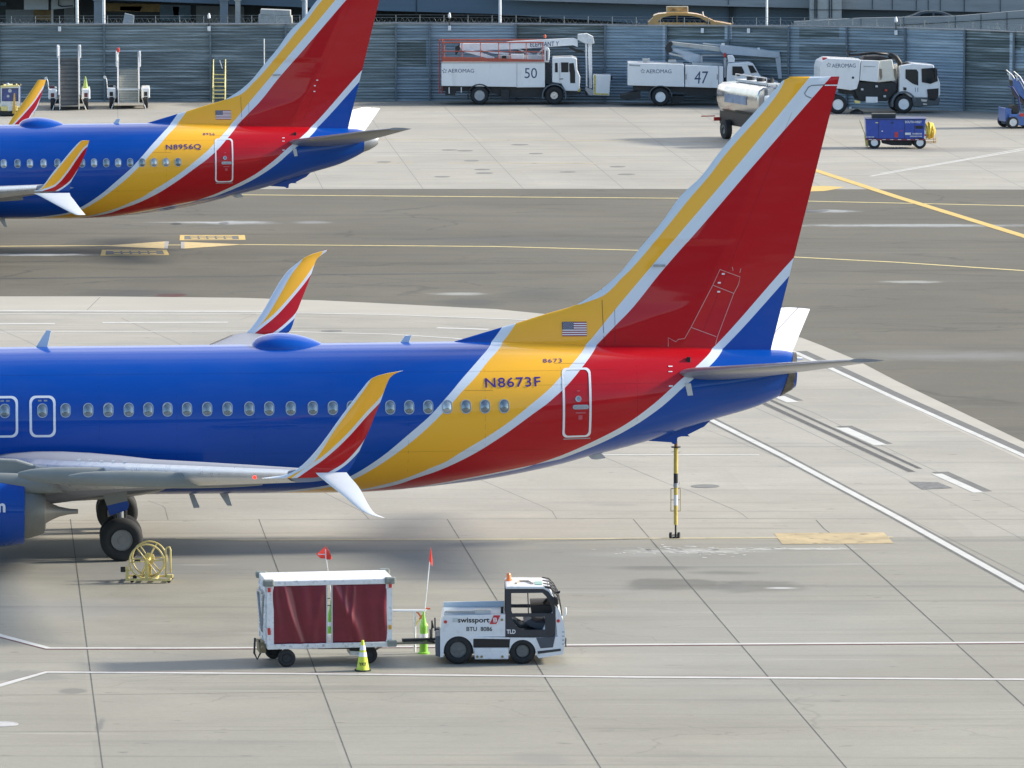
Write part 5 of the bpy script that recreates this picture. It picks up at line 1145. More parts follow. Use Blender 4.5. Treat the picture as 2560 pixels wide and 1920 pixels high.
# ---- silver tanker (seen half end-on, behind the near fin)
TK=Fr(1893,362,19); X=lambda p:Z(1520,0,k,p)
t=thing('tanker_truck',TK,'silver tank truck seen from its rear corner behind the near airliner fin','truck','service vehicles on the far apron')
CH=mat('polished_tank_steel',(.62,.60,.57),.22,metal=.95,var=.10,vs=1.5,bump=.08,bs=2)
# tank axis runs away along local +y ; cross-section in x
sec=[]; 
def tk(x): return x
zb_=1.5; zt=zb_+1.62
so_=[(-.8,zb_-.02),(-1.08,zb_+.2),(-1.2,zb_+.6),(-1.2,zb_+1.1),(-1.1,zb_+1.4),(-.85,zt-.06),(0,zt),(.85,zt-.06),(1.1,zb_+1.4),(1.2,zb_+1.1),(1.2,zb_+.6),(1.08,zb_+.2),(.8,zb_-.02),(0,zb_-.1)]
cxk=1.2; rows=[]
for y,s in ((0.,.94),(.06,1.),(2.0,1.),(4.,1.),(6.1,1.),(6.3,.94)): rows.append([(cxk+x*s,y,(zb_+.8)+(z-zb_-.8)*s) for x,z in so_])
tb=MB().grid(rows,closed=True,cap=True).build('tank',CH,t,smooth=True)
MB().box(cxk-1.222,cxk-1.202,1.6,4.9,zb_+.55,zb_+1.02).build('faded_lettering_panel',mat('faded_blue_panel',(.20,.29,.45),.3,metal=.5,var=.3,vs=2),t)
MB().box(cxk-.35,cxk+.35,.6,5.4,zt,zt+.14).build('top_walkway',LGREY,t,bevel=.02)
for yy in (1.2,2.6,4.1): MB().cyl((cxk,yy,zt+.1),(cxk,yy,zt+.34),.22,n=16).cyl((cxk+.1,yy,zt+.3),(cxk+.1,yy,zt+.4),.08,n=10).build('hatch',DARK,t)
MB().tube([(cxk-.4,.7,zt),(cxk-.4,.7,zt+.42),(cxk-.4,5.3,zt+.42),(cxk-.4,5.3,zt)],.03,6).build('hand_rail',STEEL,t)
MB().box(cxk-.8,cxk+.8,-2.4,6.7,.75,zb_-.02).build('chassis',BLACK,t); MB().box(cxk-1.1,cxk+.6,6.75,6.85,.9,1.1).box(cxk-1.9,cxk-1.1,6.6,6.7,1.15,1.2).build('rear_bar',RED,t)
for yy in (5.2,-1.2):
    for sx in (-1.2,.8):
        w_=MB().lathe((cxk+sx,yy,.53),(1,0,0),[(.02,.3),(0,.42),(.05,.53),(.36,.53),(.4,.42),(.38,.3)],26).build('wheel',RUB,t,smooth=True); MB().lathe((cxk+sx,yy,.53),(1,0,0),[(.02,.28),(.08,.2),(.06,.05)],16).build('rim',LGREY,w_)
MB().box(cxk-1.15,cxk+1.15,-2.5,-.8,.9,2.7).build('cab',WHITE,t,bevel=.1); MB().box(cxk-1.17,cxk-1.14,-2.2,-1.3,1.75,2.4).build('cab_window',GLASS,t); MB().box(cxk-.9,cxk+.9,-2.54,-2.5,1.7,2.4).build('windscreen',GLASS,t)
MB().box(cxk-.7,cxk-.3,-.3,-.02,zb_+.2,zb_+1.5).box(cxk-.15,cxk+.2,-.35,-.02,zb_+.6,zt+.1).box(cxk+.4,cxk+.9,-.3,-.02,zb_+.1,zb_+1.2).build('valve_cabinet',GREY,t)
# ---- sweeper truck 11
SW=Fr(2258,284,6); k=.25316; X=lambda p:Z(2000,0,k,p); g=lambda u,v,y=0: SW.L(*X([(u,v)])[0],y)
t=thing('sweeper_truck',SW,'white sweeper truck numbered 11 with a black suction hose behind its cab','truck','white service trucks by the wall')
PR_(SW,X([(200,670),(215,610),(280,575),(600,590),(585,800),(560,880),(500,892),(380,875),(200,860)]),0,2.4,'rear_hopper',WHITE,t,bevel=.04)
PR_(SW,X([(606,595),(785,600),(770,800),(765,812),(590,795)]),.03,2.4,'hopper_door',WHITE,t,bevel=.03)
b=MB(); A_1=SW.P(X([(785,600),(770,810)]),.03); B_1=SW.P(X([(910,590),(948,800)]),.5)
PR_(SW,X([(785,600),(912,588),(950,795),(765,815)]),.12,2.3,'front_hopper',mat('sunlit_cream_panel',(.74,.70,.60),.4,coat=.3,var=.05),t,bevel=.05)  # right-facing hopper panel, warm sunlight put into its colour
for x,y in ((795,690),(938,690)): PR_(SW,X([(x-12,y-10),(x+12,y-10),(x+18,y+70),(x+4,y+100),(x-8,y+60)]),.08,.14,'latch',mat('bronze_latch',(.22,.18,.13),.5),t)
PR_(SW,X([(612,590),(650,555),(800,553),(900,575),(900,592)]),.5,2.0,'tarp',BLACK,t,bevel=.05)
hp=[g(480,545,1.2),g(560,540,1.2),g(720,520,1.2),g(860,535,1.2),g(930,560,1.2),g(970,620,1.2),g(975,720,1.2),g(968,880,1.2)]
MB().tube([(x,1.1,z) for x,z in hp[:4]],.08,8).tube([(x,.6,z) for x,z in hp[3:]],.16,10).build('suction_hose',BLACK,t,smooth='all')
PR_(SW,X([(455,485),(530,505),(565,498),(565,512),(500,520),(470,545)]),1.0,1.2,'hose_hook',DARK,t)
PR_(SW,X([(590,808),(950,815),(950,900),(860,1000),(590,1000),(540,900)]),.25,2.1,'machinery',DARK,t,bevel=.03); PR_(SW,X([(420,880),(960,890),(960,960),(420,930)]),.4,2.,'chassis',DARK,t)
PR_(SW,X([(652,955),(768,957),(768,1015),(652,1015)]),.1,.7,'water_box',WHITE,t,bevel=.02)
for (x,y) in ((757,852),(838,950),(615,882),(497,1065),(535,1085),(850,890)): PR_(SW,X([(x-11,y-9),(x+11,y-9),(x+11,y+10),(x-11,y+10)]),.08,.2,'side_fitting',LGREY if y!=890 else RED,t)
PR_(SW,X([(540,990),(598,1000),(590,1022),(545,1018)]),.0,.2,'brush_guard',PYEL,t); MB().lathe((g(560,1060)[0],.1,.02),(0,0,1),[(0,.42),(.12,.36),(.25,.12)],20).build('side_brush',BLACK,t)
text('AEROMAG',fbox(SW,X([(315,668),(550,628)])),0,NAVYT,t,'lettering'); snow(SW,*X([(284,641)])[0],.2,t); 
PR_(SW,X([(630,652),(745,655),(745,661),(630,659)]),.0,.03,'small_lettering_line',GREY,t)
MB().cyl((g(523,767)[0],-.02,g(523,767)[1]),(g(523,767)[0],.02,g(523,767)[1]),.07,n=16).build('filler_cap',DARK,t)
PR_(SW,X([(230,570),(270,570),(262,600),(232,605)]),.3,.7,'rear_lamp',RED,t)
for x,yy in ((375,1020),(1025,1040)):
    a=g(x,yy); wheel(t,a[0],0,.4,.55,rimm=WHITE,rr=.58); wheel(t,a[0],2.0,2.4,.55,rimm=WHITE,hub=False)
PR_(SW,X([(985,650),(1130,625),(1320,640),(1340,700),(1385,820),(1385,935),(1365,965),(1100,965),(1040,920),(980,920)]),.05,2.35,'cab',WHITE,t,bevel=.06)
PR_(SW,X([(1042,685),(1150,685),(1168,710),(1168,845),(1110,825),(1042,775)]),.02,.05,'door_window',GLASS,t,bevel=.01)
# slanted face with windscreen and grille turned to the camera's right
def q3(pts,y0,y1,nm,m,off=.03):
    P0=SW.P(X(pts),y0); return P0
for pts,nm,m in (([(1200,678),(1340,668),(1362,800),(1290,828),(1205,812)],'windscreen',GLASS),([(1255,882),(1368,872),(1368,950),(1330,1000),(1265,985)],'radiator_grille',BLACK)):
    PR_(SW,X(pts),.0,.05,nm,m,t,bevel=.01)
PR_(SW,X([(1105,965),(1385,968),(1375,1040),(1250,1048),(1120,1055)]),.0,2.3,'front_bumper',mat('bumper_grey',(.06,.075,.085),.45),t,bevel=.04)
PR_(SW,X([(1195,978),(1258,985),(1250,1005),(1200,1002)]),-.03,.0,'headlight',STEEL,t,bevel=.01); PR_(SW,X([(1215,1020),(1255,1024),(1255,1036),(1215,1034)]),-.03,.0,'headlight',STEEL,t)
PR_(SW,X([(1325,680),(1355,680),(1358,780),(1335,780)]),-.1,-.02,'mirror',BLACK,t); PR_(SW,X([(1020,860),(1052,866),(1050,895),(1022,890)]),.02,.05,'side_vent',BLACK,t)
text('11',fbox(SW,X([(1138,908),(1167,866)])),.05,NAVYT,t,'fleet_number')
a=g(1025,1040); pts=[(a[0]+.74*math.cos(math.radians(195-i*185/12)),.58+.74*math.sin(math.radians(195-i*185/12))) for i in range(13)]; MB().prism(pts+[(a[0]+(p-a[0])*.86,.58+(q-.58)*.86) for p,q in pts][::-1],-.02,.6).build('mudguard',mat('mudguard_grey'),t)
PR_(SW,X([(1000,622),(1120,625),(1120,640),(1000,642)]),.5,1.9,'roof_fairing',BLACK,t)
# ---- blue ground power unit
GP=Fr(2187,372,-1); g=lambda u,v,y=0: GP.L(*X([(u,v)])[0],y)
t=thing('ground_power_unit',GP,'blue wheeled power unit with yellow hose bundle standing on the far apron','power cart','service vehicles on the far apron')
PR_(GP,X([(648,1180),(1240,1180),(1225,1372),(655,1370)]),0,1.7,'housing',BLUE,t,bevel=.03)
b=MB()
for x in (775,1032,1128): b.prism(GP.P(X([(x,1190),(x+4,1190),(x+4,1365),(x,1365)])),-.01,0)
b.build('door_seam',DARK,t)
PR_(GP,X([(640,1172),(1252,1172),(1240,1184),(648,1184)]),-.03,1.73,'roof_lip',mat('dull_blue',(.02,.04,.15),.5),t)
PR_(GP,X([(712,1125),(948,1125),(945,1178),(712,1178)]),.3,1.3,'wire_basket',mat('dark_mesh',(.035,.04,.04),.7,var=.6,vs=30),t,bevel=.01)
PR_(GP,X([(1140,1242),(1215,1242),(1215,1272),(1140,1272)]),-.012,0,'side_grille',BLACK,t); PR_(GP,X([(936,1305),(968,1305),(968,1355),(936,1355)]),-.015,0,'extinguisher_box',RED,t)
PR_(GP,X([(650,1372),(1235,1374),(1235,1386),(650,1384)]),-.015,1.7,'bumper_strip',mat('dull_red',(.25,.05,.08),.6),t)
for x in (680,720,815,890,968,1060,1140): PR_(GP,X([(x,1375),(x+32,1375),(x+30,1382),(x-2,1382)]),-.022,-.016,'reflector_dash',WHITED,t)
for (x,y,w_,h_,m) in ((1038,1310,58,22,WHITED),(805,1290,14,10,WHITED),(993,1288,20,8,RED),(898,1208,26,12,DARK),(1228,1290,18,70,WHITED),(1228,1325,18,18,RED),(745,1208,26,8,PYEL)): PR_(GP,X([(x,y),(x+w_,y),(x+w_,y+h_),(x,y+h_)]),-.02,0,'placard',m,t)
text('SOUTHWEST',fbox(GP,X([(1035,1216),(1202,1193)])),0,WHITED,t,'lettering',bold=.02); 
for bx,s_ in ((((1112,1330),(1208,1312)),'DIESEL 120'),(((1085,1352),(1208,1338)),'CLEAN FUEL'),(((655,1362),(738,1346)),'FLT 5000')): pass
for (u0,v0,u1,v1) in ((1112,1314,1208,1328),(1085,1340,1208,1352),(655,1347,738,1358)):
    b=MB(); n_=int((u1-u0)/12)
    for i in range(n_):
        x=u0+(u1-u0)*i/n_; b.prism(GP.P(X([(x,v0),(x+7,v0),(x+7,v1),(x,v1)])),-.014,-.004)
    b.build('small_print_row',WHITED,t)
PR_(GP,X([(810,1386),(1130,1390),(1100,1438),(900,1435),(812,1415)]),.3,1.4,'fuel_tank',DARK,t)
for x in (735,1185):
    a=g(x,1440); wheel(t,a[0],.0,.24,.33,rimm=WHITE,rr=.58); wheel(t,a[0]-.05,1.45,1.69,.33,rimm=WHITE,hub=False)
PR_(GP,X([(585,1190),(592,1186),(650,1340),(645,1350)]),.7,.75,'tow_bar',PYEL,t); PR_(GP,X([(635,1340),(680,1350),(672,1450),(650,1445)]),.4,.9,'tow_hitch',PYEL,t)
b=MB()
for i in range(9):
    x,z=g(1252,1290)[0]+.05*i,g(0,1295)[1]; rr_=.42-.022*abs(i-3)+.03*math.sin(i*2.1); b.tube([(x+.05*math.sin(a*2+i),.62+rr_*1.1*math.cos(a),z+.03*math.sin(3*i)+rr_*math.sin(a)) for a in [q*math.pi/8 for q in range(16)]],.042,6,closed=True)
b.build('hose_bundle',mat('yellow_hose',(.85,.62,.08),.5,var=.2,vs=6),t,smooth='all')
b=MB(); yy=.1
for v in (1375,1400,1412): b.tube([(g(1235,v)[0],yy,g(1235,v)[1]),(g(1345,v)[0],yy,g(1345,v)[1])],.02,5)
b.tube([(g(1322,1290)[0],yy,g(1322,1290)[1]),(g(1322,1412)[0],yy,g(1322,1412)[1])],.02,5); b.tube([(g(1345,1350)[0],yy,g(1345,1350)[1]),(g(1345,1412)[0],yy,g(1345,1412)[1])],.02,5)
b.build('hose_rack',mat('rack_orange',(.66,.36,.08),.5),t)
# ---- blue stairs / loader at the right edge
BL=Fr(2532,322,12); g=lambda u,v,y=0: BL.L(*X([(u,v)])[0],y)
t=thing('belt_loader',BL,'blue ramp vehicle with raised pale rails cut by the right edge','ramp vehicle','service vehicles on the far apron')
B2=mat('mid_blue_paint',(.06,.14,.38),.4,coat=.3,var=.12)
PR_(BL,X([(2070,1130),(2260,1130),(2500,1160),(2500,1240),(2120,1240),(2070,1210)]),0,1.9,'chassis_body',B2,t,bevel=.04); PR_(BL,X([(2028,1065),(2090,1075),(2080,1210),(2030,1205)]),.2,1.6,'front_fender',B2,t,bevel=.04)
PR_(BL,X([(2105,780),(2190,770),(2330,990),(2500,1130),(2480,1170),(2290,1060),(2160,930),(2105,850)]),.2,.28,'raised_conveyor_side',B2,t,bevel=.02); PR_(BL,X([(2105,780),(2190,770),(2330,990),(2500,1130),(2480,1170),(2290,1060),(2160,930),(2105,850)]),1.5,1.58,'raised_conveyor_side',B2,t,bevel=.02)
PR_(BL,X([(2120,800),(2190,790),(2330,1010),(2480,1140),(2470,1165),(2290,1070),(2160,950)]),.3,1.48,'belt',DARK,t)
b=MB(); 
for y in (.15,1.6): b.tube([(g(u,v)[0],y,g(u,v)[1]) for u,v in ((2118,706),(2180,760),(2260,900),(2420,1050))],.035,6).tube([(g(u,v)[0],y,g(u,v)[1]) for u,v in ((2130,740),(2190,820),(2260,960))],.025,6).tube([(g(2150,735)[0],y,g(2150,735)[1]),(g(2150,800)[0],y,g(2150,800)[1])],.025,6)
b.build('hand_rail',WHITED,t)
MB().tube([(g(u,v)[0],.1,g(u,v)[1]) for u,v in ((2065,858),(2100,860),(2160,950),(2180,1090))],.05,6).build('lift_arm',mat('dark_blue_frame',(.02,.04,.16),.5),t)
PR_(BL,X([(2095,1040),(2160,1040),(2165,1120),(2095,1120)]),.5,1.2,'driver_seat',mat('brown_seat',(.07,.06,.045),.7),t,bevel=.03); PR_(BL,X([(2170,1120),(2215,1120),(2215,1150),(2170,1150)]),-.03,0,'rear_lamp',RED,t)
for x in (2105,2300): wheel(t,g(x,1240)[0],-.02,.25,.36,rimm=WHITED,rr=.6); wheel(t,g(x,1240)[0],1.7,1.95,.36,hub=False)
# ---- passenger boarding stairs at the left
k=.18083; X=lambda p:Z(0,40,k,p)
def stairs(label,u0,v0,P,steps,first,m_step):
    f=Fr(u0,v0,math.degrees(math.atan((1280-u0)/F))); t=thing('boarding_stairs',f,label,'boarding stairs','boarding stairs parked at the wall'); q=lambda u,v,y=0.:f.L(*X([(u,v)])[0],y)
    xl,xr,yt,yb=P['xl'],P['xr'],P['top'],P['bot']; D=3.6
    # treads climb away from the camera
    zb,ztp=q(xl,yb)[1],None
    x0,x1=q(xl,yb)[0],q(xr,yb)[0]; zt=f.L(*X([(xl,yt)])[0],D)[1]; n=steps
    for i in range(n):
        y=D*i/n; z=max(.12,zb+.05)+(zt-zb-.05)*(i+1)/n
        MB().box(x0,x1,y,y+D/n+.03,z-.05,z).build('step',m_step,t); MB().box(x0+.01,x1-.01,y+D/n-.02,y+D/n,z-.0,z+(zt-zb)/n-.05).build('riser',mat('pale_riser',(.34,.34,.30),.5,metal=.2,var=.15,vs=5) if not first else mat('dark_riser',(.17,.17,.165),.6,var=.2,vs=4),t)
    MB().box(x0,x1,D,D+1.2,zt-.08,zt).build('platform',m_step,t)
    for sx,xx in ((-1,x0-.05),(1,x1+.05)):
        hz=P['rail']; ztp=f.L(*X([(xl,hz)])[0],D)[1]
        MB().b; b=MB(); 
        b.prism([(0,0)]*0 or [(0.,0.),(0.1,0.),(0.1,.1)],0,0.01) if False else None
        # side panel: sloping sheet
        a=[(xx,-.15,zb+.05),(xx,D,zt-.1),(xx,D+1.2,zt-.1),(xx,D+1.2,zt+.35),(xx,D,zt+.35),(xx,-.15,zb+.75)]
        bm=MB(); A=[bm.b.verts.new((p[0]-.025,p[1],p[2])) for p in a]; B=[bm.b.verts.new((p[0]+.025,p[1],p[2])) for p in a]; bm.b.faces.new(A); bm.b.faces.new(B[::-1])
        for i in range(6): bm.b.faces.new((A[i],B[i],B[(i+1)%6],A[(i+1)%6]))
        bm.build('side_panel',WHITE if sx<0 else mat('cream_side_panel',(.76,.70,.55),.45,var=.06),t)
        MB().tube([(xx+sx*.03,-.1,zb+.9),(xx+sx*.03,D-.2,ztp-.35),(xx+sx*.03,D+.1,ztp-.05),(xx+sx*.03,D+1.2,ztp-.05)],.045,8).tube([(xx,-.1,zb+.1),(xx,-.1,zb+.9)],.04,6).tube([(xx,D,zt),(xx,D,ztp-.05)],.04,6).build('handrail',STEEL,t)
        MB().box(xx+sx*.10-.05,xx+sx*.10+.05,D-.6,D+1.2,zt+.25,ztp-.0).build('canopy_side',WHITE,t,bevel=.03)
        fx=xx+sx*.42
        MB().box(fx-.25,fx+.25,.5,3.5,.62,1.22).build('fender',WHITE,t,bevel=.06); MB().box(fx-.10,fx+.10,.47,.5,.75,1.0).build('head_lamp' if not first else 'tail_lamp',mat('lamp_dark_red',(.12,.03,.03),.3) if first else BLACK,t,bevel=.01)
        for yy in (.8,3.3):
            w_=MB().lathe((fx-.13*1,yy,.42),(1,0,0),[(.02,.22),(0,.34),(.03,.42),(.24,.42),(.27,.34),(.25,.22)],22).build('wheel',RUB,t,smooth=True); MB().lathe((fx-.13,yy,.42),(1,0,0),[(.03,.2),(.06,.05)],12).build('rim',GREY,w_)
        MB().cyl((fx,.3,.0),(fx-sx*.25,.6,.7),.03).build('stabiliser_leg',WHITED,t)
    MB().box(x0-.5,x1+.5,.8,3.8,.35,.6).build('chassis',DARK,t)
    fx=x0-.55; MB().box(fx-.2,fx+.2,1.6,2.1,.9,1.35).build('driver_seat',DARK if not first else mat('dark_red_seat',(.16,.05,.05),.6),t,bevel=.04); MB().tube([(fx-.15,1.0,1.2),(fx-.2,1.0,1.7),(fx-.28,1.0,1.85)],.03,6).cyl((fx-.30,.98,1.85),(fx-.30,.93,1.85),.09).build('mirror',WHITED,t)
    return t,f,x0,x1,zb
t,f,x0,x1,zb=stairs('taller white boarding stairs with dark grey treads, left of the pair by the wall',175,276,dict(xl=838,xr=1080,top=635,bot=1305,rail=410),12,True,mat('dark_tread',(.06,.06,.06),.6,var=.2,vs=5))
MB().lathe((x1+.45,1.6,1.22),(0,0,1),[(0,.16),(.05,.15),(.7,.03)],14).build('green_cover',mat('lime_cover',(.35,.45,.12),.6),t)
t,f,x0,x1,zb=stairs('shorter boarding stairs with pale metal treads, right of the pair by the wall',324,273,dict(xl=1650,xr=1905,top=755,bot=1230,rail=495),14,False,mat('pale_tread',(.42,.42,.38),.5,metal=.3,var=.15,vs=5))
MB().box(x0,x1,-.03,.06,1.15,1.22).build('cross_bar',WHITE,t); MB().lathe((x0-.05,3.6,f.L(290,130,3.6)[1]),(0,0,1),[(0,.09),(.2,.09),(.26,.04)],10).build('beacon',RED,t)
# ---- yellow ladder
k=.28933; X=lambda p:Z(0,0,k,p); LD=Fr(545,257,0); t=thing('platform_ladder',LD,'narrow yellow platform ladder standing against the ribbed wall','ladder'); g=lambda u,v,y=0: LD.L(*X([(u,v)])[0],y)
zt=LD.L(*X([(1890,635)])[0],1.2)[1]; xa,xb=g(1838,880)[0],g(1942,880)[0]; n=7
for x in (xa,xb): MB().tube([(x,0,0),(x,.1,.2),(x,1.1,zt),(x,1.6,zt)],.035,6).tube([(x,.1,.9),(x,1.0,zt+.85),(x,1.6,zt+.85),(x,1.6,0)],.03,6).tube([(x,1.05,zt),(x,1.05,zt+.85)],.025,6).build('side_rail',PYEL,t)
for i in range(n): MB().box(xa,xb,.1+1.0*i/n,.32+1.0*i/n,.26+zt*(i)/n*.93,.31+zt*i/n*.93).build('tread',PYEL,t)
MB().tube([(xb-.35,1.2,zt+.8),(xb-.2,1.2,zt+.3)],.03,6).build('hook_rod',WHITED,t)
# ---- blue and yellow baggage tractor at the far left
k=.18083; X=lambda p:Z(0,40,k,p); BT_=Fr(24,291,0); t=thing('cabbed_tractor',BT_,'small blue and yellow cabbed tractor at the far left beyond the far wing tip','tractor','service vehicles on the far apron'); g=lambda u,v,y=0: BT_.L(*X([(u,v)])[0],y)
NB=mat('navy_panel',(.03,.05,.16),.4,coat=.4,var=.3,vs=3)
PR_(BT_,X([(20,990),(262,985),(262,1260),(20,1265)]),.1,1.6,'cab',NB,t,bevel=.04)
plate(BT_.P(X([(5,965),(272,960),(275,1265),(10,1270)])),[BT_.P(X([(25,1000),(25,1180),(255,1180),(255,995)]))],.0,.08,'cab_frame',WHITED,t); PR_(BT_,X([(10,965),(250,955),(262,975),(12,990)]),-.02,1.6,'roof_edge',PYEL,t)
PR_(BT_,X([(40,1015),(245,1010),(245,1170),(40,1175)]),.085,.1,'windscreen',mat('blue_tinted_glass',(.05,.08,.26),.15,coat=.6,var=.4,vs=4),t); 
for (x,y,r) in ((135,1035,.12),(110,1110,.09)): a=g(x,y); MB().lathe((a[0],.07,a[1]),(0,1,0),[(0,r*.6),(.02,r)],12).build('steering_part',LGREY,t)
PR_(BT_,X([(0,1250),(250,1245),(230,1310),(20,1315)]),-.15,1.4,'bumper',PYEL,t,bevel=.03); PR_(BT_,X([(105,1210),(175,1200),(180,1310),(108,1315)]),-.2,-.16,'number_plate',WHITED,t)
PR_(BT_,X([(190,1070),(205,1070),(215,1350),(170,1350)]),-.3,-.22,'post',mat('amber_post',(.62,.38,.06),.5),t); PR_(BT_,X([(0,1310),(230,1310),(220,1370),(0,1375)]),.0,1.4,'chassis',DARK,t)
for x in (30,230): wheel(t,g(x,1350)[0],.1,.35,.3,hub=False); wheel(t,g(x,1350)[0],1.3,1.55,.3,hub=False)
for x in (20,100,190,255): a=g(x,950); MB().lathe((a[0],.4,a[1]-.12),(0,0,1),[(0,.09),(.15,.1),(.2,.05)],10).build('roof_lamp',BLACK if x in(190,255,20) else LGREY,t)
# ================================================================== FOREGROUND EQUIPMENT
# ---- tow tractor
k=.19891; X=lambda p:Z(1020,1360,k,p); TG=Fr(1147,1661.5,1); g=lambda u,v,y=0: TG.L(*X([(u,v)])[0],y)
t=thing('tow_tractor',TG,'white tow tractor with dark cab frame lettered BTU 8086, towing the baggage cart','tractor')
TW=mat('tractor_white',(.74,.77,.80),.35,coat=.4,var=.05,vs=2,dirt=.25); TD=mat('tractor_dark_frame',(.022,.028,.04),.4,coat=.3,var=.15); TDG=mat('tractor_grey_plastic',(.07,.08,.10),.6,var=.15); W_=1.55
def arch(cu,cv,r,u0,u1,vb):
    """wheel-arch edge points from left to right"""
    return [(cu+r*math.cos(math.radians(a)),cv-r*math.sin(math.radians(a))) for a in range(175,4,-14)]
rear=[(408,1420),(404,1200),(408,1100),(425,960),(440,905),(1222,885),(1222,1165),(840,1165),(820,1190),(830,1440)]+[]
ra=[(820,1400)]+[(635+r_*math.cos(math.radians(a)),1345-r_*math.sin(math.radians(a))) for r_,a in [(186,x) for x in range(8,180,12)]]+[(445,1420)]
PR_(TG,X([(404,1425),(404,1110),(425,960),(440,905),(1222,885),(1222,1165),(842,1165),(826,1200),(826,1400)]+ra[1:]),0,.05,'rear_side_panel',TW,t)
PR_(TG,X([(404,1400),(404,1110),(425,960),(440,905),(1222,885),(1222,1165),(860,1165),(620,1130),(430,1200)]),.05,W_-.05,'engine_housing',TW,t,bevel=.02); PR_(TG,X([(404,1425),(404,1110),(425,960),(440,905),(1222,885),(1222,1165),(842,1165),(826,1200),(826,1400)]+ra[1:]),W_-.05,W_,'rear_side_panel',TW,t)
PR_(TG,X([(450,830),(1222,815),(1222,890),(450,895)]),W_-.25,W_-.2,'deck_rail',mat('deck_rail_pale',(.55,.64,.70),.4),t,yp=0.)
gd=MB(); za=g(450,905)[1]
for i in range(17):
    x0_=g(455+i*25,870)[0]; gd.box(x0_,x0_+.07,.18,.24,za,za+.09)
for i in range(9): x0_=g(840+i*22,870)[0]; gd.box(x0_,x0_+.05,.12,.3,za,za+.13)
gd.build('deck_grating',mat('grating_pale',(.62,.60,.56),.5),t)
MB().box(g(450,900)[0],g(1215,900)[0],.1,W_-.1,za-.0,za+.03).build('deck_plate',mat('deck_grey_blue',(.36,.42,.46),.5,var=.1),t)
a=g(1185,870); MB().cyl((a[0],.25,a[1]-.05),(a[0],.25,a[1]+.12),.035).build('filler_cap',BLACK,t)
PR_(TG,X([(826,1165),(1280,1175),(1280,1195),(820,1190)]),-.02,0.02,'sill_trim',TW,t); PR_(TG,X([(820,1195),(1278,1195),(1278,1300),(820,1300)]),-.01,W_,'battery_recess',BLACK,t,bevel=.01)
PR_(TG,X([(826,1302),(1268,1302),(1262,1450),(840,1452)]),0,W_,'side_skirt',TW,t,bevel=.02)
for x in (872,925,1186): a=g(x,1416); MB().cyl((a[0],-.015,a[1]),(a[0],.0,a[1]),.03,n=14).build('skirt_bolt',mat('brass_bolt',(.30,.24,.10),.5,metal=.4),t)
fa=[(1440+r_*math.cos(math.radians(a)),1370-r_*math.sin(math.radians(a))) for r_,a in [(166,x) for x in range(5,176,12)]]
fr_=[(1275,1300),(1285,1175),(1620,1178),(1880,1165),(1858,960),(1855,780),(1900,830),(1950,960),(1975,1100),(1975,1200),(1950,1385),(1640,1436),(1605,1370)]
for (ya,yb) in ((0,.05),(W_-.05,W_)): PR_(TG,X([(1275,1375)]+fr_[0:1]+fr_[1:]+fa),ya,yb,'front_side_panel',TW,t,yp=0)
PR_(TG,X([(1640,1180),(1855,780),(1900,830),(1950,960),(1975,1100),(1975,1200),(1950,1385),(1650,1425)]),.05,W_-.05,'nose',TW,t,bevel=.03)
PR_(TG,X([(1610,1182),(1850,1165),(1822,1300),(1665,1312)]),-.012,.0,'step_recess',TDG,t,bevel=.005); PR_(TG,X([(1628,1348),(1920,1315),(1922,1345),(1632,1382)]),-.012,.0,'bumper_trim',TD,t,bevel=.005)
PR_(TG,X([(343,1160),(402,1150),(402,1395),(440,1425),(425,1432),(345,1405)]),.05,W_-.05,'rear_bumper',mat('rear_bumper_grey',(.09,.10,.13),.6),t,bevel=.02)
# cab frame with openings
co=[(1228,568),(1700,568),(1770,600),(1825,700),(1852,800),(1852,1140),(1815,1172),(1300,1165),(1225,1160)]
h1=[(1298,618),(1498,616),(1508,872),(1300,872)]; h1b=[(1512,616),(1690,614),(1735,660),(1775,735),(1805,800),(1818,872),(1522,872)]; hf=[(1298,618),(1690,614),(1735,660),(1775,735),(1805,800),(1818,872),(1300,872)]; h3=[(1298,915),(1722,915),(1722,1080),(1440,1080),(1370,1040),(1325,985)]
for ya,yb in ((0.0,.05),(W_-.05,W_)): plate(TG.P(X(co),0),[TG.P(X(h),0) for h in ((h1,h1b,h3) if ya==0 else (hf,h3))],ya,yb,'cab_door' if ya==0 else 'far_cab_door',TD,t)
gm=mat('clear_cab_glass',(.8,.85,.88),.04,trans=1.)
PR_(TG,X([(1228,550),(1236,536),(1300,532),(1700,534),(1775,560),(1835,675),(1800,650),(1750,590),(1700,565),(1228,568)]),0,W_,'cab_roof',TW,t,bevel=.03,yp=0)
PR_(TG,X([(1795,600),(1850,690),(1905,860),(1890,870),(1855,780),(1800,650)]),.06,W_-.06,'windscreen_frame',TD,t)
PR_(TG,X([(1540,770),(1820,765),(1820,870),(1760,880),(1550,880)]),.2,W_-.2,'dashboard',BLACK,t,bevel=.02)
MB().tube([(g(1700,800)[0]+.17*math.cos(a)*.55,.45+.17*math.sin(a),g(1700,790)[1]+.17*math.cos(a)*.7) for a in [i*math.pi/8 for i in range(16)]],.018,6,closed=True).cyl((g(1700,800)[0],.45,g(1700,790)[1]),(g(1790,900)[0],.45,g(1790,900)[1]),.02).build('steering_wheel',BLACK,t)
PR_(TG,X([(1300,940),(1350,950),(1400,1010),(1540,1010),(1540,1050),(1400,1055),(1330,1000)]),.5,1.0,'seat',mat('seat_vinyl',(.10,.11,.11),.7,var=.2),t,bevel=.03); PR_(TG,X([(1450,990),(1550,940),(1610,985),(1722,985),(1722,1070),(1610,1070),(1540,1045)]),.3,1.3,'floor_hump',TDG,t,bevel=.02)
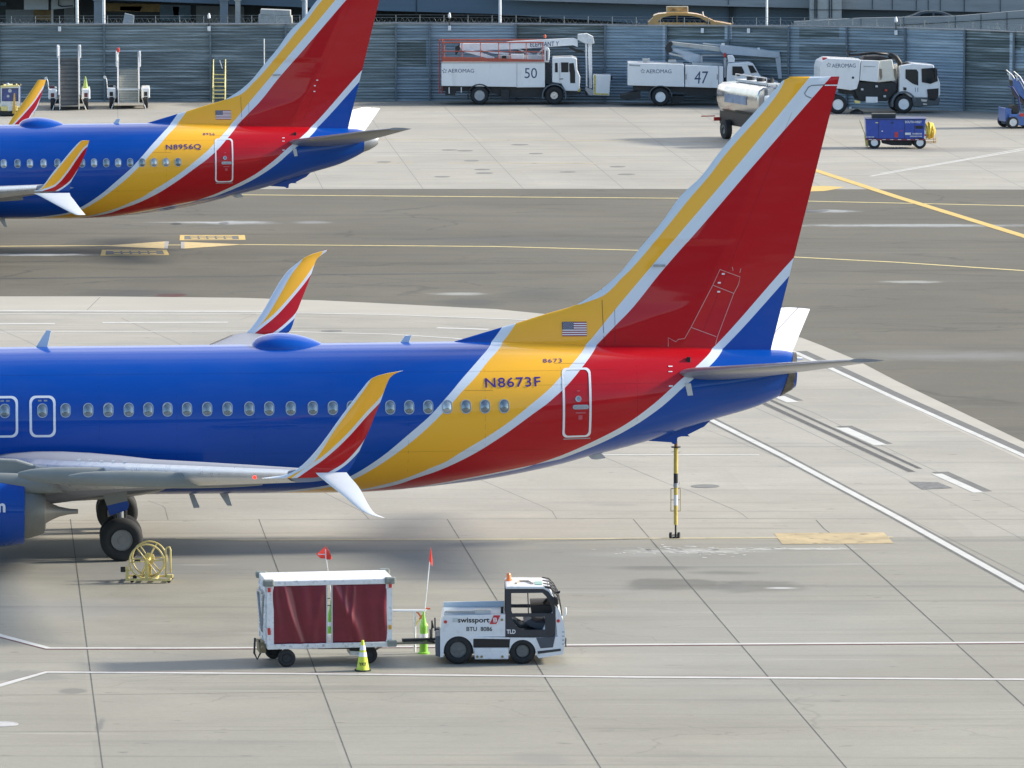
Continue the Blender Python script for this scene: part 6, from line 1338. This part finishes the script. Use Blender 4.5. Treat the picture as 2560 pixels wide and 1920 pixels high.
PR_(TG,X([(1228,1085),(1850,1085),(1850,1170),(1228,1170)]),.05,W_-.05,'cab_floor',TD,t)
a=g(1275,534); MB().lathe((a[0],1.0,a[1]-.01),(0,0,1),[(0,.10),(.04,.08),(.05,.06),(.15,.055),(.19,.03)],14).build('beacon',mat('amber_beacon',(.75,.20,.04),.3,coat=.5),t,smooth=True)
zr=g(1400,505)[1]
zr=g(1500,440)[1]
# roof furniture lies on the sloping roof skin
MB().tube([(g(1350,505)[0]+.02,.35,g(1350,532)[1]+.02),(g(1350,505)[0]+.1,.75,g(1350,532)[1]+.02),(g(1520,480)[0],.75,g(1350,532)[1]+.02),(g(1570,480)[0],.35,g(1350,532)[1]+.02)],.02,6).build('roof_handle',mat('brown_roof_rail',(.36,.29,.23),.6),t)
MB().box(g(1600,0)[0],g(1690,0)[0],.25,.75,g(1350,532)[1]+.0,g(1350,532)[1]+.012).build('roof_label',mat('green_roof_label',(.22,.40,.34),.5),t)
# mesh guards and mirror arms at the windscreen
b=MB()
for y in (.05,.5,1.0,1.5):
    b.tube([(g(u,v)[0],y,g(u,v)[1]) for u,v in ((1700,530),(1790,545),(1850,610),(1900,700),(1920,780),(1935,905))],.014,5)
for (u,v) in ((1790,545),(1820,575),(1850,610),(1875,650),(1900,700),(1910,740)): b.cyl((g(u,v)[0],.05,g(u,v)[1]),(g(u,v)[0],1.5,g(u,v)[1]),.012,n=5)
b.tube([(g(u,v)[0],.0,g(u,v)[1]) for u,v in ((1720,540),(1800,560),(1840,620),(1890,600),(1910,595))],.018,5)
b.build('screen_guard',BLACK,t)
PR_(TG,X([(1830,655),(1890,680),(1895,770),(1820,765)]),-.22,-.12,'mirror',BLACK,t,bevel=.03); PR_(TG,X([(1880,600),(1915,590),(1910,620),(1885,625)]),-.05,0.,'upper_mirror',BLACK,t,bevel=.01)
MB().tube([(g(u,v)[0],-.05,g(u,v)[1]) for u,v in ((1950,910),(1980,880),(1985,840),(1978,790))],.022,6).build('corner_marker',TW,t)
MB().tube([(g(u,v)[0],.4,g(u,v)[1]) for u,v in ((1968,1200),(1988,1220),(1985,1280),(1992,1325))],.02,5).build('front_cable',DARK,t)
for (u,v,r,m) in ((471,978,.038,RED),(1888,966,.038,RED),(1180,952,.03,mat('brass_bolt'))): a=g(u,v); MB().cyl((a[0],-.02,a[1]),(a[0],.01,a[1]),r,n=18).build('reflector',m,t)
for v in (1103,1155,1205,1255): PR_(TG,X([(1935,v),(1965,v),(1965,v+6),(1935,v+6)]),-.01,.0,'nose_slot',BLACK,t)
tb_=lambda s,p,nm,m,**k_: text(s,fbox(TG,X(p)),0,m,t,nm,**k_)
tb_('swissport',[(625,1008),(1025,925)],'lettering',BLACK,bold=.02); tb_('BTU  8086',[(735,1095),(1058,1040)],'fleet_number',BLACK,bold=.012); tb_('TLD',[(1240,1128),(1352,1075)],'maker_lettering',US,bold=.03)
PR_(TG,X([(1078,897),(1162,897),(1110,1006),(1024,1006)]),-.012,0,'emblem_panel',mat('emblem_red',(.55,.03,.04),.4),t)
b=MB()
for (x0_,y0_,x1_,y1_) in ((1075,925,1112,938),(1070,972,1104,984),(1072,925,1084,985),(1102,935,1116,975),(1084,948,1100,962)): b.prism(TG.P(X([(x0_,y0_),(x1_,y0_),(x1_,y1_),(x0_,y1_)])),-.02,-.013)
b.build('emblem',US,t)
PR_(TG,X([(560,932),(630,932),(630,984),(560,984)]),-.008,0,'faded_sticker',mat('faded_sticker_grey',(.5,.55,.55),.5,var=.2,vs=20),t)
TR=mat('tractor_rim_grey',(.13,.14,.14),.5,metal=.2,var=.25,vs=9)
a=g(630,1345); wheel(t,a[0],.02,.32,.345,z=.345,rimm=TR,rr=.56); wheel(t,a[0],W_-.32,W_-.02,.345,rimm=GREY,hub=False)
a=g(1440,1370); wheel(t,a[0],.02,.28,.31,z=.31,rimm=TR,rr=.48); wheel(t,a[0],W_-.28,W_-.02,.31,rimm=GREY,hub=False)
PR_(TG,X([(430,1230),(1600,1230),(1600,1380),(430,1380)]),.36,W_-.36,'underframe',BLACK,t)
b=MB()
for (pts) in (((340,985),(342,1150)),((303,1020),(300,1260)),((280,1130),(280,1260),(330,1290)),((300,1020),(320,1110),(290,1120)),((240,1275),(345,1300)),((345,1130),(395,1130))): b.tube([(g(u,v)[0],.75,g(u,v)[1]) for u,v in pts],.018,6)
b.build('hitch',DARK,t)
# ---- baggage cart
CT=Fr(717,1668,9); X=lambda p:Z(600,1360,k,p); g=lambda u,v,y=0: CT.L(*X([(u,v)])[0],y)
t=thing('baggage_cart',CT,'white roofed baggage cart closed by two dark red curtains, hitched behind the tractor','cart')
xl=g(345,1240)[0]; xr=g(1915,1210)[0]; zb=g(345,1262)[1]; zt=g(330,545)[1]+.02; WD=1.45; zr=g(330,480)[1]
cw=mat('cart_white',(.74,.76,.77),.45,var=.08,vs=4,dirt=.5)
MB().box(xl-.03,xr+.03,-.02,WD,zt,zt+.13).build('roof',cw,t,bevel=.02)
for (x,y) in ((xl,0),(xr-.15,0),(xl,WD-.12),(xr-.15,WD-.12)): MB().box(x,x+.15 if y==0 else x+.12,y,y+.1,zb,zt).build('corner_post',cw,t)
xm0,xm1=g(1083,800)[0],g(1165,800)[0]
for x in (xm0,xm1-.03): MB().box(x,x+.03,.0,.06,zb,zt).build('centre_post',mat('centre_post_grey',(.50,.52,.52),.5),t); MB().box(x,x+.03,WD-.06,WD,zb,zt).build('centre_post',mat('centre_post_grey'),t)
MB().box(xl,xr,-.03,WD,zb-.12,zb).build('floor_frame',WHITED,t,bevel=.01)
for (x,y) in ((xl-.1,-.07),(xr-.18,-.07),(xl-.1,WD-.05),(xr-.12,WD-.05)): MB().box(x,x+.26,y,y+.16,zt+.0,zt+.16).build('corner_bumper',mat('bumper_worn_grey',(.22,.24,.22),.7,var=.3,vs=10),t,bevel=.04)
MB().box(xr-.12,xr+.1,-.07,.1,zb-.12,zb+.04).build('corner_bumper',mat('bumper_worn_grey'),t,bevel=.03)
# ribbed end sheet with frame bars
MB().box(xl-.01,xl+.02,.1,WD-.1,zb,zt).build('end_sheet',cw,t)
b=MB()
for i in range(7): z=zb+.15+(zt-zb-.2)*i/6.5; b.box(xl-.05,xl-.01,.05,WD-.05,z,z+.035)
for y in (.12,.75,WD-.15): b.box(xl-.045,xl-.01,y,y+.03,zb,zt)
b.build('end_rib',cw,t)
b=MB().tube([(xl-.08,WD-.2,zt-.3),(xl-.07,.55,zb+.25),(xl-.08,.12,zt-.2)],.03,6).tube([(xl-.08,WD-.2,zt-.25),(xl-.08,.3,zt-.2)],.03,6); b.build('stowed_drawbar',GREY,t)
# right end sheet
MB().box(xr-.02,xr+.01,.1,WD-.1,zb,zt).build('end_sheet',cw,t)
def curtain(x0,x1,seed,y0):
    nx,nz=80,30; rows=[]
    folds={3:[(.20,.50,.060,.055),(.33,.64,-.03,.05),(.08,.10,.02,.05),(.95,.74,.035,.07),(.62,.60,.012,.1)],8:[(.05,.48,.065,.09),(.22,.27,.03,.035),(.36,.33,.028,.035),(.5,.62,-.02,.08),(.95,.92,.035,.06),(.72,.74,.015,.08)]}[seed]
    for j in range(nz+1):
        q=j/nz; row=[]
        for i in range(nx+1):
            p=i/nx; y=0
            for xt,xb_,am,w_ in folds:
                c_=xt+(xb_-xt)*(1-q)+.02*math.sin(q*5+xt*9); y-=am*math.exp(-((p-c_)/w_)**2)*(.45+.55*math.sin(math.pi*min(1,1.15-q)*.9))
            y+=-.03*math.sin(math.pi*q)*math.sin(math.pi*p)+.008*math.sin(23*p+5*q)
            row.append((x0+(x1-x0)*p,y0+.02+y,zb+(zt-zb)*q))
        rows.append(row)
    return MB().grid(rows)
CU=mat('dark_red_curtain_vinyl',(.17,.008,.022),.45,coat=.12,var=.2,vs=2.5)
for (xa,xb,sd_) in ((g(405,900)[0],xm0,3),(xm1,g(1865,900)[0],8)):
    c_=curtain(xa,xb,sd_,.0).build('curtain',CU,t,smooth='all'); md=c_.modifiers.new('s','SOLIDIFY'); md.thickness=.006
    MB().box(xa,xb,WD-.06,WD-.04,zb,zt).build('far_curtain',CU,t) if xa>5 else None
for (u,v,m) in ((365,577,RED),(362,1082,RED),(365,1113,RED),(1887,520,RED),(1885,1042,mat('amber_reflector',(.60,.32,.03),.4))):
    a=g(u,v); MB().box(a[0]-.035,a[0]+.035,-.045,-.03,a[1]-.05,a[1]+.05).build('reflector',m,t,bevel=.005)
MB().box(xl+.3,xr-.3,.5,WD-.5,.38,zb-.12).build('running_gear',DARK,t); PR_(CT,X([(965,1288),(1385,1295),(1385,1320),(980,1322)]),.1,.2,'drawbar_guard',BLACK,t,bevel=.01)
PR_(CT,X([(1385,1345),(1540,1350),(1540,1400),(1385,1395)]),.3,.9,'turntable',WHITED,t); PR_(CT,X([(1385,1300),(1600,1290),(1600,1330),(1385,1330)]),.3,1.,'steering_frame',DARK,t)
for (u,y,r) in ((590,.0,.205),(420,WD-.15,.205),(1640,.25,.2),(1600,WD-.15,.2)):
    a=g(u,1450); wheel(t,a[0] if y<1 else a[0]+.16,y,y+.14,r,rimm=DARK,rr=.5,hub=False)
    MB().box((a[0] if y<1 else a[0]+.16)-.06,(a[0] if y<1 else a[0]+.16)+.06,y+.16,y+.22,.2,zb-.1).build('wheel_fork',WHITED,t)
MB().cyl((g(300,1320)[0],.1,.45),(g(300,1320)[0],WD-.1,.45),.04).box(xl-.15,xl,.3,.9,.3,.55).build('rear_coupling',mat('coupling_bronze',(.22,.18,.10),.6,var=.3),t); MB().tube([(xl-.25,.35,.65),(xl-.27,.35,.3),(xl-.2,.35,.15),(xl-.12,.35,.3),(xl-.15,.35,.6)],.025,6).build('safety_hook',DARK,t)
zd=g(1900,1310)[1]
MB().tube([(g(1760,1280)[0],.7,.44),(g(1900,1320)[0],.72,.40),(g(2212,1290)[0],.72,.40),(g(2212,1290)[0]+.95,.72,.38)],.035,8).tube([(g(1700,1400)[0],.5,.25),(g(1850,1330)[0],.68,.36)],.03,6).tube([(g(1700,1300)[0],.9,.4),(g(1860,1310)[0],.75,.4)],.03,6).build('drawbar',mat('drawbar_worn',(.30,.28,.22),.6,var=.3,vs=6),t)
MB().box(g(2090,1290)[0],g(2212,1290)[0]+.7,.66,.78,.44,.5).build('drawbar_pad',DARK,t,bevel=.01)
# ---- flag whips and delineators
def flagpost(fr,label,lean,ph,flagz,green=True,broad=False):
    t=thing('flag_delineator',fr,label,'marker post','flag topped marker posts')
    GR=mat('lime_green_plastic',(.22,.52,.05),.5,coat=.2,var=.08)
    MB().lathe((0,0,0),(0,0,1),[(0,.14),(.03,.14),(.05,.10),(.3,.095),(.33,.10),(.36,.09),(.62,.085),(.66,.092),(.70,.075),(.80,.055),(.9,.03),(.95,.03),(1.0,.025)],20).build('post',GR,t,smooth=True)
    for z in (.09,.38): MB().lathe((0,0,z),(0,0,1),[(0,.098),(.10,.095)],20).build('reflective_band',WHITE,t)
    MB().tube([(.02,0,.92),(.02+lean,0,flagz)],.012,6).build('whip',WHITED,t)
    FL=mat('flag_orange_red',(.80,.05,.03),.6,var=.1,vs=8)
    if broad:
        z=flagz; b=MB().grid([[(lean+.04,0,z+.02),(lean-.02,.05,z+.30)],[(lean-.12,-.03,z-.02+.05),(lean-.12,.0,z+.2)],[(lean-.2,-.05,z+.12),(lean-.22,-.05,z+.14)]]).grid([[(lean+.04,0,z),(lean+.0,0,z+.32)],[(lean+.12,-.04,z),(lean+.08,-.03,z+.22)],[(lean+.15,-.02,z+.03),(lean+.14,-.03,z+.09)]])
        o=b.build('flag',FL,t); MB().box(lean-.005,lean+.02,-.06,-.05,z,z+.26).box(lean-.18,lean,-.06,-.05,z+.12,z+.14).build('flag_stripe',WHITE,o)
    else:
        b=MB().grid([[(lean+.0,0,flagz-.02),(lean+.035,0,flagz+.30)],[(lean+.05,-.04,flagz-.08),(lean+.06,-.03,flagz+.2)],[(lean+.085,-.01,flagz-.14),(lean+.085,-.01,flagz+.0)]]); o=b.build('flag',FL,t)
    md=o.modifiers.new('s','SOLIDIFY'); md.thickness=.006
    return t
FP=Fr(1059,1634,0)
tt=flagpost(FP,'lime green marker post with white bands and a red flag, between cart and tractor',.13,0,2.22)
F3=Fr(829,1604,0); tt=flagpost(F3,'green marker post behind the cart, its broad red flag showing above the cart roof',-.14,0,1.98,broad=True)
MB().tube([(-.02,-.05,1.05),(-.25,-.05,1.05),(-.25,-.05,.88),(-.02,-.05,.88)],.014,6).build('handle',mat('dark_green_handle',(.04,.16,.08),.5),tt)
# ---- white bar on Y legs beside the green post
TB=Fr(1035,1634,0); t=thing('tow_bar_stand',TB,'long white bar on orange and yellow splayed legs behind the green marker post','tow bar'); k=.19891
z0=TB.L(1035,1527,.3)[1]; xa=TB.L(975,1527,.3)[0]; xb=TB.L(1078,1527,.3)[0]
MB().cyl((xa-.9,.3,z0),(xb-.1,.3,z0),.032,n=10).build('bar',WHITE,t,smooth=True)
for (x,s) in ((xa+.62,-1),(xb-.12,1)): MB().cyl((x,.3,z0),(x-s*.16,.3,z0-.20),.022).build('leg_clamp',mat('orange_clamp',(.62,.16,.05),.5),t); MB().cyl((x-s*.16,.3,z0-.20),(x-s*.26,.3,z0-.36),.022).build('leg_tip',PYEL,t)
MB().cyl(((xa+xb)/2+.1,.3,0),((xa+xb)/2+.1,.3,z0),.03).build('stand',WHITED,t); MB().cyl((xb-.15,.25,z0+.06),(xb-.02,.25,z0+.06),.02).build('handle',ORANGE,t)
# ---- traffic cone
CN=Fr(907,1677,0); t=thing('traffic_cone',CN,'lime yellow traffic cone with white bands standing by the cart front wheel','cone')
LM=mat('lime_yellow_plastic',(.62,.72,.05),.45,coat=.2,var=.08,vs=6)
MB().lathe((0,0,0),(0,0,1),[(.03,.155),(.06,.145),(.30,.105),(.52,.065),(.68,.035),(.71,.03),(.72,.015)],28).build('cone_body',LM,t,smooth=True)
MB().prismz([(.19*math.cos(a)*(1.1 if i%2 else 1),.19*math.sin(a)*(1.1 if i%2 else 1)) for i,a in enumerate([math.pi/4*j+math.pi/8 for j in range(8)])],0,.035).build('base',mat('cone_base_dark_green',(.02,.035,.02),.7),t,bevel=.008)
for (za,ra,zb2,rb) in ((.34,.101,.44,.083),(.49,.074,.60,.054)): MB().lathe((0,0,0),(0,0,1),[(za,ra),(zb2,rb)],28).build('reflective_band',WHITE,t)
text('YKT',(-.09,.14,.10,.21),0,BLACK,t,'lettering',surf=lambda x,z:-math.sqrt(max(.001,(.155-.17*z)**2-x*x)),bold=.02,off=.01)
# ---- yellow hose reel
RL=Fr(370,1457,-3); k=.217; X=lambda p:Z(0,1100,k,p); g=lambda u,v,y=0: RL.L(*X([(u,v)])[0],y)
t=thing('hose_reel',RL,'empty pale yellow hose reel on a wheeled frame beside the main gear','hose reel')
RY=mat('reel_yellow',(.66,.54,.20),.4,coat=.3,var=.12,vs=6,dirt=.25)
cx_,cz_=g(1690,1400); R_=.44
hub_y=.62
for y,dx_ in ((.0,0),(hub_y,.0)):
    rg=MB().tube([(cx_+R_*math.cos(a),y,cz_+R_*math.sin(a)) for a in [i*2*math.pi/40 for i in range(40)]],.022,8,closed=True)
    for a in (1.1,2.2,3.2,4.3,5.4,.1): rg.cyl((cx_,y+(.08 if y==0 else -.08),cz_),(cx_+R_*math.cos(a),y,cz_+R_*math.sin(a)),.018,n=6)
    rg.build('reel_rim',RY,t,smooth='all')
MB().cyl((cx_,.05,cz_),(cx_,hub_y-.05,cz_),.06,n=16).build('axle',RY,t)
o=MB().lathe((cx_,hub_y-.1,cz_),(0,1,0),[(0,.16),(.03,.17),(.06,.05)],6).build('hub_plate',RY,t)
for y in (-.04,hub_y+.04):
    MB().prism([(cx_-.05,.08),(cx_+.05,.08),(cx_+.035,cz_+.05),(cx_-.035,cz_+.05)],y-.015,y+.015).build('upright',RY,t)
MB().prism([(cx_-.12,.08),(cx_+.02,.08),(cx_-.03,cz_-.02),(cx_-.07,cz_-.02)],hub_y-.12,hub_y-.06).build('pedestal',mat('reel_shade_yellow',(.40,.32,.10),.5,var=.2),t)
xl,xr=g(1450,1630)[0],g(1985,1600)[0]
b=MB()
for y in (-.05,hub_y+.05): b.box(xl,xr-.05,y-.025,y+.025,.06,.11)
for x in (xl,cx_-.1,cx_+.2,xr-.1): b.box(x,x+.05,-.05,hub_y+.05,.06,.11)
b.build('base_frame',RY,t)
MB().prism([(xl,.05),(xl+.08,.05),(xl+.08,g(0,1450)[1]),(xl,g(0,1440)[1])],-.06,-.02).prism([(xl,.3),(xl+.2,.3),(xl+.2,.34),(xl,.34)],-.06,-.02).build('end_plate',RY,t)
MB().box(xl-.13,xl-.01,-.05,.02,g(0,1510)[1],g(0,1450)[1]).box(xl+.18,xl+.32,.4,.5,g(0,1420)[1],g(0,1395)[1]).build('rubber_stop',BLACK,t,bevel=.01)
MB().tube([(g(u,v)[0],-.02,g(u,v)[1]) for u,v in ((1912,1575),(1910,1260),(1925,1235),(1955,1235),(1965,1265),(1965,1530))],.025,8).build('push_handle',RY,t,smooth='all')
MB().box(g(1912,0)[0],g(1985,0)[0],-.08,.05,g(0,1575)[1],g(0,1535)[1]).build('handle_foot',RY,t,bevel=.01)
for (x,y) in ((g(1510,0)[0],0.),(g(1935,0)[0],-.0),(g(1935,0)[0],hub_y),(g(1510,0)[0],hub_y)): MB().lathe((x,y-.02,.055),(0,1,0),[(0,.03),(.0,.05),(.04,.055),(.05,.03)],16).build('castor',RUB,t,smooth=True)
# ---- yellow tail pole under the near airliner
k=.21707; X=lambda p:Z(1560,1040,k,p); TP=Fr(1689,1345,4.9); g=lambda u,v,y=0: TP.L(*X([(u,v)])[0],y)
t=thing('tail_stand',TP,'yellow tail support pole with black bands under the near airliner tail','support pole')
z=lambda v:g(600,v)[1]; PC=mat('pole_yellow',(.58,.44,.10),.45,coat=.2,var=.12,vs=6,dirt=.3)
MB().cyl((0,0,z(1252)),(0,0,z(820)),.053,n=20).cyl((0,0,z(770)),(0,0,z(360)),.058,n=20).build('tube',PC,t,smooth=True); MB().cyl((0,0,z(355)),(0,0,z(285)),.045,n=16).build('top_socket',mat('rust_orange',(.35,.14,.05),.6),t)
MB().cyl((0,0,z(775)),(0,0,z(660)),.060,n=20).build('black_sleeve',DARK,t,smooth=True); MB().cyl((0,0,z(820)),(0,0,z(772)),.066,n=16).build('clamp',GREY,t); MB().cyl((0,0,z(362)),(0,0,z(350)),.13,n=20).build('flange',BLACK,t)
MB().cyl((0,0,z(1028)),(0,0,z(908)),.0545,n=20).build('white_label',WHITE,t); MB().cyl((0,0,.02),(0,0,z(1252)),.026,n=12).build('foot_rod',BLACK,t); MB().cyl((0,0,0),(0,0,.04),.09,n=16).build('foot_pad',DARK,t)
for s_ in (-.15,.07): MB().lathe((s_-.02,-.03,.085),(1,-.3,0),[(0,.04),(0,.075),(.06,.08),(.07,.03)],16).build('castor',RUB,t)
MB().cyl((-.15,-.03,.085),(.12,-.03,.085),.014).build('castor_axle',BLACK,t)
b=MB()
for x in (-.13,.125): b.cyl((x,0,z(1098)),(x,0,z(833)),.010,n=6)
for v in (835,966,1094): b.cyl((-.13,0,z(v)),(.125,0,z(v)),.010,n=6)
b.build('hand_frame',mat('hand_frame_brown',(.28,.21,.08),.5),t); MB().tube([(-.12,0,z(415)),(-.06,-.03,z(410)),(.06,-.03,z(425)),(.13,0,z(410))],.008,5).tube([(.05,0,z(800)),(.1,0,z(780)),(.11,0,z(755))],.008,5).build('lanyard',GREY,t)
# ================================================================== LIGHT
W=bpy.data.worlds.new('World'); S.world=W; W.use_nodes=True; nt=W.node_tree
bg=nt.nodes['Background']; sk=nt.nodes.new('ShaderNodeTexSky'); sk.sky_type='NISHITA'; sk.sun_disc=False
SE=27; SA=11   # sun elevation; azimuth measured from +X towards +Y
sk.sun_elevation=math.radians(SE); sk.sun_rotation=math.radians(90-SA); sk.air_density=1.0; sk.dust_density=.7; sk.ozone_density=2.0; sk.altitude=0
_N=nt.nodes;_K=nt.links
_tc=_N.new('ShaderNodeTexCoord'); _sx=_N.new('ShaderNodeSeparateXYZ'); _K.new(_tc.outputs['Generated'],_sx.inputs[0])
_m1=_N.new('ShaderNodeMapRange'); _m1.interpolation_type='SMOOTHSTEP'; _m1.inputs['From Min'].default_value=.05; _m1.inputs['From Max'].default_value=.45; _K.new(_sx.outputs[1],_m1.inputs[0])
_mp=_N.new('ShaderNodeMapping'); _mp.inputs['Scale'].default_value=(1,1,2.2); _K.new(_tc.outputs['Generated'],_mp.inputs[0])
_n=_N.new('ShaderNodeTexNoise'); _n.inputs['Scale'].default_value=2.2; _n.inputs['Detail'].default_value=8; _K.new(_mp.outputs[0],_n.inputs['Vector'])
_m2=_N.new('ShaderNodeMapRange'); _m2.inputs['From Min'].default_value=.36; _m2.inputs['From Max'].default_value=.60; _K.new(_n.outputs['Fac'],_m2.inputs[0])
_mu=_N.new('ShaderNodeMath'); _mu.operation='MULTIPLY'; _K.new(_m1.outputs[0],_mu.inputs[0]); _K.new(_m2.outputs[0],_mu.inputs[1])
_mx=_N.new('ShaderNodeMix'); _mx.data_type='RGBA'; _mx.inputs['B'].default_value=(8.5,8.3,8.1,1); _K.new(_mu.outputs[0],_mx.inputs['Factor']); _K.new(sk.outputs[0],_mx.inputs['A'])
_K.new(_mx.outputs['Result'],bg.inputs[0]); bg.inputs[1].default_value=.15
sd=bpy.data.lights.new('sun','SUN'); so=bpy.data.objects.new('sun',sd); C.objects.link(so); sd.energy=4.2; sd.angle=math.radians(6.5); sd.color=(1,.91,.78)
dv=Vector((math.cos(math.radians(SE))*math.cos(math.radians(SA)),math.cos(math.radians(SE))*math.sin(math.radians(SA)),math.sin(math.radians(SE))))
so.rotation_euler=dv.to_track_quat('Z','Y').to_euler()
vs=S.view_settings; vs.view_transform='Standard'; vs.look='None'; vs.gamma=1; vs.exposure=.74; vs.use_curve_mapping=False

# unseen terminal just behind and below the camera, added to darken paint reflections
tb=bpy.data.objects.new('unseen_terminal',None); C.objects.link(tb); tb.location=(0,-22,0); tag(tb,'long dark glazed terminal behind the camera, unseen, added to darken reflections','building')
MB().box(-160,160,-14,14,0,19).build('wall',mat('concourse_dark_wall',(.10,.11,.12),.5,var=.2,vs=.1),tb)
MB().box(-162,162,-15,15,19,19.8).build('roof',mat('concourse_roof',(.35,.35,.34),.7),tb)
gl=MB()
for i in range(40): gl.box(-156+i*7.8,-156+i*7.8+6.9,14.02,14.1,6,17.5)
gl.build('glazing',GLASS,tb)
